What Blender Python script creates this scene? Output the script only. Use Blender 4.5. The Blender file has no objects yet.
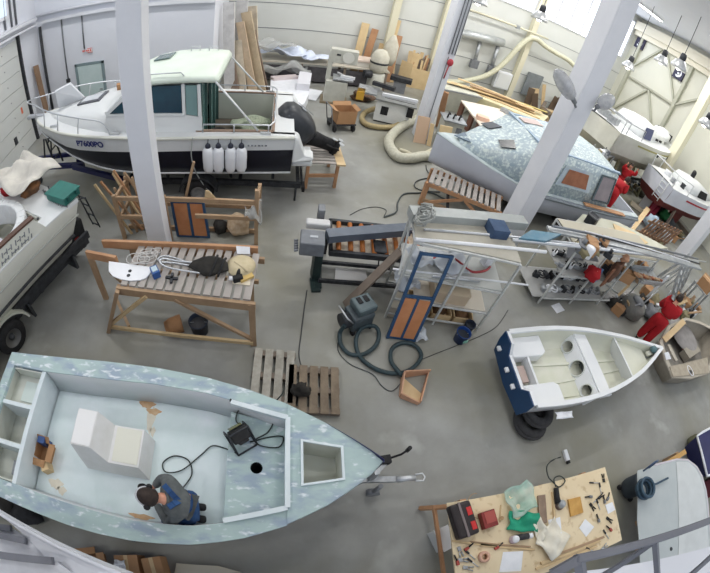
import bpy, bmesh, math, random
from mathutils import Vector, Matrix, Euler
random.seed(7)
SC = bpy.context.scene
COL = SC.collection
PI = math.pi

# ---------------------------------------------------------------- camera (a real wide fisheye lens)
F_PX, CXP, CYP, CAM_H = 381.5, 355.0, 286.5, 5.0
def cam_axes(pitch=.8265, roll=-.277, yaw=.4):
    dn = Vector((math.sin(roll)*math.cos(pitch), math.cos(roll)*math.cos(pitch), math.sin(pitch)))
    a = dn.cross(Vector((0, 0, 1))).normalized()
    b = a.cross(dn)
    X = math.cos(yaw)*a + math.sin(yaw)*b
    Y = (-dn).cross(X)
    return X, Y, -dn
AX, AY, AZ = cam_axes()
def P(px, py, z=0.0):
    """point at height z seen at a pixel of the 710x573 photograph (used to survey where things stand)"""
    dx, dy = px-CXP, py-CYP
    r = max(math.hypot(dx, dy), 1e-9); th = r/F_PX
    k = math.sin(th)/r
    c = Vector((dx*k, dy*k, math.cos(th)))
    d = Vector((AX.dot(c), AY.dot(c), AZ.dot(c)))
    t = (z-CAM_H)/d.z
    return Vector((d.x*t, d.y*t, z))
def PY(px, py, Y):
    dx, dy = px-CXP, py-CYP
    r = max(math.hypot(dx, dy), 1e-9); th = r/F_PX
    k = math.sin(th)/r
    c = Vector((dx*k, dy*k, math.cos(th)))
    d = Vector((AX.dot(c), AY.dot(c), AZ.dot(c)))
    t = Y/d.y
    return Vector((d.x*t, Y, CAM_H+d.z*t))
def PX(px, py, X):
    dx, dy = px-CXP, py-CYP
    r = max(math.hypot(dx, dy), 1e-9); th = r/F_PX
    k = math.sin(th)/r
    c = Vector((dx*k, dy*k, math.cos(th)))
    d = Vector((AX.dot(c), AY.dot(c), AZ.dot(c)))
    t = X/d.x
    return Vector((X, d.y*t, CAM_H+d.z*t))
cd = bpy.data.cameras.new('camera'); cam = bpy.data.objects.new('camera', cd); COL.objects.link(cam)
R3 = Matrix(((AX.x, -AX.y, -AX.z), (AY.x, -AY.y, -AY.z), (AZ.x, -AZ.y, -AZ.z)))
cam.matrix_world = Matrix.Translation((0, 0, CAM_H)) @ R3.to_4x4()
cd.type = 'PANO'; cd.panorama_type = 'FISHEYE_LENS_POLYNOMIAL'
cd.sensor_width = 36; cd.sensor_fit = 'HORIZONTAL'; cd.fisheye_fov = PI*1.2
cd.fisheye_polynomial_k0 = 0; cd.fisheye_polynomial_k1 = -(710/36)/F_PX
cd.fisheye_polynomial_k2 = 0; cd.fisheye_polynomial_k3 = 0; cd.fisheye_polynomial_k4 = 0
cd.clip_start = .05; cd.clip_end = 200
SC.camera = cam
SC.view_settings.view_transform = 'Standard'; SC.view_settings.look = 'None'
SC.view_settings.gamma = 1; SC.view_settings.use_curve_mapping = False
SC.view_settings.exposure = 0.08
SC.cycles.use_denoising = True
SC.cycles.max_bounces = 6; SC.cycles.diffuse_bounces = 4; SC.cycles.glossy_bounces = 3
SC.cycles.transmission_bounces = 6; SC.cycles.transparent_max_bounces = 10
SC.cycles.caustics_reflective = False; SC.cycles.caustics_refractive = False
SC.cycles.sample_clamp_indirect = 6

# ---------------------------------------------------------------- materials
MATS = {}
def s2l(c):
    return tuple(((v/12.92) if v <= .04045 else ((v+.055)/1.055)**2.4) for v in [x/255 for x in c])
def M(name, c1, c2=None, scale=6, rough=.6, metal=0, bump=0, stretch=None, contrast=.25, emit=0, alpha=1, trans=0, detail=5, spec=.4, c3=None, s3=30, t3=(.56, .7), c4=None):
    """procedural material: two (or three) tones mixed by noise"""
    if name in MATS: return MATS[name]
    m = bpy.data.materials.new(name); m.use_nodes = True; MATS[name] = m
    nt = m.node_tree; b = nt.nodes['Principled BSDF']
    a = s2l(c1)+(1,)
    b.inputs['Base Color'].default_value = a
    b.inputs['Roughness'].default_value = rough; b.inputs['Metallic'].default_value = metal
    b.inputs['Specular IOR Level'].default_value = spec
    if emit:
        b.inputs['Emission Color'].default_value = a; b.inputs['Emission Strength'].default_value = emit
    if alpha < 1: b.inputs['Alpha'].default_value = alpha
    if trans: b.inputs['Transmission Weight'].default_value = trans
    m.diffuse_color = a
    if c2 is not None or bump:
        tc = nt.nodes.new('ShaderNodeTexCoord'); mp = nt.nodes.new('ShaderNodeMapping')
        nt.links.new(tc.outputs['Object'], mp.inputs[0])
        if stretch: mp.inputs['Scale'].default_value = stretch
        nz = nt.nodes.new('ShaderNodeTexNoise'); nz.inputs['Scale'].default_value = scale
        nz.inputs['Detail'].default_value = detail; nz.inputs['Roughness'].default_value = .62
        nt.links.new(mp.outputs[0], nz.inputs['Vector'])
        if c2 is not None:
            rp = nt.nodes.new('ShaderNodeValToRGB')
            rp.color_ramp.elements[0].position = .5-contrast/2; rp.color_ramp.elements[1].position = .5+contrast/2
            rp.color_ramp.elements[0].color = a; rp.color_ramp.elements[1].color = s2l(c2)+(1,)
            nt.links.new(nz.outputs['Fac'], rp.inputs[0])
            out = rp.outputs[0]
            if c3 is not None:
                n2 = nt.nodes.new('ShaderNodeTexNoise'); n2.inputs['Scale'].default_value = s3; n2.inputs['Detail'].default_value = 4
                nt.links.new(mp.outputs[0], n2.inputs['Vector'])
                r2 = nt.nodes.new('ShaderNodeValToRGB'); r2.color_ramp.elements[0].position = t3[0]; r2.color_ramp.elements[1].position = t3[1]
                nt.links.new(n2.outputs['Fac'], r2.inputs[0])
                mx = nt.nodes.new('ShaderNodeMix'); mx.data_type = 'RGBA'
                nt.links.new(r2.outputs[0], mx.inputs[0]); nt.links.new(out, mx.inputs[6]); mx.inputs[7].default_value = s2l(c3)+(1,)
                out = mx.outputs[2]
            if c4 is not None:
                n3 = nt.nodes.new('ShaderNodeTexNoise'); n3.inputs['Scale'].default_value = s3*2.1; n3.inputs['Detail'].default_value = 6
                ad = nt.nodes.new('ShaderNodeVectorMath'); ad.inputs[1].default_value = (7.3, 2.1, 4.4)
                nt.links.new(mp.outputs[0], ad.inputs[0]); nt.links.new(ad.outputs[0], n3.inputs['Vector'])
                r3 = nt.nodes.new('ShaderNodeValToRGB'); r3.color_ramp.elements[0].position = .58; r3.color_ramp.elements[1].position = .68
                nt.links.new(n3.outputs['Fac'], r3.inputs[0])
                mx2 = nt.nodes.new('ShaderNodeMix'); mx2.data_type = 'RGBA'
                nt.links.new(r3.outputs[0], mx2.inputs[0]); nt.links.new(out, mx2.inputs[6]); mx2.inputs[7].default_value = s2l(c4)+(1,)
                out = mx2.outputs[2]
            nt.links.new(out, b.inputs['Base Color'])
        if bump:
            bp = nt.nodes.new('ShaderNodeBump'); bp.inputs['Strength'].default_value = bump; bp.inputs['Distance'].default_value = .02
            nt.links.new(nz.outputs['Fac'], bp.inputs['Height']); nt.links.new(bp.outputs[0], b.inputs['Normal'])
    return m

# ---------------------------------------------------------------- mesh builder
class MB:
    def __init__(s): s.v = []; s.f = []; s.mi = []; s.cur = 0; s.sm = []; s.smooth = False
    def add(s, vs, fs):
        n = len(s.v); s.v += [Vector(q) for q in vs]
        for f in fs: s.f.append([i+n for i in f]); s.mi.append(s.cur); s.sm.append(s.smooth)
        return s
    def box(s, c, d, rz=0, ry=0, rx=0):
        m = Euler((rx, ry, rz)).to_matrix(); c = Vector(c)
        hx, hy, hz = d[0]/2, d[1]/2, d[2]/2
        vs = [c + m @ Vector((x, y, z)) for x in (-hx, hx) for y in (-hy, hy) for z in (-hz, hz)]
        return s.add(vs, [(0,1,3,2),(4,6,7,5),(0,4,5,1),(2,3,7,6),(0,2,6,4),(1,5,7,3)])
    def bx(s, x0, x1, y0, y1, z0, z1): return s.box(((x0+x1)/2, (y0+y1)/2, (z0+z1)/2), (abs(x1-x0), abs(y1-y0), abs(z1-z0)))
    def beam(s, p, q, w, h, up=(0, 0, 1)):
        p = Vector(p); q = Vector(q); d = (q-p).normalized(); up = Vector(up)
        if abs(d.dot(up)) > .98: up = Vector((0, 1, 0)) if abs(d.y) < .9 else Vector((1, 0, 0))
        a = d.cross(up).normalized()*w/2; b = a.cross(d).normalized()*h/2
        vs = [e+i*a+j*b for e in (p, q) for i in (-1, 1) for j in (-1, 1)]
        return s.add(vs, [(0,1,3,2),(4,6,7,5),(0,4,5,1),(2,3,7,6),(0,2,6,4),(1,5,7,3)])
    def tube(s, pts, r, n=8, closed=False):
        pts = [Vector(q) for q in pts]; N = len(pts); rings = []; prev = None
        sm = s.smooth; s.smooth = True
        for i, p in enumerate(pts):
            if closed: t = pts[(i+1) % N]-pts[i-1]
            else: t = pts[min(i+1, N-1)]-pts[max(i-1, 0)]
            t.normalize()
            if prev is None:
                u = t.orthogonal().normalized()
            else:
                u = (prev - t*prev.dot(t))
                u = u.normalized() if u.length > 1e-6 else t.orthogonal().normalized()
            prev = u; w = t.cross(u)
            rr = r[i] if isinstance(r, (list, tuple)) else r
            rings.append([p + rr*(math.cos(2*PI*k/n)*u + math.sin(2*PI*k/n)*w) for k in range(n)])
        vs = [q for g in rings for q in g]; fs = []
        for i in range(N if closed else N-1):
            j = (i+1) % N
            for k in range(n): fs.append((i*n+k, i*n+(k+1) % n, j*n+(k+1) % n, j*n+k))
        s.add(vs, fs); s.smooth = sm
        if not closed:
            s.add(rings[0], [tuple(range(n))[::-1]]); s.add(rings[-1], [tuple(range(n))])
        return s
    def cyl(s, p, q, r1, r2=None, n=16):
        r2 = r1 if r2 is None else r2
        return s.tube([p, q], [r1, r2], n)
    def lathe(s, c, prof, n=20, axis='z', cap=True):
        c = Vector(c); sm = s.smooth; s.smooth = True; vs = []
        for r, z in prof:
            for k in range(n):
                a = 2*PI*k/n
                q = Vector((r*math.cos(a), r*math.sin(a), z))
                if axis == 'x': q = Vector((q.z, q.x, q.y))
                if axis == 'y': q = Vector((q.x, q.z, q.y))
                vs.append(c+q)
        fs = []
        for i in range(len(prof)-1):
            for k in range(n): fs.append((i*n+k, i*n+(k+1) % n, (i+1)*n+(k+1) % n, (i+1)*n+k))
        s.add(vs, fs); s.smooth = sm
        if cap:
            for i in (0, len(prof)-1):
                if prof[i][0] > 1e-4: s.add(vs[i*n:(i+1)*n], [tuple(range(n))])
        return s
    def prism(s, poly, vec):
        n = len(poly); poly = [Vector(q) for q in poly]; vec = Vector(vec)
        vs = poly + [q+vec for q in poly]
        fs = [tuple(range(n))[::-1], tuple(range(n, 2*n))] + [(i, (i+1) % n, n+(i+1) % n, n+i) for i in range(n)]
        return s.add(vs, fs)
    def flat(s, poly, z0, z1): return s.prism([(q[0], q[1], z0) for q in poly], (0, 0, z1-z0))
    def loft(s, rings, closed=True, caps=True):
        n = len(rings[0]); vs = [q for g in rings for q in g]; fs = []
        for i in range(len(rings)-1):
            for k in range(n if closed else n-1):
                fs.append((i*n+k, i*n+(k+1) % n, (i+1)*n+(k+1) % n, (i+1)*n+k))
        s.add(vs, fs)
        if caps: s.add(rings[0], [tuple(range(n))[::-1]]); s.add(rings[-1], [tuple(range(n))])
        return s
    def grid(s, fn, nu, nv):
        vs = [fn(i/nu, j/nv) for i in range(nu+1) for j in range(nv+1)]
        return s.add(vs, [(i*(nv+1)+j, (i+1)*(nv+1)+j, (i+1)*(nv+1)+j+1, i*(nv+1)+j+1) for i in range(nu) for j in range(nv)])
    def ball(s, c, r, n=12, m=8):
        rx, ry, rz = (r, r, r) if not isinstance(r, (tuple, list)) else r
        sm = s.smooth; s.smooth = True; c = Vector(c)
        vs = []; fs = []
        for i in range(m+1):
            t = PI*i/m
            for k in range(n):
                a = 2*PI*k/n; vs.append(c+Vector((rx*math.sin(t)*math.cos(a), ry*math.sin(t)*math.sin(a), rz*math.cos(t))))
        for i in range(m):
            for k in range(n): fs.append((i*n+k, i*n+(k+1) % n, (i+1)*n+(k+1) % n, (i+1)*n+k))
        s.add(vs, fs); s.smooth = sm; return s

def place(o, parent):
    COL.objects.link(o)
    if parent is not None: o.parent = parent
def obj(name, mb, mat, parent=None, world=True, bevel=0, subsurf=0, solid=0, label=None, weld=True):
    """link the builder's shapes as ONE mesh object; world=True: the shapes are in world coordinates"""
    me = bpy.data.meshes.new(name)
    inv = Matrix.Identity(4)
    if world and parent is not None: inv = WM(parent).inverted()
    me.from_pydata([tuple(inv @ q) for q in mb.v], [], mb.f)
    mats = mat if isinstance(mat, (list, tuple)) else [mat]
    for q in mats: me.materials.append(q)
    for p, i, sm in zip(me.polygons, mb.mi, mb.sm): p.material_index = i; p.use_smooth = sm
    bm = bmesh.new(); bm.from_mesh(me)
    if weld: bmesh.ops.remove_doubles(bm, verts=bm.verts, dist=.0004)
    bmesh.ops.recalc_face_normals(bm, faces=bm.faces)
    bm.to_mesh(me); bm.free()
    o = bpy.data.objects.new(name, me); place(o, parent)
    if solid:
        md = o.modifiers.new('solid', 'SOLIDIFY'); md.thickness = solid; md.offset = 0
    if bevel:
        md = o.modifiers.new('bevel', 'BEVEL'); md.width = bevel; md.segments = 2; md.limit_method = 'ANGLE'
    if subsurf:
        md = o.modifiers.new('sub', 'SUBSURF'); md.levels = subsurf; md.render_levels = subsurf
    if label: o['label'] = label
    return o
def objs(name, mb, mat, parent=None, **k):
    """like obj(), one object for each separate piece of the builder"""
    par = list(range(len(mb.v)))
    def fd(i):
        while par[i] != i: par[i] = par[par[i]]; i = par[i]
        return i
    for f in mb.f:
        for i in f[1:]: par[fd(i)] = fd(f[0])
    # shapes that touch (boxes of one beam frame share no vertices) stay apart: the caller builds one solid per piece
    key = {}
    seen = {}
    for i, q in enumerate(mb.v):
        kk = (round(q.x, 4), round(q.y, 4), round(q.z, 4))
        if kk in seen: par[fd(i)] = fd(seen[kk])
        seen[kk] = i
    out = []
    for f, mi, sm in zip(mb.f, mb.mi, mb.sm): key.setdefault(fd(f[0]), []).append((f, mi, sm))
    for fs in key.values():
        b = MB(); ids = {}
        for f, mi, sm in fs:
            for i in f:
                if i not in ids: ids[i] = len(b.v); b.v.append(mb.v[i])
            b.f.append([ids[i] for i in f]); b.mi.append(mi); b.sm.append(sm)
        out.append(obj(name, b, mat, parent, **k))
    return out
def WM(o):
    m = o.matrix_basis.copy()
    while o.parent is not None:
        o = o.parent; m = o.matrix_basis @ m
    return m
def tag(o, label, cat, group=None, kind=None):
    o['label'] = label; o['category'] = cat
    if group: o['group'] = group
    if kind: o['kind'] = kind
    return o
def thing(name, label, cat, loc=(0, 0, 0), rz=0, group=None):
    o = bpy.data.objects.new(name, None); COL.objects.link(o)
    o.empty_display_size = .1
    o.location = loc; o.rotation_euler = (0, 0, rz)
    return tag(o, label, cat, group)
def struct(name, mb, mat, parent=None, **k):
    o = obj(name, mb, mat, parent, **k)
    if parent is None: o['kind'] = 'structure'
    return o
def solo(name, mb, mat, label, cat, group=None, base=None, **k):
    """a thing that is one mesh; its origin goes to the bottom centre of its shape"""
    xs = [q.x for q in mb.v]; ys = [q.y for q in mb.v]; zs = [q.z for q in mb.v]
    c = Vector(((min(xs)+max(xs))/2, (min(ys)+max(ys))/2, min(zs)))
    mb.v = [q-c for q in mb.v]
    o = obj(name, mb, mat, None, **k); o.location = c
    return tag(o, label, cat, group)
def dup(root, loc, rz=None, label=None, group=None):
    r = root.copy(); COL.objects.link(r); r.location = loc
    if rz is not None: r.rotation_euler = (0, 0, rz)
    if label: r['label'] = label
    if group: r['group'] = group
    for ch in list(root.children):
        c = ch.copy(); COL.objects.link(c); c.parent = r
        for g in ch.children:
            d = g.copy(); COL.objects.link(d); d.parent = c
    return r
def smooth_path(pts, k=6):
    """Catmull-Rom through the points"""
    pts = [Vector(q) for q in pts]; out = []
    for i in range(len(pts)-1):
        p0 = pts[max(i-1, 0)]; p1 = pts[i]; p2 = pts[i+1]; p3 = pts[min(i+2, len(pts)-1)]
        for j in range(k):
            t = j/k
            out.append(.5*((2*p1)+(-p0+p2)*t+(2*p0-5*p1+4*p2-p3)*t*t+(-p0+3*p1-3*p2+p3)*t**3))
    out.append(pts[-1]); return out
def lerp(a, b, t): return a+(b-a)*t
def interp(tab, x):
    for (x0, y0), (x1, y1) in zip(tab, tab[1:]):
        if x <= x1: return y0+(y1-y0)*max(0, (x-x0))/(x1-x0)
    return tab[-1][1]
class Fr:
    """a local frame u (along), v (left of u), z"""
    def __init__(s, o, ang): s.o = Vector((o[0], o[1], 0)); s.a = ang; s.u = Vector((math.cos(ang), math.sin(ang), 0)); s.v = Vector((-math.sin(ang), math.cos(ang), 0))
    def __call__(s, u, v, z): return s.o + s.u*u + s.v*v + Vector((0, 0, z))
def text_mesh(name, body, size, mat, parent, mw, ext=.003):
    """letters as a real mesh part; mw: world matrix of the text plane"""
    cu = bpy.data.curves.new(name, 'FONT'); cu.body = body; cu.size = size; cu.extrude = ext; cu.offset = size*.022; cu.align_x = 'CENTER'; cu.align_y = 'CENTER'
    t = bpy.data.objects.new(name, cu); COL.objects.link(t)
    dg = bpy.context.evaluated_depsgraph_get()
    me = bpy.data.meshes.new_from_object(t.evaluated_get(dg))
    bpy.data.objects.remove(t); bpy.data.curves.remove(cu)
    me.materials.clear(); me.materials.append(mat); me.name = name
    inv = WM(parent).inverted() if parent is not None else Matrix.Identity(4)
    me.transform(inv @ mw)
    o = bpy.data.objects.new(name, me); place(o, parent)
    return o
def frame_mw(origin, xdir, ydir):
    x = Vector(xdir).normalized(); y = Vector(ydir); y = (y-x*y.dot(x)).normalized(); z = x.cross(y)
    m = Matrix((x, y, z)).transposed().to_4x4(); m.translation = Vector(origin); return m
# ================================================================= the hall
concrete = M('concrete_floor', (132, 132, 127), (159, 160, 157), scale=.9, rough=.5, contrast=.45, bump=.03, detail=8, c3=(174, 175, 172), s3=1.1, t3=(.6, .74))
def damp_concrete():
    """concrete with worn pale patches, scuffs and a greener ochre wear zone (a stain with its own shape)"""
    m = concrete; nt = m.node_tree; b = nt.nodes['Principled BSDF']
    src = b.inputs['Base Color'].links[0].from_socket
    tc = nt.nodes.new('ShaderNodeTexCoord')
    n = nt.nodes.new('ShaderNodeTexNoise'); n.inputs['Scale'].default_value = .32; n.inputs['Detail'].default_value = 6
    nt.links.new(tc.outputs['Object'], n.inputs['Vector'])
    r = nt.nodes.new('ShaderNodeValToRGB'); r.color_ramp.elements[0].position = .44; r.color_ramp.elements[1].position = .66
    nt.links.new(n.outputs['Fac'], r.inputs[0])
    ml = nt.nodes.new('ShaderNodeMath'); ml.operation = 'MULTIPLY'; ml.inputs[1].default_value = .8
    nt.links.new(r.outputs[0], ml.inputs[0])
    mx = nt.nodes.new('ShaderNodeMix'); mx.data_type = 'RGBA'
    nt.links.new(ml.outputs[0], mx.inputs[0]); nt.links.new(src, mx.inputs[6]); mx.inputs[7].default_value = s2l((134, 131, 112))+(1,)
    nt.links.new(mx.outputs[2], b.inputs['Base Color'])
damp_concrete()
wall_white = M('painted_wall', (218, 221, 229), (224, 226, 233), scale=1.5, rough=.8, contrast=.6)
wall_panel = M('sandwich_panel', (206, 208, 203), (214, 216, 212), scale=.8, rough=.6, contrast=.6)
wall_warm = M('warm_panel', (206, 206, 192), (214, 213, 200), scale=.8, rough=.6, contrast=.6)
steel_white = M('white_painted_steel', (226, 227, 232), (216, 218, 224), scale=2, rough=.5, contrast=.5)
steel_cream = M('cream_painted_steel', (219, 214, 190), rough=.5)
galv = M('galvanised', (150, 154, 158), (178, 181, 184), scale=8, rough=.4, metal=.5)
dark = M('dark_metal', (48, 50, 54), (66, 68, 72), scale=9, rough=.55, metal=.3)
black = M('black_rubber', (26, 26, 28), (40, 40, 42), scale=12, rough=.75)
grey_paint = M('grey_paint', (112, 115, 120), (126, 129, 134), scale=4, rough=.5)
glow = M('daylit_pane', (232, 240, 255), emit=2.6)
lampglow = M('lamp_tube', (255, 250, 235), emit=14)
HT = 8.0
struct('floor', MB().bx(-7.4, 19.4, -4, 16.6, -.1, 0), concrete)
struct('ceiling', MB().bx(-7.4, 19.4, -4, 16.6, HT, HT+.1), wall_white)
b = MB().bx(-7.5, -7.3, -4, 12.0, 0, HT); struct('wall_left', b, wall_white)
b = MB().bx(-7.3, -1.45, 11.9, 12.05, 0, HT).bx(-1.6, -1.45, 12.05, 16.4, 0, HT); struct('wall_inner', b, wall_white)
b = MB().bx(-1.6, 19.2, 16.4, 16.55, 0, HT); struct('wall_back', b, wall_panel)
b = MB().bx(19.2, 19.35, -4, 16.55, 0, HT); struct('wall_right', b, wall_warm)
# horizontal panel joints and rails of the back wall
for k, z in enumerate((.8, 1.85, 2.95, 4.12)):
    struct('trim_%d' % (k+1), MB().bx(-1.45, 19.2, 16.385, 16.4, z-.012, z+.012), grey_paint)
for k, x in enumerate((5.25, 7.5, 12.05)):
    b = MB().bx(x-.15, x+.15, 16.1, 16.38, 0, 7.9); struct('trim_%d' % (k+5), b, steel_cream)
# sectional gate in the left wall
b = MB()
for k in range(7): b.bx(-7.3, -7.26, 5.6, 10.55, .02+k*.48, .02+k*.48+.465)
g = struct('door_1', b, M('gate_panel', (201, 203, 200), (207, 209, 206), scale=2, rough=.5, contrast=.6))
b = MB()
for y in (6.5, 8.1, 9.7):
    for k in range(7): b.cyl((-7.262, y, .26+k*.48), (-7.25, y, .26+k*.48), .018, n=8)
objs('rivet_head', b, grey_paint, g)
obj('floor_latch', MB().bx(-7.262, -7.23, 9.35, 9.5, .5, .72), dark, g)
obj('warning_sticker', MB().bx(-7.262, -7.255, 10.1, 10.2, 1.15, 1.35), M('orange_sticker', (214, 116, 84)), g)
b = MB().bx(-7.3, -7.2, 10.6, 10.68, 0, 3.5).bx(-7.3, -7.22, 5.4, 5.55, 0, 3.6)
struct('trim_9', b, dark)
b = MB().bx(-7.3, -7.24, 6.0, 10.3, 4.1, 6.6); w = struct('window_3', b, steel_white)
b = MB().bx(-7.245, -7.232, 6.1, 8.1, 4.2, 6.5).bx(-7.245, -7.232, 8.2, 10.2, 4.2, 6.5); obj('pane', b, M('dim_pane', (205, 218, 232), emit=.5), w)
# door of the inner wall
b = MB().bx(-6.02, -4.98, 11.86, 11.9, 0, 1.9)
d = struct('door_2', b, M('pale_frame', (186, 194, 196), rough=.5))
obj('door_leaf', MB().bx(-5.93, -5.07, 11.83, 11.87, .02, 1.82), M('mint_door', (190, 208, 208), (198, 214, 214), scale=3, rough=.45), d)
obj('door_frame', MB().bx(-6.02, -5.94, 11.82, 11.87, 0, 1.9).bx(-5.06, -4.98, 11.82, 11.87, 0, 1.9).bx(-6.02, -4.98, 11.82, 11.87, 1.83, 1.91), M('frame_teal', (128, 146, 150), rough=.5), d)
obj('door_handle', MB().bx(-5.2, -5.1, 11.79, 11.83, .95, .98), galv, d)
# red exit sign over the door, hung on a conduit
t = thing('exit_sign', 'small red and white sign on the wall above the mint door', 'sign', (-5.54, 11.87, 2.2))
obj('sign_plate', MB().bx(-5.5, -5.33, 11.84, 11.87, 2.24, 2.38), M('sign_white', (236, 226, 226), rough=.5), t)
b = MB()
b.bx(-5.5, -5.33, 11.834, 11.842, 2.235, 2.255).bx(-5.5, -5.33, 11.834, 11.842, 2.365, 2.385)
for k, wd in enumerate((.05, .03, .05, .04, .05)): b.bx(-5.68+k*.066, -5.68+k*.066+wd, 11.834, 11.842, 2.28, 2.34)
objs('sign_lettering', b, M('sign_red', (220, 96, 84)), t)
# cable trays and conduits
b = MB().bx(-7.0, -1.45, 11.72, 11.89, 3.5, 3.54).bx(-7.0, -1.45, 11.72, 11.735, 3.54, 3.6); tag(obj('cable_tray', b, steel_white), 'pale metal cable tray running along the left back wall', 'cable tray')
b = MB().tube([(-7.2, 11.8, 3.78), (-4.0, 11.8, 3.8), (-1.47, 11.8, 3.82)], .045); tag(obj('wall_pipe', b, steel_white), 'thin white pipe above the cable tray on the left back wall', 'pipe')
b = MB().bx(-7.29, -7.1, 4.5, 11.6, 3.5, 3.56).bx(-7.29, -7.06, 4.5, 11.6, 3.68, 3.76).bx(-7.29, -7.27, 4.5, 11.6, 3.5, 3.76); tag(obj('cable_tray', b, steel_white), 'white double cable tray along the left wall above the gate', 'cable tray')
for (x, z0, lab) in ((-6.35, 1.45, 'grey conduit dropping to a switch left of the mint door'), (-5.62, 2.38, 'grey conduit dropping to the red sign above the door')):
    t = thing('conduit', lab, 'conduit', (x, 11.86, z0))
    obj('conduit_pipe', MB().tube([(x, 11.875, 3.48), (x, 11.875, z0)], .025), grey_paint, t)
    if z0 < 2: obj('switch_box', MB().bx(x-.06, x+.06, 11.82, 11.9, z0-.12, z0), dark, t)
b = MB().tube([(-7.15, 11.84, 3.4), (-7.15, 11.84, 0)], .05); tag(obj('conduit', b, dark), 'thick dark conduit in the corner left of the mint door', 'conduit')
b = MB()
for q in (5.9, 6.25, 6.5): b.tube([(-7.262, q+4.2, 3.8), (-7.262, q+4.2, 7.9)], .035)
tag(obj('conduit', b, grey_paint), 'grey conduits rising from the left tray beside the high window', 'conduit')
# brown plank leaning beside the gate
b = MB().beam((-6.85, 11.0, 0), (-7.2, 11.35, 2.25), .26, .05, up=(1, 0, .2)); solo('plank', b, M('brown_board', (150, 122, 98), (128, 102, 80), scale=3, rough=.7, stretch=(1, 1, .2)), 'brown plank leaning in the corner between gate and inner wall', 'plank')

# windows of the back wall (daylight), one frame per bay
def window(n, x0, x1, z0, z1, npane):
    fr = MB(); wd = (x1-x0)/npane
    fr.bx(x0-.06, x1+.06, 16.33, 16.4, z0-.06, z0).bx(x0-.06, x1+.06, 16.33, 16.4, z1, z1+.06)
    for k in range(npane+1): fr.bx(x0+k*wd-.07, x0+k*wd+.07, 16.33, 16.4, z0, z1)
    w = struct('window_%d' % n, fr, steel_white)
    p = MB()
    for k in range(npane): p.bx(x0+k*wd+.03, x0+(k+1)*wd-.03, 16.355, 16.365, z0, z1)
    obj('pane', p, glow, w)
window(1, 9.1, 11.85, 5.17, 7.5, 3)
window(2, 12.3, 18.7, 5.17, 7.5, 7)
# columns
def column(n, x, y, w, mat):
    b = MB().bx(x-w/2, x+w/2, y-w/2, y+w/2, 0, HT)
    c = solo('column', b, mat, n, 'column', 'white columns carrying the roof', bevel=.015)
    pass
    return c
column('white square column between the slatted bench and the cabin boat', -1.71, 5.15, .35, steel_white)
column('white square column with two dome lamps behind the pipe rack', 5.69, 5.5, .48, steel_white)
column('white column with red fitting near the table saw', 5.23, 10.6, .44, steel_white)
column('white column at the right edge beside the ladder stack', 14.85, 5.25, .5, steel_white)
column('white column rising behind the two sailing yachts', 16.95, 9.3, .42, steel_cream)
# crane beam and bracing on the right wall
b = MB().bx(18.7, 19.2, -4, 16.3, 7.15, 7.7).bx(18.9, 19.2, -4, 16.3, 6.85, 7.15)
struct('trim_10', b, M('beam_cream', (222, 216, 198), rough=.5))
b = MB()
for y in (11.95, 15.7): b.bx(19.0, 19.2, y-.1, y+.1, 0, 7)
for p, q in (((19.10, 14.08, 6.96), (19.10, 15.5, 5.11)), ((19.10, 15.5, 4.35), (19.10, 11.95, 4.45)), ((19.10, 13.75, 6.75), (19.10, 11.95, 4.45)), ((19.10, 11.95, 4.45), (19.10, 9.39, 6.86)), ((19.10, 13.86, 4.35), (19.10, 15.61, 1.94)), ((19.10, 13.86, 4.35), (19.10, 12.01, 1.94))):
    b.beam(p, q, .11, .11, up=(1, 0, 0))
struct('trim_11', b, M('brace_grey', (176, 176, 160), rough=.6))
# exhaust fans in the right wall
for y, z, lab in ((15.8, 6.5, 'square wall fan high on the right wall nearest the corner'), (12.55, 6.1, 'square wall fan high on the right wall beside the roof beam lamps')):
    t = thing('wall_fan', lab, 'fan', (19.18, y, z), 0, 'exhaust fans in the right wall')
    obj('fan_frame', MB().bx(19.07, 19.2, y-.33, y+.33, z-.33, z+.33), M('fan_dark', (52, 50, 74), rough=.5), t)
    arc = [(y+.22*math.cos(a), z+.22*math.sin(a)) for a in [PI*.55+k*PI*1.1/10 for k in range(11)]]
    inn = [(y+.06+.2*math.cos(a), z+.06+.17*math.sin(a)) for a in [PI*.55+k*PI*1.1/10 for k in range(11)]][::-1]
    obj('fan_blade', MB().prism([(19.05, p[0], p[1]) for p in arc+inn], (.02, 0, 0)), M('fan_white', (235, 238, 245), rough=.4), t)
    obj('fan_hub', MB().lathe((19.04, y, z), [(0, 0), (.07, 0), (.07, .03), (0, .03)], 12, 'x'), M('fan_white', (235, 238, 245)), t)
# lamps -------------------------------------------------------------------------
def pendant(p, lab, power=260, lit=True, tilt=0):
    x, y, z = p
    t = thing('pendant_lamp', lab, 'lamp', (x, y, z), 0, 'pendant lamps under the roof')
    obj('lamp_cord', MB().tube([(x, y, z+.55), (x, y, HT)], .012, 6), dark, t)
    obj('lamp_housing', MB().lathe((x, y, z), [(.02, .62), (.1, .6), (.12, .5), (.12, .34), (.05, .3)], 14), dark, t)
    obj('lamp_shade', MB().lathe((x, y, z), [(.1, .36), (.2, .28), (.3, .1), (.32, 0), (.3, 0), (.28, .09), (.19, .25), (.09, .33)], 20, cap=False), M('shade_alu', (196, 198, 200), rough=.35, metal=.6), t)
    obj('bulb', MB().ball((x, y, z+.1), (.13, .13, .16), 12, 8), lampglow if lit else M('milk_bulb', (230, 230, 225), emit=1.2), t)
    if power:
        l = bpy.data.lights.new('lamp_light', 'POINT'); l.energy = power; l.color = (1, .95, .85); l.shadow_soft_size = .3
        o = bpy.data.objects.new('lamp_light', l); COL.objects.link(o); o.parent = t; o.location = (0, 0, -.12)
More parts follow.
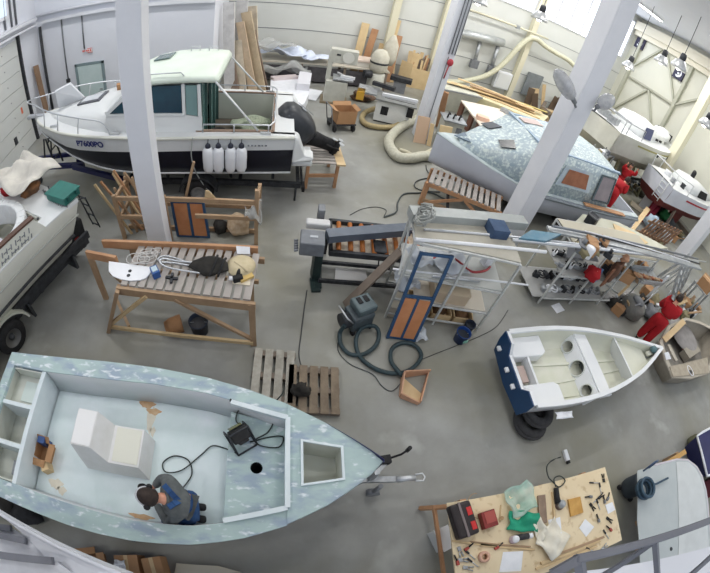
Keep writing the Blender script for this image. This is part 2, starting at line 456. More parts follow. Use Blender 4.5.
for p, lab in (((9.0, 12, 4.93), 'glowing pendant lamp in front of the high windows'), ((6.55, 12.1, 4.68), 'glowing pendant lamp right of the rear column top'), ((14.2, 11.8, 4.8), 'glowing pendant lamp above the far white yacht'), ((15.4, 7.9, 4.65), 'glowing pendant lamp near the right edge beside the far column')):
    pendant(p, lab, 35)
pendant((12.3, 8.2, 5.85), 'unlit looking pendant lamp with dark top near the roof beam', 15, False)
pendant((13.6, 9.9, 5.75), 'smaller pendant lamp with dark top hanging left of the nearer one', 15, False)
def strip(x, y, lab, power, z=HT-.1, rz=0):
    t = thing('strip_lamp', lab, 'lamp', (x, y, z), rz, 'long strip lamps on the ceiling')
    obj('lamp_body', MB().bx(-1.3, 1.3, -.16, .16, 0, .1), steel_white, t, world=False)
    obj('lamp_tube', MB().bx(-1.25, 1.25, -.12, .12, -.02, 0), M('tube_soft', (255, 250, 240), emit=8), t, world=False)
    l = bpy.data.lights.new('strip_light', 'AREA'); l.shape = 'RECTANGLE'; l.size = 2.4; l.size_y = .5; l.energy = power; l.color = (1, .985, .96)
    o = bpy.data.objects.new('strip_light', l); COL.objects.link(o); o.parent = t; o.location = (0, 0, -.05)
PW = 62
for j, y in enumerate((-1.5, 3.5, 8.5, 13.0)):
    for i, x in enumerate((-4.2, 2.6, 9.4, 15.2)):
        side = ('left', 'left middle', 'right middle', 'right')[i]; row = ('row above the stairs', 'row above the boats', 'row behind the columns', 'row along the back wall')[j]
        strip(x, y, 'long strip lamp on the ceiling, %s one of the %s' % (side, row), PW*(.75, .85, 2.2, 2.8)[j]*(1.1, 1.0, 1.12, 1.12)[i])
# two clear dome lamps clamped to the column
for sx, lab, q0, q1, rr in ((-1, 'tall clear dome lamp on the left of the middle column', (574, 101), (556, 70), .15), (1, 'smaller clear dome lamp on the right of the middle column', (597, 107), (614, 97), .15)):
    c0, c1 = PY(*q0, 5.15), PY(*q1, 5.15); ax_ = (c1-c0); Ln = ax_.length; ax_.normalize()
    t = thing('dome_lamp', lab, 'lamp', c0, 0, 'dome lamps on the middle column')
    col_pt = Vector((5.71+sx*.2, 5.29, c0.z-.12))
    obj('bracket', MB().tube([col_pt, col_pt+Vector((sx*.06, -.05, 0)), c0], .025), grey_paint, t)
    def axl(prof, n=18):
        e1_ = ax_.orthogonal().normalized(); e2_ = ax_.cross(e1_); m_ = MB(); m_.smooth = True
        vs = [c0+ax_*(z*Ln)+(e1_*math.cos(2*PI*k/n)+e2_*math.sin(2*PI*k/n))*(r*rr) for r, z in prof for k in range(n)]
        return m_.add(vs, [(i*n+k, i*n+(k+1) % n, (i+1)*n+(k+1) % n, (i+1)*n+k) for i in range(len(prof)-1) for k in range(n)])
    obj('dome', axl([(.3, .08), (.75, .2), (1.0, .42), (1.0, .62), (.8, .84), (.4, .97), (.02, 1.0)]), M('clear_dome', (206, 208, 212), (176, 178, 184), scale=6, rough=.2, alpha=.6), t)
    obj('lamp_socket', axl([(.02, -.08), (.3, -.06), (.34, .06), (.3, .12), (.02, .14)], 14), grey_paint, t)
    obj('bulb', axl([(.1, .12), (.3, .3), (.34, .45), (.2, .6), (.02, .64)], 12), M('milk_glass', (214, 214, 212), rough=.3), t)
# soft fill light from the world; the wall behind the camera is left out
w = bpy.data.worlds.new('World'); SC.world = w; w.use_nodes = True
w.node_tree.nodes['Background'].inputs[0].default_value = (.80, .88, 1, 1); w.node_tree.nodes['Background'].inputs[1].default_value = .75
# ================================================================= more shape helpers
def ray_poly(c, a, poly):
    dx, dy = math.cos(a), math.sin(a); best = None
    n = len(poly)
    for i in range(n):
        x1, y1 = poly[i][0]-c[0], poly[i][1]-c[1]; x2, y2 = poly[(i+1) % n][0]-c[0], poly[(i+1) % n][1]-c[1]
        ex, ey = x2-x1, y2-y1; den = dx*ey-dy*ex
        if abs(den) < 1e-12: continue
        t = (x1*ey-y1*ex)/den; s = (x1*dy-y1*dx)/den
        if t > 0 and -1e-9 <= s <= 1+1e-9 and (best is None or t > best): best = t
    return (c[0]+dx*best, c[1]+dy*best)
def plate_hole(mb, outer, inner, z0, z1, fr=None, n=36):
    """a slab z0..z1 with a hole through it; outer and inner are 2-D outlines"""
    c = (sum(p[0] for p in inner)/len(inner), sum(p[1] for p in inner)/len(inner))
    A = [math.atan2(p[1]-c[1], p[0]-c[0]) for p in list(outer)+list(inner)] + [2*PI*k/n-PI for k in range(n)]
    A = sorted(A); B = [A[0]]
    for a in A[1:]:
        if a-B[-1] > 1e-4: B.append(a)
    f = fr or (lambda x, y, z: Vector((x, y, z)))
    O = [ray_poly(c, a, outer) for a in B]; I = [ray_poly(c, a, inner) for a in B]
    m = len(B)
    vs = [f(p[0], p[1], z) for (L, z) in ((O, z1), (I, z1), (I, z0), (O, z0)) for p in L]
    fs = []
    for ring in range(4):
        a0 = ring*m; b0 = ((ring+1) % 4)*m
        for k in range(m): fs.append((a0+k, a0+(k+1) % m, b0+(k+1) % m, b0+k))
    return mb.add(vs, fs)
def circle2(c, r, n=20): return [(c[0]+r*math.cos(2*PI*k/n), c[1]+r*math.sin(2*PI*k/n)) for k in range(n)]
def skin_mesh(chains, levels=1):
    """chains: list of lists of (x, y, z, radius); points that coincide are merged, so limbs join; returns a baked MB"""
    vs = []; rad = []; ed = []
    def idx(p):
        for i, q in enumerate(vs):
            if (q-Vector(p[:3])).length < 1e-4: return i
        vs.append(Vector(p[:3])); rad.append(p[3]); return len(vs)-1
    for ch in chains:
        ids = [idx(p) for p in ch]
        for a, b2 in zip(ids, ids[1:]): ed.append((a, b2))
    me = bpy.data.meshes.new('tmp'); me.from_pydata([tuple(q) for q in vs], ed, [])
    o = bpy.data.objects.new('tmp', me); COL.objects.link(o)
    o.modifiers.new('s', 'SKIN')
    for i, sv in enumerate(me.skin_vertices[0].data):
        r = rad[i]; sv.radius = (r, r) if not isinstance(r, tuple) else r
        sv.use_root = (i == 0)
    o.modifiers[0].use_smooth_shade = True
    m = o.modifiers.new('sub', 'SUBSURF'); m.levels = levels; m.render_levels = levels
    dg = bpy.context.evaluated_depsgraph_get(); ev = o.evaluated_get(dg); e = ev.to_mesh()
    mb = MB(); mb.smooth = True
    mb.add([v.co.copy() for v in e.vertices], [tuple(p.vertices) for p in e.polygons])
    ev.to_mesh_clear(); bpy.data.objects.remove(o); bpy.data.meshes.remove(me)
    return mb
def cable(name, pts, r, mat, lab, cat='cable', group=None, k=8):
    pts = [(p if len(p) > 2 else (p[0], p[1], 0)) for p in pts]
    Q = smooth_path([Vector(q) for q in pts], k)
    return solo(name, MB().tube(Q, r, 6), mat, lab, cat, group)
def crumple(c, sx, sy, h, seed, nu=10, nv=10, rz=0, thick=0.0):
    """a crumpled cloth or sheet lying over something"""
    rnd = random.Random(seed); ph = [rnd.uniform(0, 6.28) for _ in range(8)]
    m = Matrix.Rotation(rz, 3, 'Z'); c = Vector(c)
    def fn(u, v):
        x, y = (u-.5)*sx, (v-.5)*sy
        z = h*(.5*math.sin(5*u+ph[0])*math.cos(4*v+ph[1])+.3*math.sin(11*u+ph[2]+3*v)+.25*math.cos(12*v+ph[3]-4*u))
        e = max(abs(u-.5), abs(v-.5))*2
        return c + m @ Vector((x*(1+.08*math.sin(7*v+ph[4])), y*(1+.08*math.sin(8*u+ph[5])), z*(1-.5*e*e)+h*.6))
    b = MB(); b.smooth = True; return b.grid(fn, nu, nv)
def lump(c, r, seed, n=14, m=9, rough=.18):
    rnd = random.Random(seed); b = MB(); b.ball((0, 0, 0), 1, n, m); out = []
    ph = [rnd.uniform(0, 6.28) for _ in range(6)]
    for q in b.v:
        f = 1+rough*(math.sin(3*q.x+ph[0])*math.cos(4*q.y+ph[1])+.6*math.sin(6*q.z+ph[2]+3*q.x)+.4*math.cos(9*q.y+ph[3]))
        z = q.z*f
        out.append(Vector(c)+Vector((q.x*f*r[0], q.y*f*r[1], max(z, -.8)*r[2]+r[2]*.8)))
    b.v = out; return b
# shared materials
wood = M('pine_wood', (180, 152, 122), (158, 130, 102), scale=4, rough=.65, stretch=(1, 1, 1), contrast=.5)
wood_pale = M('pale_wood', (216, 192, 152), (198, 170, 128), scale=4, rough=.65, contrast=.5)
wood_orange = M('orange_wood', (192, 148, 112), (170, 126, 92), scale=4, rough=.6, contrast=.5)
wood_grey = M('grey_wood', (140, 128, 116), (116, 104, 94), scale=5, rough=.75, contrast=.5)
ply = M('plywood', (224, 200, 156), (206, 180, 138), scale=2.5, rough=.6, contrast=.5)
carton = M('cardboard', (178, 138, 100), (166, 126, 90), scale=5, rough=.75, contrast=.5)
gel_white = M('white_gelcoat', (226, 228, 228), (216, 219, 220), scale=2, rough=.3, contrast=.6)
gel_cream = M('cream_gelcoat', (222, 222, 212), (210, 211, 202), scale=2, rough=.35, contrast=.6)
plastic_white = M('white_plastic', (232, 234, 238), rough=.45)
paper_white = M('white_sheet', (236, 238, 243), (226, 229, 234), scale=5, rough=.8)
navy = M('navy_paint', (16, 18, 32), (22, 24, 40), scale=3, rough=.35)
blue_paint = M('blue_painted_steel', (40, 72, 108), (52, 84, 118), scale=5, rough=.45)
chrome = M('bright_metal', (205, 208, 212), rough=.38, metal=.7)
alu = M('aluminium_tube', (184, 188, 190), (168, 172, 175), scale=6, rough=.4, metal=.35)
red_fab = M('red_fabric', (172, 24, 32), (140, 14, 24), scale=5, rough=.8, contrast=.5)
skin_m = M('skin', (206, 150, 126), (196, 138, 114), scale=9, rough=.6)
hair_m = M('dark_hair', (42, 32, 28), (56, 44, 38), scale=20, rough=.7)
glass_dark = M('tinted_glass', (18, 52, 70), (26, 66, 82), scale=2, rough=.12)
bag_dark = M('dark_cloth', (36, 34, 32), (52, 50, 46), scale=8, rough=.85, bump=.3)
hose_grey = M('hose_grey', (196, 194, 178), (180, 178, 160), scale=14, rough=.6)
# ================================================================= the pale green open boat in the foreground, on its trailer
FB = Fr((-3.35, 1.42), math.radians(-7.3))
fair = M('sanded_green_hull', (178, 199, 196), (163, 183, 184), scale=2.2, rough=.55, contrast=.5, c3=(150, 166, 182), s3=3.6, t3=(.47, .66), stretch=(1, 2.2, 1), detail=9, c4=(214, 222, 226))
fair_w = M('white_filler', (222, 230, 234), (206, 218, 222), scale=3, rough=.55, contrast=.5)
sole_m = M('laminate_sole', (206, 222, 222), (222, 232, 236), scale=1.6, rough=.5, contrast=.4, c3=(226, 234, 240), s3=2.2)
liner_m = M('laminate_liner', (206, 208, 214), (196, 204, 204), scale=2.5, rough=.55, contrast=.5)
hull_purple = M('violet_hull', (52, 48, 96), (66, 64, 112), scale=2, rough=.35)
locker_m = M('raw_laminate', (196, 198, 186), (206, 210, 204), scale=3, rough=.6, contrast=.5)
HB = [(-.02, .86), (.8, .91), (1.4, .945), (2.0, .955), (2.65, .9), (3.15, .79), (3.63, .62), (4.0, .43), (4.25, .27), (4.45, .12), (4.57, .015)]
HI = [(0, .70), (.62, .70), (1.45, .735), (2.1, .755), (2.65, .725), (3.07, .64), (3.32, .54), (3.6, .455)]
def zs(u): return 1.2 + .1*max(0, (u-2.5)/2.07)**2
US = [0, .3, .65, 1.0, 1.4, 1.75, 2.1, 2.4, 2.7, 3.0, 3.2, 3.4, 3.6, 3.8, 4.0, 4.15, 4.3, 4.42, 4.5, 4.57]
boat = thing('open_boat', 'large pale green open boat with sanded gunwale in the foreground', 'boat', FB(2.3, 0, 0), FB.a)
b = MB(); b.smooth = True; rings = []
for u in US:
    h = interp(HB, u); k = max(0, (u-2.6)/2.0); kz = .42+.5*k**2.2
    ring = []
    for s in (1, -1):
        pr = [(h, zs(u)), (h*.985, zs(u)-.12), (h*.93, .85+.2*k*k), (h*.8, .66+.35*k*k), (h*.4, min(kz+.1, zs(u)-.05)), (0, kz)]
        pr = pr if s == 1 else pr[::-1][1:]
        ring += [FB(u - (.25*k*k if 0 else 0), s*y, z) for y, z in pr]
    rings.append(ring)
b.loft(rings, closed=False, caps=True)
obj('hull', b, hull_purple, boat)
# gunwale (broad flat rim along both sides and round the stern)
b = MB()
for s in (1, -1):
    top = [u for u in US if u <= 3.6]
    rg = []
    for u in top:
        z = zs(u); o_, i_ = interp(HB, u), interp(HI, u)
        rg.append([FB(u, s*(o_+.012), z-.05), FB(u, s*(o_+.012), z), FB(u, s*(i_), z+.004), FB(u, s*i_, z-.05)])
    b.loft(rg, closed=True)
b.prism([FB(-.03, -.87, 1.15), FB(.1, -.87, 1.15), FB(.1, .87, 1.15), FB(-.03, .87, 1.15)], (0, 0, .053))
obj('gunwale', b, fair, boat)
# inner sides
b = MB(); b.smooth = True
for s in (1, -1):
    rg = []
    for u in [q for q in US if .6 <= q <= 3.6]:
        i_ = interp(HI, u)
        rg.append([FB(u, s*i_, zs(u)-.01), FB(u, s*(i_-.015), 1.0), FB(u, s*(i_-.05), .8)])
    b.loft(rg, closed=False, caps=False)
obj('inner_side', b, liner_m, boat, solid=.01)
# sole
poly = [FB(u, interp(HI, u)-.04, 0) for u in US if .6 <= u <= 3.1] + [FB(u, -interp(HI, u)+.04, 0) for u in US[::-1] if .6 <= u <= 3.1]
b = MB().flat([(p.x, p.y) for p in poly], .74, .79); obj('sole', b, sole_m, boat)
# orange filler stains and the seam on the sole
for (u, v, r, q) in ((.83, .71, .17, .03), (1.92, .66, .1, .05), (2.02, .58, .09, .04), (2.05, -.67, .14, .03)):
    b = MB().flat([(lambda w: (w.x, w.y))(FB(u+r*math.cos(a)*(1+.3*math.sin(3*a)), v+q*math.sin(a)*(1+.25*math.cos(5*a)), 0)) for a in [2*PI*k/14 for k in range(14)]], .79, .793)
    obj('rust_stain', b, M('rust_stain', (196, 156, 116), (206, 180, 146), scale=12, rough=.7), boat)
for (u, v, r, q) in ((2.0, .47, .05, .16), (.92, -.52, .1, .06), (1.02, -.58, .06, .05), (2.05, .33, .03, .06)):
    b = MB().flat([(lambda w: (w.x, w.y))(FB(u+r*math.cos(a)*(1+.3*math.sin(3*a)), v+q*math.sin(a)*(1+.25*math.cos(5*a)), 0)) for a in [2*PI*k/14 for k in range(14)]], .79, .792)
    obj('filler_patch', b, M('cream_filler', (222, 216, 200), (212, 206, 190), scale=9, rough=.7), boat)
# raised fore platform with the round black opening
outer = [(2.98, -.6), (3.3, -.535), (3.6, -.45), (3.6, .45), (3.3, .535), (2.98, .6)]
b = plate_hole(MB(), outer, circle2((3.29, -.02), .065, 20), .97, 1.0, FB)
b.prism([FB(2.98, -.6, .78), FB(2.98, .6, .78), FB(2.98, .6, .98), FB(2.98, -.6, .98)], FB.u*.02)
obj('fore_platform', b, fair, boat)
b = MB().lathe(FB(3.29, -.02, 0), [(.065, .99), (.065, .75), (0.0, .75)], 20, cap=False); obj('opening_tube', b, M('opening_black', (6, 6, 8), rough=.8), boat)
# foredeck with the hatch
deck = [(3.6, -interp(HB, 3.6)), (3.8, -interp(HB, 3.8)), (4.0, -interp(HB, 4.0)), (4.25, -.27), (4.45, -.12), (4.57, 0), (4.45, .12), (4.25, .27), (4.0, interp(HB, 4.0)), (3.8, interp(HB, 3.8)), (3.6, interp(HB, 3.6))]
hatch = [(3.76, -.225), (4.14, -.165), (4.14, .155), (3.76, .215)]
fd = MB(); plate_hole(fd, deck, hatch, 1.18, 1.25, FB, 8); fr_ = obj('foredeck', fd, fair, boat)
b = MB()
big = [(3.735, -.25), (4.165, -.185), (4.165, .175), (3.735, .24)]
plate_hole(b, big, hatch, 1.24, 1.275, FB, 4); obj('hatch_frame', b, fair_w, boat)
b = MB()
for (p, q) in ((0, 1), (1, 2), (2, 3), (3, 0)):
    b.add([FB(*hatch[p], 1.24), FB(*hatch[q], 1.24), FB(hatch[q][0]*.995+.02, hatch[q][1]*.95, .85), FB(hatch[p][0]*.995+.02, hatch[p][1]*.95, .85)], [(0, 1, 2, 3)])
b.add([FB(h[0]*.995+.02, h[1]*.95, .85) for h in hatch], [(0, 1, 2, 3)])
obj('hatch_well', b, locker_m, boat)
# fore bulkhead coaming
b = MB().beam(FB(3.605, -.47, 1.12), FB(3.605, .47, 1.12), .05, .34); b.beam(FB(3.605, .47, 1.25), FB(3.0, .63, 1.2), .05, .06); b.beam(FB(3.605, -.47, 1.25), FB(3.0, -.63, 1.2), .05, .06)
obj('coaming', b, fair_w, boat)
# stern lockers: three open wells
b = MB().beam(FB(.6, -.72, .97), FB(.6, .72, .97), .06, .43); obj('stern_bulkhead', b, fair_w, boat)
for v in (.22, -.27): obj('divider', MB().beam(FB(.02, v, .97), FB(.6, v, .97), .05, .42), fair_w, boat)
for (v0, v1, z) in ((.245, .68, 1.0), (-.245, .195, .78), (-.68, -.295, .88)):
    q = MB().flat([(lambda w: (w.x, w.y))(FB(u, v, 0)) for u, v in ((.03, v0), (.57, v0), (.57, v1), (.03, v1))], z-.03, z)
    q.beam(FB(.06, v0, .98), FB(.06, v1, .98), .02, .38); q.beam(FB(.1, v1 if v1 > .5 else v0, .98), FB(.56, v1 if v1 > .5 else v0, .98), .02, .38)
    obj('locker_well', q, locker_m, boat)
obj('seat_recess', MB().prism([FB(.24, .33, 1.0), FB(.5, .33, 1.0), FB(.5, .6, 1.0), FB(.24, .6, 1.0)], (0, 0, .012)), M('mint_laminate', (206, 218, 214), rough=.5), boat)
# the black slot in the starboard gunwale near the platform
obj('vent_slot', MB().beam(FB(2.98, .655, 1.205), FB(3.14, .615, 1.208), .03, .012), black, boat)
# keel stand and trailer
tr = thing('boat_trailer', 'grey boat trailer with winch and coupling under the pale green boat', 'trailer', FB(2.4, 0, 0), FB.a)
b = MB()
for s in (1, -1): b.beam(FB(.1, s*.55, .36), FB(3.4, s*.4, .36), .07, .1); b.beam(FB(3.4, s*.4, .36), FB(4.55, 0, .36), .07, .1)
for u in (.2, 1.5, 2.8): b.beam(FB(u, -.56, .36), FB(u, .56, .36), .07, .07)
b.beam(FB(4.4, 0, .38), FB(5.05, -.02, .38), .07, .08)
obj('trailer_frame', b, galv, tr)
for s in (1, -1):
    for u in (1.4,):
        w_ = MB(); w_.cyl(FB(u, s*.68, .3), FB(u, s*.86, .3), .29, n=22); w = obj('wheel', w_, black, tr)
        obj('wheel_rim', MB().cyl(FB(u, s*.69, .3), FB(u, s*.87, .3), .16, n=16), galv, w)
    obj('mudguard', MB().prism([FB(u, s*.66, .3) for u in (1.02,)] + [FB(1.4+.38*math.cos(a), s*.66, .3+.36*math.sin(a)) for a in [PI-k*PI/8 for k in range(9)]] + [FB(1.4+.34*math.cos(a), s*.66, .3+.32*math.sin(a)) for a in [k*PI/8 for k in range(9)]], FB.v*s*.22), dark, tr)
b = MB()
for u in (.6, 2.0): b.beam(FB(u, -.35, .4), FB(u, .35, .4), .12, .16)
b.beam(FB(.3, .45, .42), FB(3, .38, .42), .1, .1); b.beam(FB(.3, -.45, .42), FB(3, -.38, .42), .1, .1)
b.beam(FB(.2, 0, .41), FB(3.6, 0, .45), .1, .1)
obj('bunk_board', b, wood_grey, tr)
b = MB().beam(FB(4.62, 0, .4), FB(4.62, 0, .78), .06, .06).beam(FB(4.62, 0, .75), FB(4.75, .12, .7), .05, .05)
obj('winch_post', b, galv, tr)
b = MB().cyl(FB(4.72, .1, .7), FB(4.72, .2, .7), .06, n=12).box(FB(4.75, .16, .7), (.12, .1, .12)).tube([FB(4.8, .18, .7), FB(4.95, .22, .72), FB(5.0, .24, .82)], .014).cyl(FB(5.0, .24, .8), FB(5.0, .24, .92), .025)
obj('winch', b, black, tr)
b = MB().cyl(FB(4.95, -.02, .4), FB(5.2, -.02, .42), .04).tube([FB(5.2, .02, .42), FB(5.3, .03, .42), FB(5.33, -.02, .42), FB(5.3, -.07, .42), FB(5.2, -.06, .42)], .012)
obj('coupling', b, chrome, tr)
b = MB().cyl(FB(4.72, -.12, .1), FB(4.72, -.12, .52), .03).cyl(FB(4.72, -.16, .09), FB(4.72, -.08, .09), .09, n=16)
obj('jockey_wheel', b, grey_paint, tr)
# things inside the boat --------------------------------------------------
prof = [(1.31, 1.3), (1.56, 1.3), (1.68, 1.05), (2.04, 1.05), (2.1, .79), (1.31, .79)]
near = [FB(u, -.24+(z-.79)*.25, z) for u, z in prof]; far = [FB(u, .22+(z-.79)*.15, z) for u, z in prof]
t = thing('console_seat', 'white L shaped console box standing on the boat sole', 'console', FB(1.7, 0, .79), FB.a)
b = MB().loft([near, far]); obj('console_body', b, M('console_white', (222, 222, 222), (212, 212, 210), scale=3, rough=.5), t)
b = MB().prism([FB(1.72, -.15, 1.051), FB(2.02, -.15, 1.051), FB(2.02, .24, 1.051), FB(1.72, .24, 1.051)], (0, 0, .006)); obj('seat_top', b, M('console_cream', (216, 216, 204), rough=.5), t)
b = MB().prism([FB(1.32, -.1, 1.301), FB(1.55, -.1, 1.301), FB(1.55, .29, 1.301), FB(1.32, .29, 1.301)], (0, 0, .006)); obj('console_top', b, M('console_bright', (230, 230, 230), rough=.5), t)
# open carton
def open_carton(name, lab, c, rz, s, flap, contents=None, group=None):
    t = thing(name, lab, 'box', c, rz, group); w, d, h = s; th = .008
    b = MB().bx(-w/2, w/2, -d/2, d/2, 0, th)
    for sx in (1, -1): b.bx(sx*w/2-th/2, sx*w/2+th/2, -d/2, d/2, 0, h)
    for sy in (1, -1): b.bx(-w/2, w/2, sy*d/2-th/2, sy*d/2+th/2, 0, h)
    obj('carton_body', b, carton, t, world=False)
    for k, (dx, dy) in enumerate(((1, 0), (-1, 0), (0, 1), (0, -1))):
        f = flap[k]
        if f is None: continue
        if dx: p = [(dx*w/2, -d/2, h), (dx*w/2, d/2, h), (dx*(w/2+f[0]), d/2, h+f[1]), (dx*(w/2+f[0]), -d/2, h+f[1])]
        else: p = [(-w/2, dy*d/2, h), (w/2, dy*d/2, h), (w/2, dy*(d/2+f[0]), h+f[1]), (-w/2, dy*(d/2+f[0]), h+f[1])]
        obj('flap', MB().prism(p, (0, 0, .006)), carton, t, world=False)
    return t
cb = open_carton('cardboard_box', 'open cardboard box with splayed flaps in the stern of the green boat', FB(.72, -.2, .79), FB.a-.05, (.18, .22, .16), ((.1, .02), (.12, .06), (.06, .05), (.08, -.02)))
b = MB().box((-.0, .06, .1), (.12, .08, .14)); solo('blue_carton', MB().prism([FB(.66, -.12, .8), FB(.76, -.12, .8), FB(.76, -.04, .8), FB(.66, -.04, .8)], (0, 0, .2)), M('blue_card', (58, 84, 134), rough=.6), 'small blue carton standing in the open cardboard box', 'box')
t = thing('wood_block', 'small pale wood offcut in front of the open cardboard box', 'offcut', FB(.8, -.37, .79)); obj('offcut', MB().box(FB(.8, -.37, .86), (.1, .1, .14), rz=.4), wood_pale, t)
t = thing('planer', 'blue hand tool lying in the middle stern locker', 'tool', FB(.45, .02, .78), FB.a)
obj('tool_body', MB().box((0, 0, .06), (.08, .3, .1)), M('tool_blue', (48, 70, 112), rough=.5), t, world=False, bevel=.01)
obj('tool_handle', MB().tube([(0, -.1, .1), (0, -.06, .17), (0, .06, .17), (0, .1, .11)], .018), black, t, world=False)
obj('tool_sole', MB().box((.06, 0, .05), (.05, .36, .03)), chrome, t, world=False)
t = thing('metal_bracket', 'small pale bracket in the port stern locker', 'bracket', FB(.42, -.5, .88), FB.a)
obj('bracket_body', MB().box((0, 0, .05), (.1, .18, .1)).box((.03, 0, .12), (.04, .14, .06)), galv, t, world=False, bevel=.01)
# sander with hose on the platform
sc_ = FB(3.1, .3, 1.0)
t = thing('work_light', 'black floodlight on a small stand on the fore platform of the green boat', 'work light', sc_, .5)
obj('lamp_case', MB().box((0, 0, .13), (.2, .14, .16), rx=.5).box((0, -.05, .12), (.12, .1, .12), rx=.5), black, t, world=False, bevel=.012)
obj('lamp_glass', MB().box((0, .085, .17), (.15, .012, .1), rx=.5), M('olive_glass', (110, 112, 70), rough=.2), t, world=False)
b = MB()
for s in (1, -1): b.tube([(s*.12, -.16, .01), (s*.12, .13, .01), (s*.12, .13, .05), (s*.115, 0, .22), (s*.12, -.16, .01)], .011)
b.tube([(-.12, -.16, .01), (.12, -.16, .01)], .011); b.tube([(-.115, 0, .22), (.115, 0, .22)], .011)
obj('lamp_stand', b, dark, t, world=False)
cord_m = M('dark_cord', (44, 52, 50), rough=.6)
cable('cord', [P(243, 428, 1.06), P(236, 420, 1.03), P(241, 408, 1.02), P(258, 405, 1.02), P(273, 418, 1.02), P(268, 432, 1.02), P(255, 440, 1.02), P(262, 446, 1.02), P(279, 447, 1.02), P(283, 437, 1.02), P(270, 437, 1.02), P(250, 442, 1.02)], .008, cord_m, 'looped black cord beside the floodlight on the fore platform')
cable('cord', [P(262, 404, 1.03), P(266, 412, 1.03), P(273, 404, 1.1), P(282, 394, 1.22), P(284, 388, .98)], .008, cord_m, 'black cord leading from the fore platform over the starboard gunwale')
cable('cord', [P(236, 453, 1.015), P(224, 448, .81), P(212, 446, .81), P(201, 455, .81), P(182, 470, .81), P(166, 472, .81), P(163, 463, .81), P(174, 456, .81), P(188, 460, .81), P(192, 473, .81), P(186, 484, .81), P(178, 492, .85)], .008, cord_m, 'black cord looping across the sole to the kneeling worker')
# ================================================================= people
def lerpv(a, b, t): return Vector(a)*(1-t)+Vector(b)*t
def head_mesh(mb, c, fwd, up, r=.105):
    fwd = Vector(fwd).normalized(); up = Vector(up); up = (up-fwd*up.dot(fwd)).normalized(); sd = fwd.cross(up)
    def T(x, y, z): return Vector(c)+fwd*x+sd*y+up*z
    n, m = 18, 14; vs = []
    for i in range(m+1):
        t = PI*i/m
        for k in range(n):
            a = 2*PI*k/n
            x, y, z = math.sin(t)*math.cos(a), math.sin(t)*math.sin(a), math.cos(t)
            w = 1-.22*max(0, -z)**1.5                       # narrower jaw
            X, Y, Z = x*r*1.0*w, y*r*.78*w, z*r*1.22
            if x > .5 and abs(y) < .25 and -.35 < z < .12: X += .022*(1-abs(y)/.25)   # nose
            if x > .6 and -.62 < z < -.5 and abs(y) < .4: X += .006
            vs.append(T(X, Y, Z))
    fs = []
    for i in range(m):
        for k in range(n): fs.append((i*n+k, i*n+(k+1) % n, (i+1)*n+(k+1) % n, (i+1)*n+k))
    sm = mb.smooth; mb.smooth = True; mb.add(vs, fs)
    for s in (1, -1):
        q = MB(); q.ball((0, 0, 0), (.018, .01, .03), 8, 6)
        mb.add([T(v.x-.01, s*(r*.78)+v.y, v.z) for v in q.v], q.f)
    mb.smooth = sm
    return T
def hair_mesh(T, r=.105, cap=False):
    b = MB(); b.smooth = True; n, m = 18, 8; vs = []
    for i in range(m+1):
        t = (PI*.6)*i/m
        for k in range(n):
            a = 2*PI*k/n; x, y, z = math.sin(t)*math.cos(a), math.sin(t)*math.sin(a), math.cos(t)
            if x > .35 and z < .35: z = .35 + (z-.35)*.15; x *= .98
            vs.append(T(x*r*1.08-.006, y*r*.86, z*r*1.3))
    fs = []
    for i in range(m):
        for k in range(n): fs.append((i*n+k, i*n+(k+1) % n, (i+1)*n+(k+1) % n, (i+1)*n+k))
    return b.add(vs, fs)
def hand_chains(wr, d, pn):
    """five fingers from a wrist: d = pointing direction, pn = palm normal"""
    d = Vector(d).normalized(); pn = Vector(pn); pn = (pn-d*pn.dot(d)).normalized(); s = d.cross(pn)
    wr = Vector(wr); out = []
    pc = wr+d*.05
    out.append([(*wr, .024), (*pc, .033), (*(wr+d*.085), .028)])
    for k, (o, L) in enumerate(((-.03, .055), (-.01, .068), (.01, .072), (.03, .062))):
        a = wr+d*.07+s*o; b = a+d*L*.5+pn*.012; c2 = b+d*L*.35+pn*.03; e = c2+d*L*.1+pn*.025
        out.append([(*a, .010), (*b, .0095), (*c2, .0088), (*e, .0075)])
    a = wr+d*.03+s*.028; b = a+d*.03+s*.025+pn*.012; c2 = b+d*.03+pn*.012
    out.append([(*a, .012), (*b, .0105), (*c2, .009)])
    return out
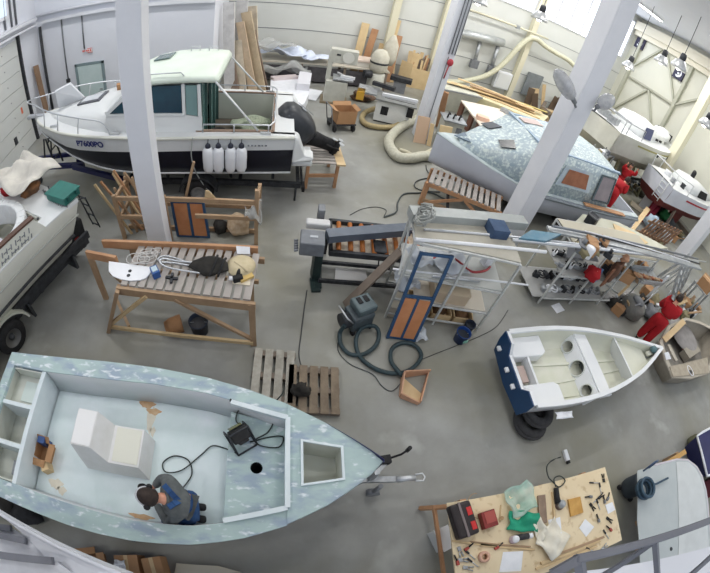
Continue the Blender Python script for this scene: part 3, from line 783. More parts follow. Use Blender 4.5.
def person(lab, J, cat='person', bulk=1, toe=.16, top_m=None, leg_m=None, shoe_m=None, hair=True, extras=None, up=(0, 0, 1), face=(-1, 0, 0), sleeves=True):
    g = {k: Vector(v) for k, v in J.items()}
    base = (g['footL']+g['footR'])/2; base.z = min(g['footL'].z, g['footR'].z)-.05
    t = thing('person', lab, cat, base)
    pel, chest, neck = g['pelvis'], g['chest'], g['neck']
    mid = lerpv(pel, chest, .5)+g.get('bow', Vector((0, 0, 0)))
    ch = [[(*pel, .105), (*mid, .1), (*chest, .115), (*lerpv(chest, neck, .6), .07), (*neck, .055), (*lerpv(neck, g['head'], .5), .052)]]
    for s in 'LR':
        sh, el, ha = g['sh'+s], g['el'+s], g['ha'+s]
        ch.append([(*chest, .115), (*sh, .055), (*lerpv(sh, el, .5), .048), (*el, .04), (*lerpv(el, ha, .5), .037), (*lerpv(el, ha, .92), .026)])
        hp, kn, an = g['hip'+s], g['kn'+s], g['foot'+s]
        ch.append([(*pel, .105), (*hp, .08), (*lerpv(hp, kn, .5), .07), (*kn, .058), (*lerpv(kn, an, .45), .052), (*an, .038)])
    mb = skin_mesh(ch, 1)
    for s in 'LR':
        d = (g['ha'+s]-g['el'+s]).normalized()
        q = skin_mesh(hand_chains(g['ha'+s]-d*.04, d, g.get('palm'+s, Vector((0, 0, -1)))), 1)
        mb.smooth = True; mb.add(q.v, q.f)
    T = head_mesh(mb, g['head'], face, up)
    obj('body', mb, skin_m, t)
    # clothes follow the body, a little wider
    e = .022
    legs = [[(*pel, .14), (*lerpv(pel, mid, .9), .137)]]
    for s in 'LR':
        hp, kn, an = g['hip'+s], g['kn'+s], g['foot'+s]
        legs.append([(*pel, .14), (*hp, .1+e*.4), (*lerpv(hp, kn, .5), .085+e*.4), (*kn, .068+e*.5), (*lerpv(kn, an, .5), .062+e*.5), (*lerpv(kn, an, .93), .055+e*.3)])
    legs = [[(*q[:3], q[3]*bulk) for q in c_] for c_ in legs]
    obj('trousers', skin_mesh(legs, 1), leg_m, t)
    tops = [[(*lerpv(pel, mid, .6), .13), (*mid, .138), (*chest, .155), (*lerpv(chest, neck, .55), .1), (*lerpv(chest, neck, .8), .07)]]
    for s in 'LR':
        sh, el, ha = g['sh'+s], g['el'+s], g['ha'+s]
        L_ = [(*chest, .155), (*sh, .095), (*lerpv(sh, el, .5), .07), (*el, .06)]
        if sleeves: L_ += [(*lerpv(el, ha, .5), .05), (*lerpv(el, ha, .82), .042)]
        tops.append(L_)
    tops = [[(*q[:3], q[3]*bulk) for q in c_] for c_ in tops]
    obj('shirt', skin_mesh(tops, 1), top_m, t)
    for s in 'LR':
        an = g['foot'+s]; kn = g['kn'+s]; td = g.get('toe'+s, Vector((-1, 0, 0))).normalized()
        b = skin_mesh([[(*(an-td*.06+Vector((0, 0, -.0))), .045), (*(an+td*.04), .046), (*(an+td*toe), .04)]], 1)
        obj('shoe', b, shoe_m or black, t)
    if hair: obj('hair', hair_mesh(T), hair_m, t)
    return t, g, T
grey_shirt = M('grey_shirt', (98, 102, 102), (82, 86, 88), scale=12, rough=.85)
blue_overall = M('blue_overalls', (48, 84, 132), (36, 66, 110), scale=10, rough=.85)
u, v = FB.u, FB.v
J = dict(pelvis=P(192, 508, 1.06), chest=P(172, 499, 1.3), neck=P(160, 498, 1.4), head=P(148, 497, 1.44),
         shL=P(178, 515, 1.24), elL=P(168, 523, 1.04), haL=P(154, 500, 1.0), shR=P(171, 482, 1.27), elR=P(162, 478, 1.08), haR=P(152, 489, 1.02),
         hipL=P(192, 515, 1.02), knL=P(163, 521, .9), footL=P(200, 519, .88), hipR=P(190, 499, 1.02), knR=P(164, 490, .9), footR=P(200, 507, .88),
         toeL=u, toeR=u, palmL=v, palmR=-v, bow=Vector((0, 0, .05)))
t, g, T = person('person in grey shirt and blue bib overalls kneeling inside the pale green boat', J, top_m=grey_shirt, leg_m=blue_overall, toe=.07, face=-u*.8+Vector((0, 0, -.6)), up=-u*.6+Vector((0, 0, .8)))
# bib straps crossing on the back and the bib, ear protector band
def back(a, b2, k): return lerpv(a, b2, k)
Z = Vector((0, 0, 1))
def strap(a, c, lift):
    pts = [lerpv(a, c, k/6)+Z*(lift*math.sin(PI*min(max(k/6, .1), .9))) for k in range(7)]
    return pts
b = MB()
for s, o in (('L', 'R'), ('R', 'L')):
    a = lerpv(g['sh'+s], g['neck'], .35)+Z*.1; c = lerpv(g['pelvis'], g['hip'+o], .6)+Z*.17
    Q = strap(a, c, .085)
    for p, q in zip(Q, Q[1:]): b.beam(p, q, .055, .02)
obj('bib_strap', b, blue_overall, t)
b = MB()
arc = [T(.0+.0, .09*math.cos(a), .137*math.sin(a)+.0) for a in [PI*k/12 for k in range(13)]]
for p, q in zip(arc, arc[1:]): b.beam(p, q, .02, .008)
obj('headband', b, M('pale_band', (188, 190, 196), rough=.5), t)
for s in (1, -1): obj('ear_protector', MB().ball(T(0, s*.095, 0), (.035, .035, .04), 10, 7), black, t)
tl = thing('hand_sander', 'small blue and black hand tool held by the kneeling worker', 'tool', P(150, 489, .95))
obj('tool_body', MB().cyl(P(144, 488, 1.0), P(155, 492, 1.02), .028), M('tool_blue', (48, 70, 112)), tl)
obj('tool_head', MB().cyl(P(143, 488, 1.0), P(141, 487, .92), .05, .04), black, tl)
# ---- workers in red in the right half
red_cov = M('red_coverall', (182, 26, 34), (150, 16, 26), scale=6, rough=.8, contrast=.5)
def standing(lab, foot, yaw, lean=0, hgt=1.72, arms='down', hair=True, bulk=1.25):
    s = hgt/1.72; c, sn = math.cos(yaw), math.sin(yaw); f = Vector((c, sn, 0)); sd = Vector((-sn, c, 0)); F0 = Vector(foot)
    def Q(x, y, z):
        if z > .95: x += lean*(z-.95); z = .95+(z-.95)*math.cos(min(lean, 1.2)*.8)
        return F0+f*x*s+sd*y*s+Vector((0, 0, z*s))
    J = dict(pelvis=Q(0, 0, .95), chest=Q(.0, 0, 1.3), neck=Q(.0, 0, 1.48), head=Q(.03, 0, 1.62),
             hipL=Q(0, .09, .88), knL=Q(.05, .11, .5), footL=Q(0, .12, .08), hipR=Q(0, -.09, .88), knR=Q(.02, -.11, .5), footR=Q(-.05, -.12, .08), toeL=f, toeR=f)
    for k, y in (('L', 1), ('R', -1)):
        J['sh'+k] = Q(0, y*.19, 1.38)
        if arms == 'down': J['el'+k] = Q(.0, y*.26, 1.1); J['ha'+k] = Q(.14, y*.24, .86)
        elif arms == 'up': J['el'+k] = Q(.18, y*.3, 1.42); J['ha'+k] = Q(.2, y*.24, 1.68)
        else: J['el'+k] = Q(.16, y*.24, 1.14); J['ha'+k] = Q(.4, y*.14, 1.08)
    return person(lab, J, bulk=bulk, top_m=red_cov, leg_m=red_cov, face=f, up=Vector((0, 0, 1))+f*(-.2), hair=hair)
# ================================================================= white and navy cabin motor boat on a trailer (back left)
CB = Fr((.75, 7.7), math.radians(177.35))
HC = [(-.05, 1.18), (.6, 1.26), (1.8, 1.3), (2.8, 1.29), (3.6, 1.22), (4.3, 1.1), (4.9, .9), (5.4, .62), (5.8, .33), (6.08, .02)]
UC = [-.05, .4, .9, 1.4, 2.0, 2.6, 3.2, 3.7, 4.1, 4.5, 4.9, 5.2, 5.5, 5.75, 5.95, 6.08]
def zsc(u): return 1.68+.12*max(0, (u-2.5)/3.5)
def chine(u):  # half breadth factor, height
    k = max(0, (u-2.8)/3.28); return .86-.42*k*k, .78+.72*k**2.4
def keelz(u):
    k = max(0, (u-3.2)/2.88); return .48+1.05*k**2.6
def side(u, z, s=1):
    h = interp(HC, u); f, cz = chine(u); zt = zsc(u)
    t = min(max((zt-z)/max(zt-cz, .02), 0), 1)
    return CB(u, s*h*(1-(1-f)*t**1.6), z)
cbt = thing('cabin_boat', 'white cabin motor boat with navy lower hull and black outboard on a trailer', 'boat', CB(3, 0, .3), CB.a)
def cz_nav(u): return lerp(1.38, 1.33, min(1, max(0, u/6))) if u < 4.5 else 1.33+.17*((u-4.5)/1.6)**1.5
# topsides (white), lower sides and bottom (navy)
b = MB(); b.smooth = True
for s in (1, -1):
    rg = []
    for u in UC:
        z1, z0 = zsc(u), max(cz_nav(u), chine(u)[1]+.0)
        rg.append([side(u, lerp(z1, z0, k/4), s) for k in range(5)])
    b.loft(rg, closed=False, caps=False)
b.add([side(-.05, 1.68, 1), side(-.05, 1.38, 1), side(-.05, 1.38, -1), side(-.05, 1.68, -1)], [(0, 1, 2, 3)])
obj('topsides', b, gel_white, cbt)
b = MB(); b.smooth = True
for s in (1, -1):
    rg = []
    for u in UC:
        f, cz = chine(u); z1 = max(cz_nav(u), cz)
        rg.append([side(u, lerp(z1, cz, k/3), s) for k in range(4)] + [CB(u, s*interp(HC, u)*f*.5, lerp(cz, keelz(u), .62)), CB(u, 0, min(keelz(u), cz))])
    b.loft(rg, closed=False, caps=False)
b.add([side(-.05, 1.38, 1), side(-.05, .78, 1), CB(-.05, .6, .6), CB(-.05, 0, .48), CB(-.05, -.6, .6), side(-.05, .78, -1), side(-.05, 1.38, -1)], [tuple(range(7))])
obj('lower_hull', b, navy, cbt)
b = MB()
for s in (1, -1): b.tube([side(u, chine(u)[1], s)+CB.v*s*.01 for u in UC], .022, 6)
obj('chine_stripe', b, gel_white, cbt)
b = MB()
for s in (1, -1): b.tube([side(u, zsc(u)-.02, s)+CB.v*s*.01 for u in UC], .035, 8)
obj('rub_rail', b, gel_cream, cbt)
# swim platform
b = MB()
for s in (1, -1):
    b.prism([CB(-.05, s*1.18, 1.68), CB(-.05, s*1.18, 1.08), CB(-.48, s*1.0, 1.05), CB(-.5, s*1.0, 1.14), CB(-.3, s*1.05, 1.2), CB(-.15, s*1.12, 1.6)], CB.v*(-s*.32))
b.prism([CB(-.05, -1.0, .9), CB(-.48, -1.0, .92), CB(-.48, -.3, .92), CB(-.05, -.3, .9)], (0, 0, .12))
b.prism([CB(-.05, .3, .9), CB(-.48, .3, .92), CB(-.48, 1.0, .92), CB(-.05, 1.0, .9)], (0, 0, .12))
objs('swim_platform', b, gel_white, cbt, bevel=.04)
# deck with cockpit well
outl = [CBp for CBp in [(u, interp(HC, u)-.01) for u in UC]] + [(u, -interp(HC, u)+.01) for u in UC[::-1]]
cockpit = [(.38, -1.0), (1.82, -1.05), (1.82, 1.05), (.38, 1.0)]
b = MB()
rg = []
for u in [q for q in UC if q >= 1.4] :
    h = interp(HC, u)-.005; z = zsc(u)
    rg.append([CB(max(u, 1.82), h*w, z+.05*(1-w*w)) for w in (-1, -.75, -.4, 0, .4, .75, 1)])
b.smooth = True; b.loft(rg, closed=False, caps=False); b.smooth = False
for s in (1, -1): b.prism([CB(-.05, s*1.02, 1.63), CB(1.84, s*1.05, 1.63), CB(1.84, s*1.29, 1.63), CB(-.05, s*1.17, 1.63)], (0, 0, .06))
b.prism([CB(-.05, -1.1, 1.63), CB(.4, -1.1, 1.63), CB(.4, 1.1, 1.63), CB(-.05, 1.1, 1.63)], (0, 0, .06))
obj('deck', b, gel_white, cbt)
b = MB()
for s in (1, -1): b.prism([CB(.38, s*1.02, 1.0), CB(1.84, s*1.05, 1.0), CB(1.84, s*1.05, 1.66), CB(.38, s*1.02, 1.66)], CB.v*(s*.03))
b.prism([CB(.38, -1.02, 1.0), CB(.38, 1.02, 1.0), CB(.38, 1.02, 1.66), CB(.38, -1.02, 1.66)], CB.u*(-.03))
obj('cockpit_side', b, gel_cream, cbt)
obj('cockpit_floor', MB().prism([CB(.36, -1.04, .96), CB(2.0, -1.06, .96), CB(2.0, 1.06, .96), CB(.36, 1.04, .96)], (0, 0, .04)), M('teak_floor', (122, 112, 100), (104, 96, 86), scale=4, rough=.7, stretch=(1, 8, 1)), cbt)
b = MB()
for p, q in (((.36, -1.04), (1.84, -1.07)), ((.36, 1.04), (1.84, 1.07)), ((.36, -1.04), (.36, 1.04))): b.beam(CB(*p, 1.705), CB(*q, 1.705), .06, .03)
obj('wooden_trim', b, M('brown_trim', (150, 128, 112), rough=.6), cbt)
b = MB()
b.tube([CB(1.7, 1.12, 1.7), CB(1.68, 1.12, 1.86), CB(.42, 1.1, 1.86), CB(.34, .9, 1.86), CB(.34, -.9, 1.86), CB(.42, -1.1, 1.86), CB(1.68, -1.12, 1.86), CB(1.7, -1.12, 1.7)], .016)
for p in ((1.1, 1.11), (.45, 1.09), (.36, .4), (.36, -.4), (.45, -1.09), (1.1, -1.11)): b.tube([CB(*p, 1.69), CB(*p, 1.86)], .014)
obj('cockpit_rail', b, chrome, cbt)
# cabin trunk, windscreen, roof
trunk = MB(); trunk.smooth = True; rg = []
for u, hw, zt in ((3.5, .98, 2.12), (4.0, .9, 2.1), (4.5, .72, 2.04), (5.0, .48, 1.96), (5.4, .25, 1.88), (5.6, .08, 1.84)):
    zb = zsc(u)+.01
    rg.append([CB(u, hw*1.1, zb), CB(u, hw*1.02, lerp(zb, zt, .6)), CB(u, hw*.8, zt-.01), CB(u, hw*.4, zt+.03), CB(u, 0, zt+.04), CB(u, -hw*.4, zt+.03), CB(u, -hw*.8, zt-.01), CB(u, -hw*1.02, lerp(zb, zt, .6)), CB(u, -hw*1.1, zb)])
trunk.loft(rg, closed=False, caps=True); obj('cabin_trunk', trunk, gel_white, cbt)
# lower cabin sides (white) up to the windows
b = MB()
for s in (1, -1): b.prism([CB(1.72, s*1.1, 1.68), CB(3.75, s*1.06, 1.72), CB(3.7, s*1.0, 2.06), CB(2.0, s*1.04, 2.02), CB(1.72, s*1.06, 1.98)], CB.v*(-s*.05))
b.prism([CB(3.68, -.98, 1.74), CB(3.68, .98, 1.74), CB(3.62, .96, 2.1), CB(3.62, -.96, 2.1)], CB.u*.06)
obj('cabin_side', b, gel_white, cbt)
for s in (1, -1):
    w = MB().prism([CB(2.1, s*1.035, 2.06), CB(3.0, s*1.02, 2.08), CB(2.86, s*.95, 2.6), CB(2.12, s*.97, 2.6)], CB.v*(-s*.02))
    obj('side_window', w, glass_dark, cbt)
    w = MB().prism([CB(3.08, s*1.015, 2.08), CB(3.62, s*.98, 2.1), CB(3.02, s*.93, 2.56), CB(2.95, s*.94, 2.58)], CB.v*(-s*.02))
    obj('quarter_window', w, glass_dark, cbt)
    fr2 = MB()
    for p, q in (((3.04, 1.02, 2.06), (2.9, .94, 2.62)), ((2.06, 1.04, 2.03), (2.08, .96, 2.63)), ((2.06, 1.04, 2.04), (3.68, .99, 2.08)), ((1.75, 1.06, 1.98), (1.78, .98, 2.62)), ((3.68, .98, 2.08), (3.0, .92, 2.6))):
        fr2.beam(CB(p[0], s*p[1], p[2]), CB(q[0], s*q[1], q[2]), .06, .045)
    obj('window_frame', fr2, gel_white, cbt)
    obj('aft_side_window', MB().prism([CB(1.8, s*1.05, 2.0), CB(2.02, s*1.04, 2.04), CB(2.04, s*.97, 2.6), CB(1.82, s*.98, 2.6)], CB.v*(-s*.02)), M('clear_glass', (120, 150, 150), rough=.1), cbt)
b = MB()
for v0, v1 in ((-.9, -.06), (.06, .9)): b.prism([CB(3.66, v0, 2.14), CB(3.66, v1, 2.14), CB(3.04, v1*.95, 2.6), CB(3.04, v0*.95, 2.6)], CB.u*.02)
objs('windscreen', b, glass_dark, cbt)
b = MB()
for v in (-.96, 0, .96): b.beam(CB(3.69, v, 2.1), CB(3.02, v*.95, 2.63), .08, .05)
b.beam(CB(3.69, -.97, 2.12), CB(3.69, .97, 2.12), .06, .06)
obj('windscreen_frame', b, gel_white, cbt)
roof = MB(); roof.smooth = True; rg = []
for u, hw, z in ((1.42, .9, 2.74), (1.5, 1.02, 2.78), (2.0, 1.08, 2.8), (2.6, 1.06, 2.78), (3.0, 1.0, 2.72), (3.25, .9, 2.65), (3.32, .8, 2.62)):
    rg.append([CB(u, hw*.97, z-.13), CB(u, hw, z-.06), CB(u, hw*.93, z), CB(u, hw*.5, z+.05), CB(u, 0, z+.065), CB(u, -hw*.5, z+.05), CB(u, -hw*.93, z), CB(u, -hw, z-.06), CB(u, -hw*.97, z-.13)])
roof.loft(rg, closed=True, caps=True); ro = obj('cabin_roof', roof, M('greenish_gelcoat', (230, 240, 228), (224, 235, 221), scale=2, rough=.35), cbt)
obj('roof_hatch', MB().prism([CB(2.6, -.55, 2.83), CB(2.95, -.5, 2.78), CB(2.95, -.05, 2.8), CB(2.6, .0, 2.86)], (0, 0, .03)), M('smoked_hatch', (110, 128, 128), rough=.2), ro)
b = MB()
b.tube([CB(2.9, .96, 2.78), CB(2.85, .96, 2.84), CB(2.1, 1.0, 2.86), CB(2.05, 1.0, 2.8)], .014)
b.tube([CB(2.3, -.7, 2.82), CB(2.3, -.7, 2.93), CB(2.1, -.7, 2.93), CB(2.1, -.7, 2.83)], .012); b.tube([CB(1.9, -.7, 2.82), CB(1.9, -.7, 2.93), CB(1.7, -.7, 2.93), CB(1.7, -.7, 2.83)], .012)
objs('grab_rail', b, chrome, ro)
# aft bulkhead: sliding door frames; aft wing posts
b = MB()
for v in (1.02, .5, 0, -.5, -1.02): b.beam(CB(1.74, v, 1.0), CB(1.74, v*.94, 2.66), .05, .06)
b.beam(CB(1.74, -1, 2.62), CB(1.74, 1, 2.62), .06, .06)
obj('door_frame', b, M('door_frame_dark', (70, 96, 92), rough=.4), cbt)
b = MB()
for v0, v1 in ((.53, .97), (-.97, -.03)): b.prism([CB(1.76, v0, 1.05), CB(1.76, v1, 1.05), CB(1.76, v1*.95, 2.6), CB(1.76, v0*.95, 2.6)], CB.u*.01)
objs('aft_glazing', b, M('aft_glass', (84, 118, 118), (100, 132, 128), scale=1.5, rough=.12), cbt)
for s in (1, -1): obj('roof_strut', MB().tube([CB(1.48, s*.95, 2.66), CB(.65, s*1.06, 1.72)], .022), gel_white, cbt)
# deck hatch, bow rail
b = MB().prism([CB(4.15, -.28, 2.115), CB(4.75, -.22, 2.04), CB(4.75, .22, 2.04), CB(4.15, .28, 2.115)], (0, 0, .035))
hf = obj('fore_hatch', b, M('hatch_grey', (96, 98, 104), rough=.5), cbt)
obj('hatch_glass', MB().prism([CB(4.22, -.2, 2.145), CB(4.68, -.16, 2.085), CB(4.68, .16, 2.085), CB(4.22, .2, 2.145)], (0, 0, .01)), M('hatch_pale', (206, 210, 214), rough=.2), hf)
b = MB()
rail = [(3.6, 1.14, 0), (3.75, 1.13, .28), (4.3, 1.05, .36), (4.9, .86, .4), (5.4, .6, .42), (5.8, .32, .43), (6.15, .12, .44)]
for s in (1, -1):
    b.tube(smooth_path([CB(u, s*v, zsc(u)+z) for u, v, z in rail], 4), .016)
    for u, v, z in rail[2:6]: b.tube([CB(u, s*v, zsc(u)+z), CB(u+.1, s*v*.97, zsc(u))], .013)
b.tube([CB(6.15, .12, 2.24), CB(6.25, 0, 2.24), CB(6.15, -.12, 2.24)], .016)
obj('bow_rail', b, chrome, cbt)
b = MB().beam(CB(5.85, 0, 1.83), CB(6.3, 0, 1.86), .14, .05).cyl(CB(6.28, -.06, 1.84), CB(6.28, .06, 1.84), .05)
obj('anchor_roller', b, chrome, cbt)
b = MB()
for s in (1, -1):
    for u in (5.2, 3.5, .5): b.box(CB(u, s*(interp(HC, u)-.1), zsc(u)+.03), (.2, .05, .05), rz=CB.a)
objs('cleat', b, chrome, cbt)
# registration letters on the near bow
pA = side(4.55, 1.56); pB = side(3.75, 1.56); pm = (pA+pB)/2
nrm = CB.v*.94+CB.u*.28+Vector((0, 0, -.12))
text_mesh('registration_text', 'P7600PO', .19, M('marking_blue', (34, 44, 110), rough=.5), cbt, frame_mw(side(4.1, 1.55)+CB.v*.035+CB.u*.0, pB-pA, Vector((0, 0, 1))+CB.v*.14), .004)
b = MB()
for k, wd in enumerate((.05, 0, .035, .04, .03, .045, .03, .04)):
    if wd: b.beam(side(.95-k*.065, 1.5)+CB.v*.02, side(.95-k*.065-wd, 1.5)+CB.v*.02, .006, .05, up=CB.v)
objs('stern_lettering', b, M('marking_grey', (120, 124, 130)), cbt)
# fenders (hang from the rail)
for k, px in enumerate((207, 217.5, 230, 241)):
    c = P(px, 148, 1.55); uu = (c-CB.o).dot(CB.u); c = side(uu, 1.4)+CB.v*.12; c.z = 1.0+.0
    t = thing('boat_fender', ('leftmost white boat fender hanging on the navy hull', 'second white boat fender from the left on the navy hull', 'third white boat fender from the left on the navy hull', 'white boat fender nearest the stern on the navy hull')[k], 'fender', c, 0, 'white fenders on the cabin boat')
    obj('fender_body', MB().lathe(c, [(.02, -.06), (.07, -.03), (.105, .06), (.11, .3), (.105, .44), (.07, .5), (.03, .52)], 16), plastic_white, t)
    obj('fender_eye', MB().lathe(c, [(.055, .49), (.05, .56), (.02, .6)], 12), M('fender_cap', (44, 48, 62)), t)
    obj('fender_line', MB().tube([c+Vector((0, 0, .58)), side(uu, 1.66)+CB.v*.05], .008, 5), dark, t)
# mooring rope
cable('mooring_rope', [side(1.85, 1.7)+CB.v*.06, side(1.9, 1.3)+CB.v*.08, side(1.85, .9)+CB.v*.12, CB(1.7, 1.2, .5), CB(1.55, 1.25, .35)], .012, M('rope_pale', (176, 180, 178), rough=.8), 'pale rope hanging from the cabin door of the white and navy boat', 'rope')
# things in the cockpit
b = lump(CB(.85, -.45, 1.0), (.42, .3, .16), 3, 22, 14, .25); solo('rope_net', b, M('fuzzy_net', (196, 204, 180), (150, 160, 140), scale=30, rough=.9, bump=.8), 'heap of pale green rope netting in the cockpit of the cabin boat', 'net')
b = MB().lathe(CB(1.6, -.2, 1.0), [(.05, .02), (.16, .0), (.2, .04), (.17, .09), (.08, .1), (.05, .05)], 20); solo('coiled_hose', b, black, 'small black coil lying in the cockpit of the cabin boat', 'hose')
# outboard, tilted up
ob = thing('outboard_motor', 'black outboard motor tilted up on the stern of the cabin boat', 'outboard', CB(-.05, -.05, 1.4), CB.a)
e0 = PY(280, 113, 7.7); e1 = PY(310, 137, 7.7); e2 = PY(338, 148, 7.7)
def ax(p, q): d = (q-p).normalized(); s = d.cross(Vector((0, 0, 1))).normalized(); n = s.cross(d); n = -n if n.z < 0 else n; return d, s, n
d, s, n = ax(e0, e1); Lc = (e1-e0).length
rg = []
for t_, w_, h_ in ((-.06, .16, .16), (-.02, .28, .28), (.12, .37, .37), (.4, .39, .4), (.65, .36, .37), (.85, .29, .3), (.97, .22, .22), (1.0, .15, .15)):
    c = e0+d*Lc*t_
    rg.append([c+s*w_*math.copysign(abs(math.cos(a))**.7, math.cos(a))+n*h_*math.copysign(abs(math.sin(a))**.7, math.sin(a)) for a in [2*PI*k/18 for k in range(18)]])
b = MB(); b.smooth = True; b.loft(rg); cow = obj('engine_cowl', b, M('black_cowl', (50, 53, 58), (60, 63, 68), scale=3, rough=.4), ob)
obj('cowl_mark', MB().prism([e0+d*Lc*a+s*(-.0)+n*.4+s*w for a, w in ((.3, -.1), (.42, -.1), (.42, .06), (.3, .06))], n*.012), M('mark_grey', (150, 154, 160)), cow)
b = MB().tube([e0+d*Lc*.2+n*.402-s*.15, e0+d*Lc*.7+n*.402-s*.15], .006); obj('cowl_stripe', b, M('mark_grey', (150, 154, 160)), cow)
b = MB(); b.smooth = True; d2, s2, n2 = ax(e1, e2); L2 = (e2-e1).length; rg = []
for t_, w_, h_ in ((-.08, .2, .2), (.2, .13, .18), (.45, .1, .16), (.7, .08, .16), (.8, .12, .16)):
    c = e1+d2*L2*t_; rg.append([c+s2*w_*math.cos(a)+n2*h_*math.sin(a) for a in [2*PI*k/14 for k in range(14)]])
b.loft(rg); obj('leg', b, black, ob)
b = MB(); c = e1+d2*L2*.85
obj('cavitation_plate', MB().prism([c-d2*.22+s2*.16, c+d2*.1+s2*.16, c+d2*.1-s2*.16, c-d2*.22-s2*.16], n2*.03), black, ob)
rg = []
for t_, r in ((-.2, .03), (-.1, .08), (.1, .09), (.25, .06), (.3, .02)):
    cc = c+n2*(-.12)+d2*.05+n2*0; q = cc + n2*t_; rg.append([q+s2*r*math.cos(a)+d2*r*math.sin(a) for a in [2*PI*k/12 for k in range(12)]])
b.smooth = True; b.loft(rg); obj('gearcase', b, black, ob)
pc = c+n2*.16+d2*.05
for k in range(3):
    a = 2*PI*k/3+.4; r_ = s2*math.cos(a)+d2*math.sin(a); t2 = s2*-math.sin(a)+d2*math.cos(a)
    obj('propeller_blade', MB().prism([pc+r_*.04-t2*.03, pc+r_*.13-t2*.07, pc+r_*.19, pc+r_*.14+t2*.07, pc+r_*.04+t2*.03], n2*.015+t2*.01), chrome, ob)
obj('mount_bracket', MB().beam(CB(.0, -.05, 1.25), CB(-.25, -.05, 1.3), .3, .4), black, ob)
# trailer of the cabin boat
tr = thing('boat_trailer', 'dark boat trailer with navy drawbar under the cabin boat', 'trailer', CB(2.2, 0, 0), CB.a)
b = MB()
for s in (1, -1): b.beam(CB(-.3, s*.95, .42), CB(3.6, s*.85, .42), .08, .12)
for u in (-.25, 1.0, 2.2, 3.5): b.beam(CB(u, -.95, .4), CB(u, .95, .4), .07, .09)
for s in (1, -1):
    for u in (.3, 1.2, 2.6): b.beam(CB(u, s*.75, .45), CB(u, s*.85, .78), .06, .06); b.beam(CB(u-.15, s*.8, .8), CB(u+.4, s*.8, .8), .1, .06)
obj('trailer_frame', b, dark, tr)
b = MB()
for s in (1, -1): b.beam(CB(3.5, s*.85, .42), CB(5.3, s*.12, .44), .09, .12)
b.beam(CB(5.0, .07, .44), CB(6.75, .0, .44), .1, .12); b.beam(CB(4.4, -.3, .6), CB(6.6, -.15, .6), .09, .1)
obj('drawbar', b, M('drawbar_navy', (34, 38, 84), rough=.45), tr)
b = MB()
for s in (1, -1): b.tube([CB(5.75, s*.18, .45), CB(5.85, s*.18, 1.3)], .025); b.tube([CB(6.1, s*.18, .45), CB(5.9, s*.18, 1.3)], .022)
for z in (.7, .95, 1.2): b.tube([CB(5.8, -.2, z), CB(5.8, .2, z)], .018)
b.beam(CB(5.7, -.25, 1.3), CB(5.7, .25, 1.3), .1, .08)
obj('winch_stand', b, dark, tr)
obj('jockey_wheel', MB().cyl(CB(6.5, .08, .1), CB(6.5, .08, .5), .03).cyl(CB(6.5, .04, .1), CB(6.5, .12, .1), .1), dark, tr)
for s in (1, -1):
    wv = s*1.12; w = obj('wheel', MB().lathe(CB(1.85, wv, .32), [(.17, -.1), (.29, -.1), (.32, -.05), (.32, .05), (.29, .1), (.17, .1)], 24, 'y', cap=False), black, tr)
    obj('wheel_rim', MB().lathe(CB(1.85, wv, .32), [(0, -.03), (.1, -.06), (.18, -.09), (.18, .09), (.1, .06), (0, .03)], 18, 'y', cap=False), galv, w)
    g_ = [CB(1.85+.42*math.cos(a), wv-.13, .33+.4*math.sin(a)) for a in [.15+k*(PI-.3)/10 for k in range(11)]]+[CB(1.85+.38*math.cos(a), wv-.13, .33+.36*math.sin(a)) for a in [PI-.15-k*(PI-.3)/10 for k in range(11)]]
    obj('mudguard', MB().prism(g_, CB.v*.26), dark, tr)
obj('tail_light', MB().box(CB(-.35, 1.0, .42), (.06, .24, .12), rz=CB.a), black, tr); obj('light_bar', MB().beam(CB(-.33, -1, .42), CB(-.33, 1.05, .42), .04, .08), dark, tr)
obj('prop_stay', MB().tube([CB(-.2, 1.0, .4), CB(-.2, 1.0, .05)], .025), dark, tr)
# white panel leaning on the foredeck
b = MB().prism([CB(5.55, -.25, 1.85), CB(4.75, -.2, 2.03), P(70, 84, 2.5), P(55, 92, 2.4)], Vector((0, .03, .03))); solo('white_board', b, plastic_white, 'white square panel propped up on the bow of the cabin boat', 'board')
b = MB().box(CB(3.85, -.35, 2.2), (.22, .16, .12), rz=.3); solo('small_carton', b, carton, 'small brown carton on the cabin top by the windscreen', 'box')
# ================================================================= white motor boat at the left edge, on its trailer
LB = Fr((-2.92, 4.92), math.radians(-117.8))
lb = thing('motor_boat', 'white motor boat with swim platform at the left edge of the hall', 'boat', LB(1.5, -1, .3), LB.a)
UL = [0, .25, .6, 1.2, 1.8, 2.4, 3.0, 3.6, 4.2]
def hl(u): return 1.05 if u < 3 else 1.05-.12*(u-3)
b = MB(); b.smooth = True
for s in (1, -1):
    rg = []
    for u in UL:
        h = hl(u)*(1 if u > .3 else .97+.1*u)
        rg.append([LB(u+(.08+(1.6-z)*.24)*max(0, 1-u/1.8), -1.05+s*h*w, z) for w, z in ((1.1, 1.6), (1.1, 1.5), (1.0, 1.2), (.88, .95), (.78, .72), (.4, .5), (0, .4))])
    b.loft(rg, closed=False, caps=False)
b.add([LB(.08+(1.6-z)*.24, -1.05+s*1.02*w, z) for s, w, z in ((1, 1.1, 1.6), (1, 1.0, 1.2), (1, .78, .72), (1, 0, .4), (-1, .78, .72), (-1, 1.0, 1.2), (-1, 1.1, 1.6))], [tuple(range(7))])
obj('hull', b, M('lb_white', (226, 226, 216), (214, 215, 206), scale=1.6, rough=.35, contrast=.5), lb)
b = MB()
for s in (1, -1): b.tube([LB(u+.25*max(0, 1-u/1.8), -1.05+s*(hl(u)*.86+.012), .9) for u in UL], .03, 6)
obj('dark_stripe', b, dark, lb)
b = MB()
for s in (1, -1): b.tube([LB(u+.14*max(0, 1-u/1.8), -1.05+s*(hl(u)*1.045+.012), 1.33) for u in UL], .018, 6)
obj('side_groove', b, M('groove_grey', (176, 178, 172), rough=.5), lb)
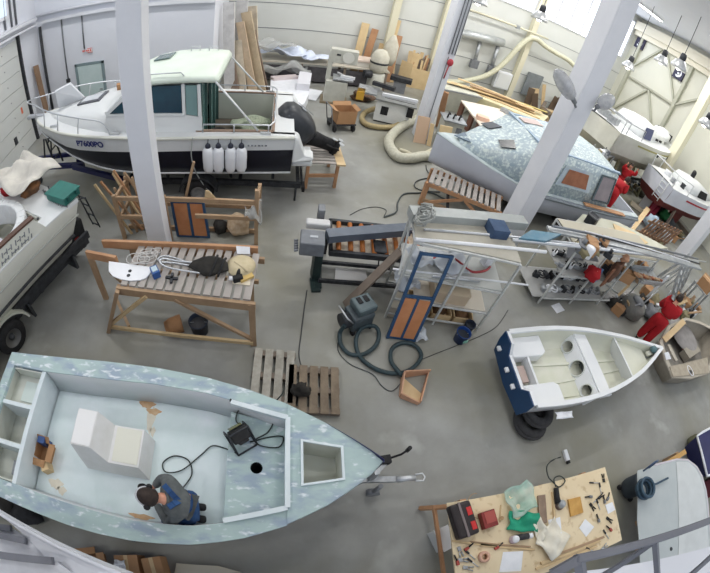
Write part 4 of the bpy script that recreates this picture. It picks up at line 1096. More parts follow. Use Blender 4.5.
well = [(.7, -1.8), (4.1, -1.8), (4.1, -.16), (.7, -.16)]
outl = [(.08, -2.15), (4.2, -1.95), (4.2, -.1), (3, .08), (.08, .1)]
b = plate_hole(MB(), outl, well, 1.55, 1.62, LB, 8); obj('deck', b, gel_white, lb, bevel=.02)
b = MB().prism([LB(.66, -1.84, .95), LB(4.15, -1.84, .95), LB(4.15, -.13, .95), LB(.66, -.13, .95)], (0, 0, .04)); obj('cockpit_floor', b, gel_cream, lb)
b = MB()
for p, q in (((.7, -1.8), (4.1, -1.8)), ((.7, -.16), (4.1, -.16)), ((.7, -1.8), (.7, -.16))): b.beam(LB(*p, 1.28), LB(*q, 1.28), .04, .62)
obj('cockpit_liner', b, gel_cream, lb)
# curved seat back, bench and side coaming with a brown trim
b = MB(); arc = [LB(1.4-.66*math.sin(a), -.95+.72*math.cos(a), 1.5) for a in [-.1+k*(PI+.2)/14 for k in range(15)]]
for p, q in zip(arc, arc[1:]): b.beam(p, q, .16, .42)
obj('seat_backrest', b, gel_white, lb, bevel=.02)
b = MB().prism([LB(1.2, -1.5, 1.2), LB(2.9, -1.5, 1.2), LB(2.9, -.35, 1.2), LB(1.2, -.35, 1.2)], (0, 0, .14)); obj('seat_cushion', b, M('pale_cushion', (218, 216, 222), rough=.7), lb, bevel=.03)
b = MB().prism([LB(.8, .1, 1.6), LB(3.9, .0, 1.6), LB(3.9, -.06, 1.86), LB(.95, .06, 1.86)], LB.v*(-.07)); obj('side_coaming', b, gel_cream, lb)
b = MB().beam(LB(.93, .03, 1.875), LB(3.9, -.09, 1.875), .1, .03); obj('brown_trim', b, M('brown_trim2', (96, 70, 58), rough=.5), lb)
# writing on the coaming (illegible in the photo: kept as two rows of strokes)
mk = M('marking_grey', (104, 106, 112)); b = MB(); rnd = random.Random(5)
nn = Vector((0, 0, 1)).cross(LB.u)
for row, (z, hgt, n_) in enumerate(((1.76, .07, 12), (1.67, .05, 16))):
    for k in range(n_):
        u0 = 1.1+k*(1.1/n_); off = .108-(z-1.6)*.16-(u0-.8)*.03
        b.beam(LB(u0, off+.008, z-hgt/2), LB(u0-.03, off-.004, z+hgt/2), .016, .006, up=LB.v)
        if k % 3: b.beam(LB(u0, off+.004, z), LB(u0+.05, off+.003, z), .012, .006, up=LB.v)
obj('side_lettering', b, mk, lb)
b = MB()
for k in range(3):
    b.tube([LB(.12+k*0, -.25-k*.22, 1.63), LB(.12, -.25-k*.22, 1.68)], .015)
for q in ((.2, -.2), (.75, -.2), (.3, -1.0), (.75, -.9)): b.cyl(LB(*q, 1.62), LB(*q, 1.64), .022)
objs('deck_fitting', b, dark, lb)
b = MB()
for s in (-.1, .1): b.tube([LB(.1, -.25+s, 1.5), LB(-.22, -.25+s, 1.35), LB(-.34, -.25+s, .6)], .014)
for z in (.65, .9, 1.15, 1.33): b.tube([LB(-.34+(z-.6)*.16, -.35, z), LB(-.34+(z-.6)*.16, -.15, z)], .014)
obj('swim_ladder', b, dark, lb)
b = MB().prism([LB(.3, -.9, .4), LB(-.12, -.85, .45), LB(-.14, -.85, .9), LB(.25, -.9, 1.0)], LB.v*.5); b.cyl(LB(.0, -.6, .15), LB(.0, -.6, .5), .08); obj('stern_drive', b, black, lb, bevel=.03)
obj('stern_drive_mark', MB().box(LB(.1, -.38, .55), (.1, .02, .14), rz=LB.a), M('drive_red', (150, 30, 34)), lb)
# trailer
tr = thing('boat_trailer', 'black boat trailer with pale mudguard under the white motor boat at the left edge', 'trailer', LB(2, -1, 0), LB.a)
b = MB()
for v in (-.35, -1.75): b.beam(LB(-.1, v, .42), LB(4.2, v, .42), .08, .12)
for u in (0, 1.2, 2.4, 3.6): b.beam(LB(u, -1.75, .36), LB(u, -.35, .36), .07, .1)
for u in (.4, 1.6, 2.8): b.beam(LB(u, -.35, .42), LB(u, -.35, .75), .06, .06); b.beam(LB(u, -.2, .35), LB(u, -.5, .35), .05, .3)
b.beam(LB(-.1, -.25, .6), LB(3.6, -.28, .6), .06, .14)
obj('trailer_frame', b, dark, tr)
wc = P(22, 345, .3); uu = (wc-LB.o).dot(LB.u); vv = -.28
m0 = LB(uu, vv, .3)
def wheel_at(parent, c, axis, r=.31, w=.2):
    a = Vector(axis).normalized()
    q = MB(); e1_ = a.cross(Vector((0, 0, 1))).normalized(); e2_ = Vector((0, 0, 1))
    def lath(prof, n=24):
        vs = [Vector(c)+a*z+(e1_*math.cos(2*PI*k/n)+e2_*math.sin(2*PI*k/n))*rr for rr, z in prof for k in range(n)]
        fs = [(i*n+k, i*n+(k+1) % n, (i+1)*n+(k+1) % n, (i+1)*n+k) for i in range(len(prof)-1) for k in range(n)]
        m = MB(); m.smooth = True; m.add(vs, fs); return m
    t_ = obj('wheel', lath([(r*.55, -w/2), (r*.9, -w/2), (r, -w/4), (r, w/4), (r*.9, w/2), (r*.55, w/2)]), black, parent)
    obj('wheel_rim', lath([(.001, .0), (r*.3, w*.2), (r*.5, w*.3), (r*.56, w*.46)]), M('rim_grey', (104, 104, 102), rough=.5, metal=.3), t_)
    obj('wheel_hub', lath([(.001, w*.4), (r*.16, w*.38), (r*.2, w*.1)], 12), dark, t_)
    return t_
wheel_at(tr, LB(uu, vv, .31), LB.v); wheel_at(tr, LB(uu, -1.85, .31), -LB.v)
g_ = [LB(uu+.48*math.cos(a), vv-.16, .33+.44*math.sin(a)) for a in [.1+k*(PI-.2)/12 for k in range(13)]]+[LB(uu+.44*math.cos(a), vv-.16, .33+.4*math.sin(a)) for a in [PI-.1-k*(PI-.2)/12 for k in range(13)]]
obj('mudguard', MB().prism(g_, LB.v*.3), M('mudguard_cream', (192, 194, 182), rough=.5), tr)
# things lying on it
t = thing('plastic_crate', 'teal plastic box lying on the swim platform of the white motor boat', 'box', P(64, 197, 1.64), LB.a+.05)
obj('box_body', MB().box((0, 0, .06), (.36, .5, .12)), M('teal_plastic', (44, 116, 106), (38, 104, 96), scale=4, rough=.5), t, world=False, bevel=.02)
obj('box_lid', MB().box((0, 0, .135), (.39, .53, .03)), M('teal_plastic', (44, 116, 106)), t, world=False, bevel=.01)
b = MB()
for s in (1, -1): b.box((s*.1, .27, .1), (.05, .03, .08))
objs('box_latch', b, M('teal_dark', (28, 84, 78)), t, world=False)
b = crumple(P(24, 178, 1.75), 1.35, .95, .26, 4, 20, 16, rz=-.5); b2 = solo('tarpaulin', b, M('tarp_pale', (214, 210, 200), (196, 192, 184), scale=4, rough=.85), 'crumpled pale tarpaulin thrown over the white motor boat', 'tarpaulin', solid=.01)
b = lump(P(12, 193, 1.62), (.2, .16, .12), 8); solo('red_bundle', b, red_fab, 'red cloth bundle under the pale tarpaulin on the white motor boat', 'cloth')
b = lump(P(21, 216, 1.36), (.12, .07, .05), 9, rough=.08); solo('green_bag', b, M('green_plastic', (120, 200, 150), (96, 180, 130), scale=8, rough=.5), 'small bright green item on the seat of the white motor boat', 'bag')
b = MB()
for i in range(9):
    b.tube([P(43+i*2.6, 189+i*1.2, 1.64), P(49+i*1.6, 200+i*.9, 1.64)], .006, 4); b.tube([P(42+i*.9, 190+i*1.2, 1.645), P(66+i*.2, 200+i*.9, 1.645)], .006, 4)
solo('grey_grating', b, M('grating_grey', (110, 112, 116)), 'small grey grating beside the teal box on the swim platform', 'grating')
b = lump(P(33, 190, 1.62), (.16, .22, .1), 12, rough=.3); solo('brown_bundle', b, M('brown_stuff', (150, 104, 66), (96, 72, 56), scale=9, rough=.8), 'brown bundle between the tarpaulin and the teal box', 'bundle')
# ================================================================= slatted work bench, timber rack, roller machine (middle of the hall)
H7 = 1.06
TB = Fr((-1.92, 3.5), math.radians(-9.9))
t = thing('slatted_bench', 'wooden trestle bench with grey slatted top in front of the white column', 'workbench', TB(.6, .4, 0), TB.a)
obj('back_board', MB().beam(P(103, 243.5, H7), P(258, 250.5, H7), .05, .14), wood_orange, t)
obj('front_rail', MB().beam(TB(-.05, -.04, H7-.1), TB(1.98, -.04, H7-.1), .05, .14), wood, t)
obj('rear_rail', MB().beam(TB(-.6, .86, H7-.14), TB(1.98, .86, H7-.14), .05, .1), wood, t)
for k in range(14):
    u = .02+k*.138
    obj('slat', MB().box(TB(u+.045, .42, H7-.015), (.098, .86, .03), rz=TB.a), M('slat_grey', (176, 170, 164), (160, 152, 146), scale=4, rough=.75, contrast=.5), t)
for p, q, w_ in (((-.02, -.05, H7-.05), (-.5, -.12, 0), .16), ((1.93, -.04, H7-.05), (1.93, -.04, 0), .09), ((1.78, .75, H7-.1), (1.78, .75, 0), .1), ((-.78, .5, H7), (-.8, .48, 0), .09), ((-.18, .86, H7-.1), (-.2, .86, 0), .1)):
    obj('leg', MB().beam(TB(*p), TB(*q), w_, .06), wood, t)
obj('end_board', MB().beam(P(87, 254, H7), P(117, 260, H7), .05, .14), wood_orange, t)
obj('end_board', MB().beam(TB(-.6, .62, .55), TB(-.05, .3, .55), .04, .1), wood, t)
obj('lower_rail', MB().beam(TB(-.45, -.14, .12), TB(1.93, -.07, .1), .04, .07), wood_pale, t)
obj('lower_rail', MB().beam(TB(-.1, .8, .5), TB(1.9, .8, .5), .04, .08), wood, t)
obj('brace', MB().beam(TB(-.4, -.13, .18), TB(.42, -.07, H7-.12), .05, .05), wood_pale, t)
obj('brace', MB().beam(TB(.85, -.06, H7-.12), TB(1.9, -.06, .2), .05, .05), wood, t)
obj('brace', MB().beam(TB(-.6, .5, .1), TB(-.1, -.08, .12), .05, .05), wood, t)
zb = H7+.002
# half-round white board with two holes
pts = [P(109, 262, zb), P(153, 268, zb), P(150, 275, zb), P(146, 279, zb), P(140, 281, zb), P(130, 281.5, zb), P(121, 280, zb), P(113, 277, zb), P(109, 272, zb)]
t = thing('transom_board', 'white half round board with two holes lying on the left end of the slatted bench', 'board', P(128, 272, zb))
obj('board', MB().prism(pts, (0, 0, .02)), plastic_white, t, bevel=.004)
for q in ((130, 271), (128.5, 275.5)): 
    c = P(*q, zb+.02); obj('hole', MB().cyl(c, c+Vector((0, 0, .004)), .028, n=12), dark, t)
t = thing('paint_tin', 'small blue tin with pale lid standing on the slatted bench', 'tin', P(156, 275, zb))
c = P(156, 275, zb); obj('tin_body', MB().box(c+Vector((0, 0, .06)), (.11, .16, .12), rz=.5), M('tin_blue', (52, 92, 156), rough=.4), t, bevel=.01)
obj('tin_lid', MB().box(c+Vector((0, 0, .125)), (.08, .1, .012), rz=.5), M('tin_pale', (188, 206, 216)), t)
rnd = random.Random(11); b = MB()
c0 = P(146, 258, zb)
for k in range(9):
    r = rnd.uniform(.08, .19); o_ = Vector((rnd.uniform(-.16, .16), rnd.uniform(-.1, .1), .02+k*.006))
    b.tube([c0+o_+Vector((r*math.cos(a), .7*r*math.sin(a), .01*math.sin(3*a))) for a in [2*PI*j/14 for j in range(14)]], .006, 5, closed=True)
solo('wire_coil', b, M('wire_pale', (206, 204, 202), rough=.5), 'tangled coils of pale wire lying on the slatted bench', 'wire')
for k, (pp, lab) in enumerate((([(199, 266), (175, 258), (164, 256), (158, 259), (162, 262), (175, 263), (198, 267)], 'bent bright tube hoop lying farther back on the slatted bench'), ([(200, 273), (180, 270), (167, 267), (160, 262.5), (163, 258.5), (178, 261), (199, 263)], 'bent bright tube hoop lying nearer the front of the slatted bench'))):
    solo('tube_hoop', MB().tube(smooth_path([P(x, y, zb+.02+.025*k) for x, y in pp], 5), .014), chrome, lab, 'tube', 'bent tubes on the bench')
t = thing('tool_bag', 'dark cloth bag with straps lying on the slatted bench', 'bag', P(210, 268, zb), TB.a)
b = lump((0, 0, 0), (.27, .17, .07), 21, 18, 10, .12); obj('bag_body', b, bag_dark, t, world=False)
obj('bag_strap', MB().tube(smooth_path([(.05, -.2, .06), (.1, 0, .15), (.07, .2, .06)], 5), .018), black, t, world=False)
obj('bag_strap', MB().tube(smooth_path([(.16, -.19, .05), (.2, 0, .14), (.2, .17, .05)], 5), .018), black, t, world=False)
t = thing('sanding_pad', 'round beige pad lying on a sheet at the right end of the slatted bench', 'pad', P(241, 267, zb+.02))
obj('pad', MB().lathe(P(241, 267, zb+.02), [(.03, .0), (.2, .0), (.21, .03), (.12, .075), (.02, .08)], 24), M('pad_beige', (208, 194, 162), (196, 182, 148), scale=8, rough=.85), t)
obj('pad_seam', MB().beam(P(234, 262, zb+.09), P(248, 272, zb+.09), .02, .02), M('pad_seam', (170, 156, 128)), t)
solo('plywood_offcut', MB().prism([P(232, 284, zb), P(250, 286, zb), P(252, 262, zb), P(238, 258, zb)], (0, 0, .014)), M('pale_ply', (222, 214, 196), (212, 200, 176), scale=4), 'pale plywood sheet under the beige pad on the slatted bench', 'plywood')
solo('cork_block', MB().box(P(246, 277, zb+.035), (.2, .1, .04), rz=.5), M('ochre_block', (206, 176, 110), rough=.7), 'ochre sanding block beside the round beige pad', 'block')
t = thing('spray_gun', 'small dark hand tool at the right end of the slatted bench', 'tool', P(238, 281, zb))
c = P(238, 281, zb); obj('tool_body', MB().box(c+Vector((0, 0, .05)), (.14, .08, .09), rz=.3), black, t, bevel=.015); obj('tool_nozzle', MB().cyl(c+Vector((0, .04, .06)), c+Vector((.02, .14, .07)), .03), black, t); obj('tool_cup', MB().cyl(c+Vector((-.05, .0, .05)), c+Vector((-.12, 0, .06)), .03), plastic_white, t)
t = thing('valve_cross', 'small dark cross shaped fitting on the front edge of the slatted bench', 'fitting', P(172, 279, zb))
c = P(172, 279, zb); obj('fitting_arm', MB().beam(c+Vector((-.09, .02, .02)), c+Vector((.09, -.02, .02)), .035, .03), dark, t); obj('fitting_stem', MB().beam(c+Vector((.0, -.09, .02)), c+Vector((.0, .09, .02)), .035, .03), dark, t)
solo('paper_sheet', MB().prism([P(236, 246, H7+.09), P(250, 247, H7+.09), P(250, 254, H7+.02), P(237, 254, H7+.02)], (0, 0, .003)), paper_white, 'white paper hanging over the back board of the slatted bench', 'paper')
def bucket(name, lab, c, r, h, mat, inside, group=None, handle=True):
    t = thing(name, lab, 'bucket', c, 0, group)
    obj('bucket_body', MB().lathe((0, 0, 0), [(0.001, .01), (r*.8, .01), (r*.82, 0), (r, h), (r*1.04, h), (r*1.04, h-.02), (r*.96, h), (r*.93, h-.01), (r*.78, .03), (0.001, .03)], 24, cap=False), mat, t, world=False)
    obj('bucket_content', MB().lathe((0, 0, 0), [(0.001, h*.7), (r*.9, h*.7)], 20, cap=False), inside, t, world=False)
    if handle: obj('bucket_handle', MB().tube([(r*1.03*math.cos(a), r*1.03*math.sin(a)*.4-.02, h-.02-.08*math.sin(a)) for a in [PI*k/12 for k in range(13)]], .006, 5), galv, t, world=False)
    return t
bucket('bucket', 'dark bucket standing on the floor under the slatted bench', P(200.5, 331, 0), .15, .28, M('bucket_dark', (44, 54, 72), (36, 42, 54), scale=5, rough=.5), M('slurry', (70, 70, 72), rough=.7))
t = thing('bowl', 'brown bowl lying on its side under the slatted bench', 'bowl', P(178, 329, 0), .3)
obj('bowl_body', MB().lathe((0, 0, .12), [(.001, -.2), (.09, -.19), (.13, -.1), (.145, .06), (.14, .09), (.12, .06), (.1, -.1), (.001, -.16)], 22, 'x', cap=False), M('bowl_brown', (164, 122, 84), (142, 104, 72), scale=5, rough=.7), t, world=False)
# ------------------------------------------------ timber rack behind the column
KR = Fr((-2.6, 5.62), math.atan2(-.26, 2.66))
t = thing('timber_rack', 'open wooden rack holding offcuts behind the white column', 'rack', KR(1.3, .3, 0), KR.a)
for p in ((0, 0), (2.68, 0), (0, .62), (2.68, .62), (1.0, .0)):
    obj('post', MB().beam(KR(*p, 0), KR(*p, 1.05 if p[0] < 2 else (1.25 if p[1] < .3 else .95)), .07, .07), wood, t)
for (p, q) in (((0, 0, .98), (2.68, 0, .98)), ((0, 0, .55), (.95, 0, .55)), ((1.55, 0, .62), (2.68, 0, .62)), ((0, .62, .4), (2.68, .62, .4)), ((0, 0, .95), (0, .62, .95)), ((2.68, 0, 1.0), (2.68, .62, .9)), ((0, 0, .5), (0, .62, .5)), ((2.68, 0, .6), (2.68, .62, .6)), ((0, .3, .06), (2.68, .3, .06))):
    obj('rail', MB().beam(KR(*p), KR(*q), .05, .08), wood, t)
rnd = random.Random(3)
for k in range(8):
    p = KR(.12+.1*k, .12+.06*(k % 4), .02); q = p+Vector((rnd.uniform(-.75, -.05), rnd.uniform(.0, .25), rnd.uniform(.95, 1.45)))
    solo('batten', MB().beam(p, q, .03, .05), (wood_pale, wood, wood_orange)[k % 3], ('thin batten leaning in the left end of the timber rack'), 'batten', 'battens leaning in the timber rack')
solo('batten', MB().beam(KR(1.15, .3, .2), KR(1.5, .42, 1.5), .05, .04), wood, 'batten sticking up just right of the white column', 'batten')
def ramp_frame(lab, c0, c1, t0, t1, panel, zlo=.0, full=True, group='blue framed panels'):
    """blue steel frame with two orange plywood boards: c0,c1 bottom corners, t0,t1 top corners; panel = share of the length that is boarded"""
    t = thing('framed_panel', lab, 'panel', (c0+c1)/2, 0, group)
    n = (c1-c0).cross(t0-c0).normalized(); b = MB()
    for p, q in ((c0, t0), (c1, t1)): b.beam(p, q, .045, .045, up=n)
    for k in (0.02, panel, .985): b.beam(lerpv(c0, t0, k), lerpv(c1, t1, k), .04, .04, up=n)
    b.beam(lerpv(c0, c1, .5)+(t0-c0)*.02, lerpv(c0, c1, .5)+(t0-c0)*panel, .04, .04, up=n)
    obj('steel_frame', b, blue_paint, t)
    for k in (0, 1):
        e0 = lerpv(c0, c1, .05+.5*k); e1 = lerpv(c0, c1, .45+.5*k); a0 = e0+(t0-c0)*.03; a1 = e1+(t0-c0)*.03; a2 = e1+(t0-c0)*(panel-.02); a3 = e0+(t0-c0)*(panel-.02)
        obj('board', MB().prism([a0, a1, a2, a3], n*.015), M('orange_board', (202, 140, 98), (190, 126, 84), scale=3, rough=.55), t)
    return t
ramp_frame('blue steel frame with two orange boards leaning in the timber rack', KR(1.12, .1, .02), KR(1.75, .1, .02), KR(1.08, .16, .84), KR(1.68, .16, .84), .96)
b = lump(KR(2.3, .3, .02), (.22, .24, .22), 31); solo('plastic_bag', b, M('bag_tan', (176, 150, 120), (196, 176, 150), scale=8, rough=.6), 'crumpled tan plastic bag in the right end of the timber rack', 'bag')
b = lump(KR(1.95, .32, .02), (.14, .16, .14), 33); solo('dark_bundle', b, bag_dark, 'small dark bundle in the timber rack right of the orange boards', 'bundle')
b = crumple(KR(2.62, .05, .55), .3, .4, .3, 9, 10, 10); solo('plastic_sheet', b, M('clear_film', (200, 202, 200), rough=.2, alpha=.45), 'clear plastic film hanging at the right end of the timber rack', 'plastic sheet', solid=.004)
solo('white_offcut', MB().prism([KR(1.75, .02, 1.02), KR(1.95, .02, 1.02), KR(1.84, .02, 1.16), KR(1.78, .02, 1.17)], Vector((0, .02, 0))), wood_pale, 'triangular pale offcut on the top rail of the timber rack', 'offcut')
# ------------------------------------------------ roller machine
RM = Fr((1.13, 4.32), math.atan2(-.15, 1.11))
t = thing('roller_machine', 'long roller bench with black frame, orange rollers and grey steel beam', 'machine', RM(.8, .4, 0), RM.a)
b = MB()
for v in (0, .8): b.beam(RM(.1, v, .78), RM(1.75, v, .78), .06, .1)
for u in (.12, 1.72): b.beam(RM(u, 0, .78), RM(u, .8, .78), .06, .1)
for v in (0, .45): b.beam(RM(.0, v, .1), RM(1.6, v, .1), .05, .07)
for u, v in ((1.6, .0), (1.6, .8), (.12, .8)): b.beam(RM(u, v, 0), RM(u, v, .78), .06, .06)
obj('machine_frame', b, dark, t)
for k in range(8):
    u = .25+k*.2
    obj('roller', MB().cyl(RM(u, .04, .8), RM(u+.02, .76, .8), .042, n=12), M('roller_orange', (182, 112, 52), (160, 92, 40), scale=8, rough=.5) if k % 1 == 0 else dark, t)
obj('bed_sheet', MB().prism([RM(.15, .04, .73), RM(1.7, .04, .73), RM(1.7, .76, .73), RM(.15, .76, .73)], (0, 0, .02)), M('bed_pale', (214, 206, 192), (176, 160, 138), scale=6, rough=.7), t)
bm0 = P(327, 236, 1.0); bm1 = P(409, 229.5, 1.0)
obj('steel_beam', MB().beam(bm0, bm1, .2, .14), M('beam_bluegrey', (84, 92, 104), (98, 106, 118), scale=3, rough=.45), t)
b = MB().box(P(312, 243, 1.0), (.38, .34, .26), rz=RM.a)
obj('motor_box', b, M('motor_grey', (118, 122, 128), (104, 108, 114), scale=5, rough=.5), t, bevel=.02)
obj('motor_plate', MB().box(P(312, 243, 1.0)+Vector((.02, 0, .135)), (.12, .05, .008), rz=RM.a), M('plate_pale', (176, 180, 186)), t)
obj('motor_cover', MB().box(P(318, 224, 1.02), (.4, .16, .12), rz=RM.a), M('cover_white', (200, 200, 200), rough=.5), t, bevel=.03)
b = MB()
for k in range(5): b.cyl(P(298, 240+k*2.5, .98), P(294, 240.5+k*2.5, .98), .02)
objs('motor_fin', b, grey_paint, t)
obj('rear_post', MB().box(P(321, 214, 1.0), (.12, .2, .3), rz=RM.a), grey_paint, t, bevel=.02)
b = MB().beam(RM(-.05, -.05, .0), RM(-.05, -.05, .0)+Vector((0, 0, .05)), .16, .3)
b.beam(P(318, 288, .03), P(318, 264, .03), .12, .06); b.beam(RM(-.06, .12, .03), RM(-.06, .2, .95), .14, .2)
obj('machine_foot', b, M('foot_green', (40, 58, 56), (30, 44, 44), scale=5, rough=.5), t)
b = MB().tube([RM(.95, .08, .72), RM(.97, .0, .5), RM(.97, -.02, .18)], .012).ball(RM(.97, -.02, .16), .03); obj('pendant_switch', b, black, t)
obj('carriage', MB().box(RM(.95, .2, .78), (.22, .3, .16), rz=RM.a), dark, t, bevel=.02)
solo('grey_plank', MB().beam(P(345, 306, 0)+Vector((0, 0, .02)), P(400.5, 251, 1.05), .14, .05), wood_grey, 'long grey plank leaning against the roller machine', 'plank')
b = MB()
b.prism([RM(.3, .1, .02), RM(.9, .12, .02), RM(.88, .4, .02), RM(.32, .38, .02)], (0, 0, .03)); solo('pale_board', b, M('pale_board', (196, 196, 196), rough=.6), 'pale board lying on the floor under the roller machine', 'board')
# ------------------------------------------------ industrial vacuum with hose
vc = P(356, 324, 0)
t = thing('vacuum_cleaner', 'grey green workshop vacuum standing beside the leaning grey plank', 'vacuum cleaner', vc, .35)
obj('vacuum_tub', MB().box((0, 0, .22), (.4, .34, .34)), M('vac_grey', (78, 88, 92), (66, 74, 80), scale=5, rough=.5), t, world=False, bevel=.04)
obj('vacuum_head', MB().box((.06, .03, .45), (.34, .32, .14)), M('vac_green', (92, 106, 110), (80, 94, 98), scale=5, rough=.45), t, world=False, bevel=.03)
for x in (0, .12): obj('latch_window', MB().box((x, .08, .525), (.07, .12, .02)), black, t, world=False)
for x, y in ((-.17, -.15), (-.17, .15), (.17, -.15), (.17, .15)): obj('castor', MB().cyl((x-.02, y, .05), (x+.02, y, .05), .05, n=12), black, t, world=False)
obj('handle', MB().tube([(-.2, -.13, .3), (-.34, -.13, .5), (-.34, .13, .5), (-.2, .13, .3)], .014), chrome, t, world=False)
obj('motor_side', MB().cyl((-.2, 0, .25), (-.33, 0, .25), .13, n=18), dark, t, world=False)
hm = M('hose_dark', (50, 68, 74), (40, 56, 60), scale=20, rough=.55)
cable('vacuum_hose', [P(345, 325, .3), P(340, 333, .12), P(341, 345, .05), P(350, 354, .05), P(364, 354, .05), P(376, 345, .05), P(379, 333, .06), P(374, 326, .12), P(362, 328, .14), P(356, 340, .12), P(359, 355, .05), P(372, 367, .05), P(389, 373, .05), P(405, 372, .05), P(417, 364, .05), P(421, 354, .05), P(414, 345, .05), P(402, 343, .05), P(392, 349, .05), P(391, 361, .05), P(398, 371, .1), P(404, 377, .05)], .035, hm, 'thick dark vacuum hose coiled on the floor in two loops', 'hose')
t = thing('wooden_wedge', 'small open wooden wedge box at the end of the vacuum hose', 'box', P(412, 388, 0))
A_, B_, C_, D_ = P(402, 377, 0), P(400, 397, 0), P(418, 404, 0), P(428, 373, 0)
b = MB().prism([A_, B_, C_, lerpv(C_, D_, .3)], (0, 0, .02)); obj('wedge_base', b, wood_pale, t)
for p, q, h in ((A_, B_, .2), (B_, C_, .14), (A_, D_, .22), (C_, lerpv(B_, D_, .95), .12)):
    d = (q-p).normalized().cross(Vector((0, 0, 1)))*.02
    obj('wedge_side', MB().prism([p, q, q+Vector((0, 0, h*.6)), p+Vector((0, 0, h))], d), M('wedge_pink', (204, 160, 132), (190, 146, 116), scale=4, rough=.65), t)
# ------------------------------------------------ floor cables
cm = M('floor_cable', (62, 64, 66), rough=.6)
cable('floor_cable', [P(307, 290, .01), P(304, 310, .01), P(301, 335, .01), P(299, 355, .01), P(303, 372, .01), P(306, 384, .01)], .009, cm, 'thin dark cable running straight down the floor from the roller machine', 'cable')
cable('floor_cable', [P(340, 335, .01), P(338, 350, .01), P(350, 364, .01), P(372, 374, .01), P(382, 386, .01), P(392, 391, .01), P(402, 382, .01)], .007, cm, 'thin cable looping left of the vacuum hose to the wooden wedge', 'cable')
cable('floor_cable', [P(420, 360, .01), P(440, 352, .01), P(458, 345, .01), P(480, 336, .01), P(497, 326, .01), P(508, 310, .01)], .006, cm, 'thin cable running from the vacuum hose past the blue bucket', 'cable')
cable('floor_cable', [P(350, 215, .01), P(362, 209, .01), P(376, 207, .01), P(386, 210, .01), P(384, 216, .01)], .008, cm, 'thin dark cable curling behind the roller machine', 'cable')
cable('floor_cable', [P(384, 217, .02), P(396, 212, .02), P(398, 202, .02), P(404, 194, .02), P(418, 193, .02), P(432, 193, .02), P(446, 200, .02)], .02, M('cable_grey', (74, 80, 80), rough=.6), 'thick grey cable curving towards the slatted boat stand', 'cable')
cable('floor_cable', [P(446, 180, .02), P(430, 178, .02), P(417, 181, .02), P(415, 187, .02), P(425, 191, .02), P(440, 192, .02)], .014, cm, 'dark cable loop on the floor left of the slatted boat stand', 'cable')
cable('floor_cable', [P(426, 165, .02), P(428, 172, .02), P(436, 178, .02), P(444, 181, .02)], .012, cm, 'short dark cable between the dust hose and the cable loop', 'cable')
# ================================================================= tube racks, pipe bundle and what they hold
# rack near the roller machine
RK = Fr((2.19, 3.55), math.atan2(-.42, 1.64))
tube_m = M('rack_tube', (206, 208, 206), (190, 192, 190), scale=8, rough=.45)
shelf_m = M('rack_shelf', (176, 172, 160), (164, 160, 148), scale=3, rough=.6)
def rack(lab, fr, L_, D_, Hh, nup, shelves, base=None):
    t = thing('storage_rack', lab, 'rack', fr(L_/2, D_/2, 0), fr.a)
    for k in range(nup):
        u = L_*k/(nup-1)
        for v in (0, D_): obj('upright', MB().beam(fr(u, v, 0), fr(u, v, Hh), .035, .035), tube_m, t)
        obj('cross_bar', MB().beam(fr(u, 0, Hh-.02), fr(u, D_, Hh-.02), .03, .03), tube_m, t)
    for z, boarded in shelves:
        for v in (0, D_): obj('long_bar', MB().beam(fr(0, v, z), fr(L_, v, z), .03, .03), tube_m, t)
        if boarded:
            u0, u1 = boarded[0], boarded[1]
            obj('shelf', MB().prism([fr(u0, .02, z+.015), fr(u1, .02, z+.015), fr(u1, D_-.02, z+.015), fr(u0, D_-.02, z+.015)], (0, 0, .015)), boarded[2] if len(boarded) > 2 else shelf_m, t)
    return t
r1 = rack('white tube storage rack behind the leaning blue framed ramp', RK, 1.7, .72, 1.72, 3, ((1.72, (0, 1.7)), (1.05, (0, .0+1.7, M('shelf_clear', (190, 192, 188), rough=.4))), (.5, (.35, 1.65, M('shelf_pale', (204, 196, 182), rough=.6))), (.12, None)))
obj('cross_stay', MB().beam(RK(0, .7, 1.7), RK(-.05, 0, 1.05), .03, .03), tube_m, r1)
# ramp leaning on it
ramp_frame('blue steel ramp frame with two orange boards leaning against the front of the tube rack', P(387, 338, 0)+Vector((0, 0, .01)), P(413.5, 341.5, 0)+Vector((0, 0, .01)), P(421.5, 252, 1.62), P(452.5, 255.5, 1.62), .53)
# contents
for k, (u, v, z, sx, sy, h, m_, lab) in enumerate(((.25, .35, 1.08, .36, .4, .16, 'clear_film2', 'crumpled clear plastic sheet on the left middle shelf of the tube rack'), (.8, .4, 1.08, .6, .5, .12, 'clear_film2', 'crumpled clear plastic sheet in the centre of the tube rack'), (.2, .3, .52, .4, .4, .22, 'clear_film2', 'crumpled white plastic in the lower left of the tube rack'))):
    b = crumple(RK(u, v, z), sx, sy, h, 40+k, 10, 10); solo('plastic_sheet', b, M('clear_film2', (206, 212, 220), rough=.25, alpha=.8), lab, 'plastic sheet', solid=.004)
cable('red_hose', [RK(.45, .3, 1.12), RK(.6, .5, 1.14), RK(.9, .5, 1.13), RK(1.15, .3, 1.12), RK(1.4, .35, 1.14), RK(1.55, .5, 1.12)], .022, M('hose_red', (178, 70, 72), (150, 54, 58), scale=9, rough=.5), 'red hose lying on the middle shelf of the tube rack', 'hose')
b = lump(RK(.85, .25, 1.09), (.12, .07, .05), 44); solo('red_clamp', b, M('clamp_red', (186, 40, 44), rough=.5), 'red tool on the middle shelf of the tube rack', 'tool')
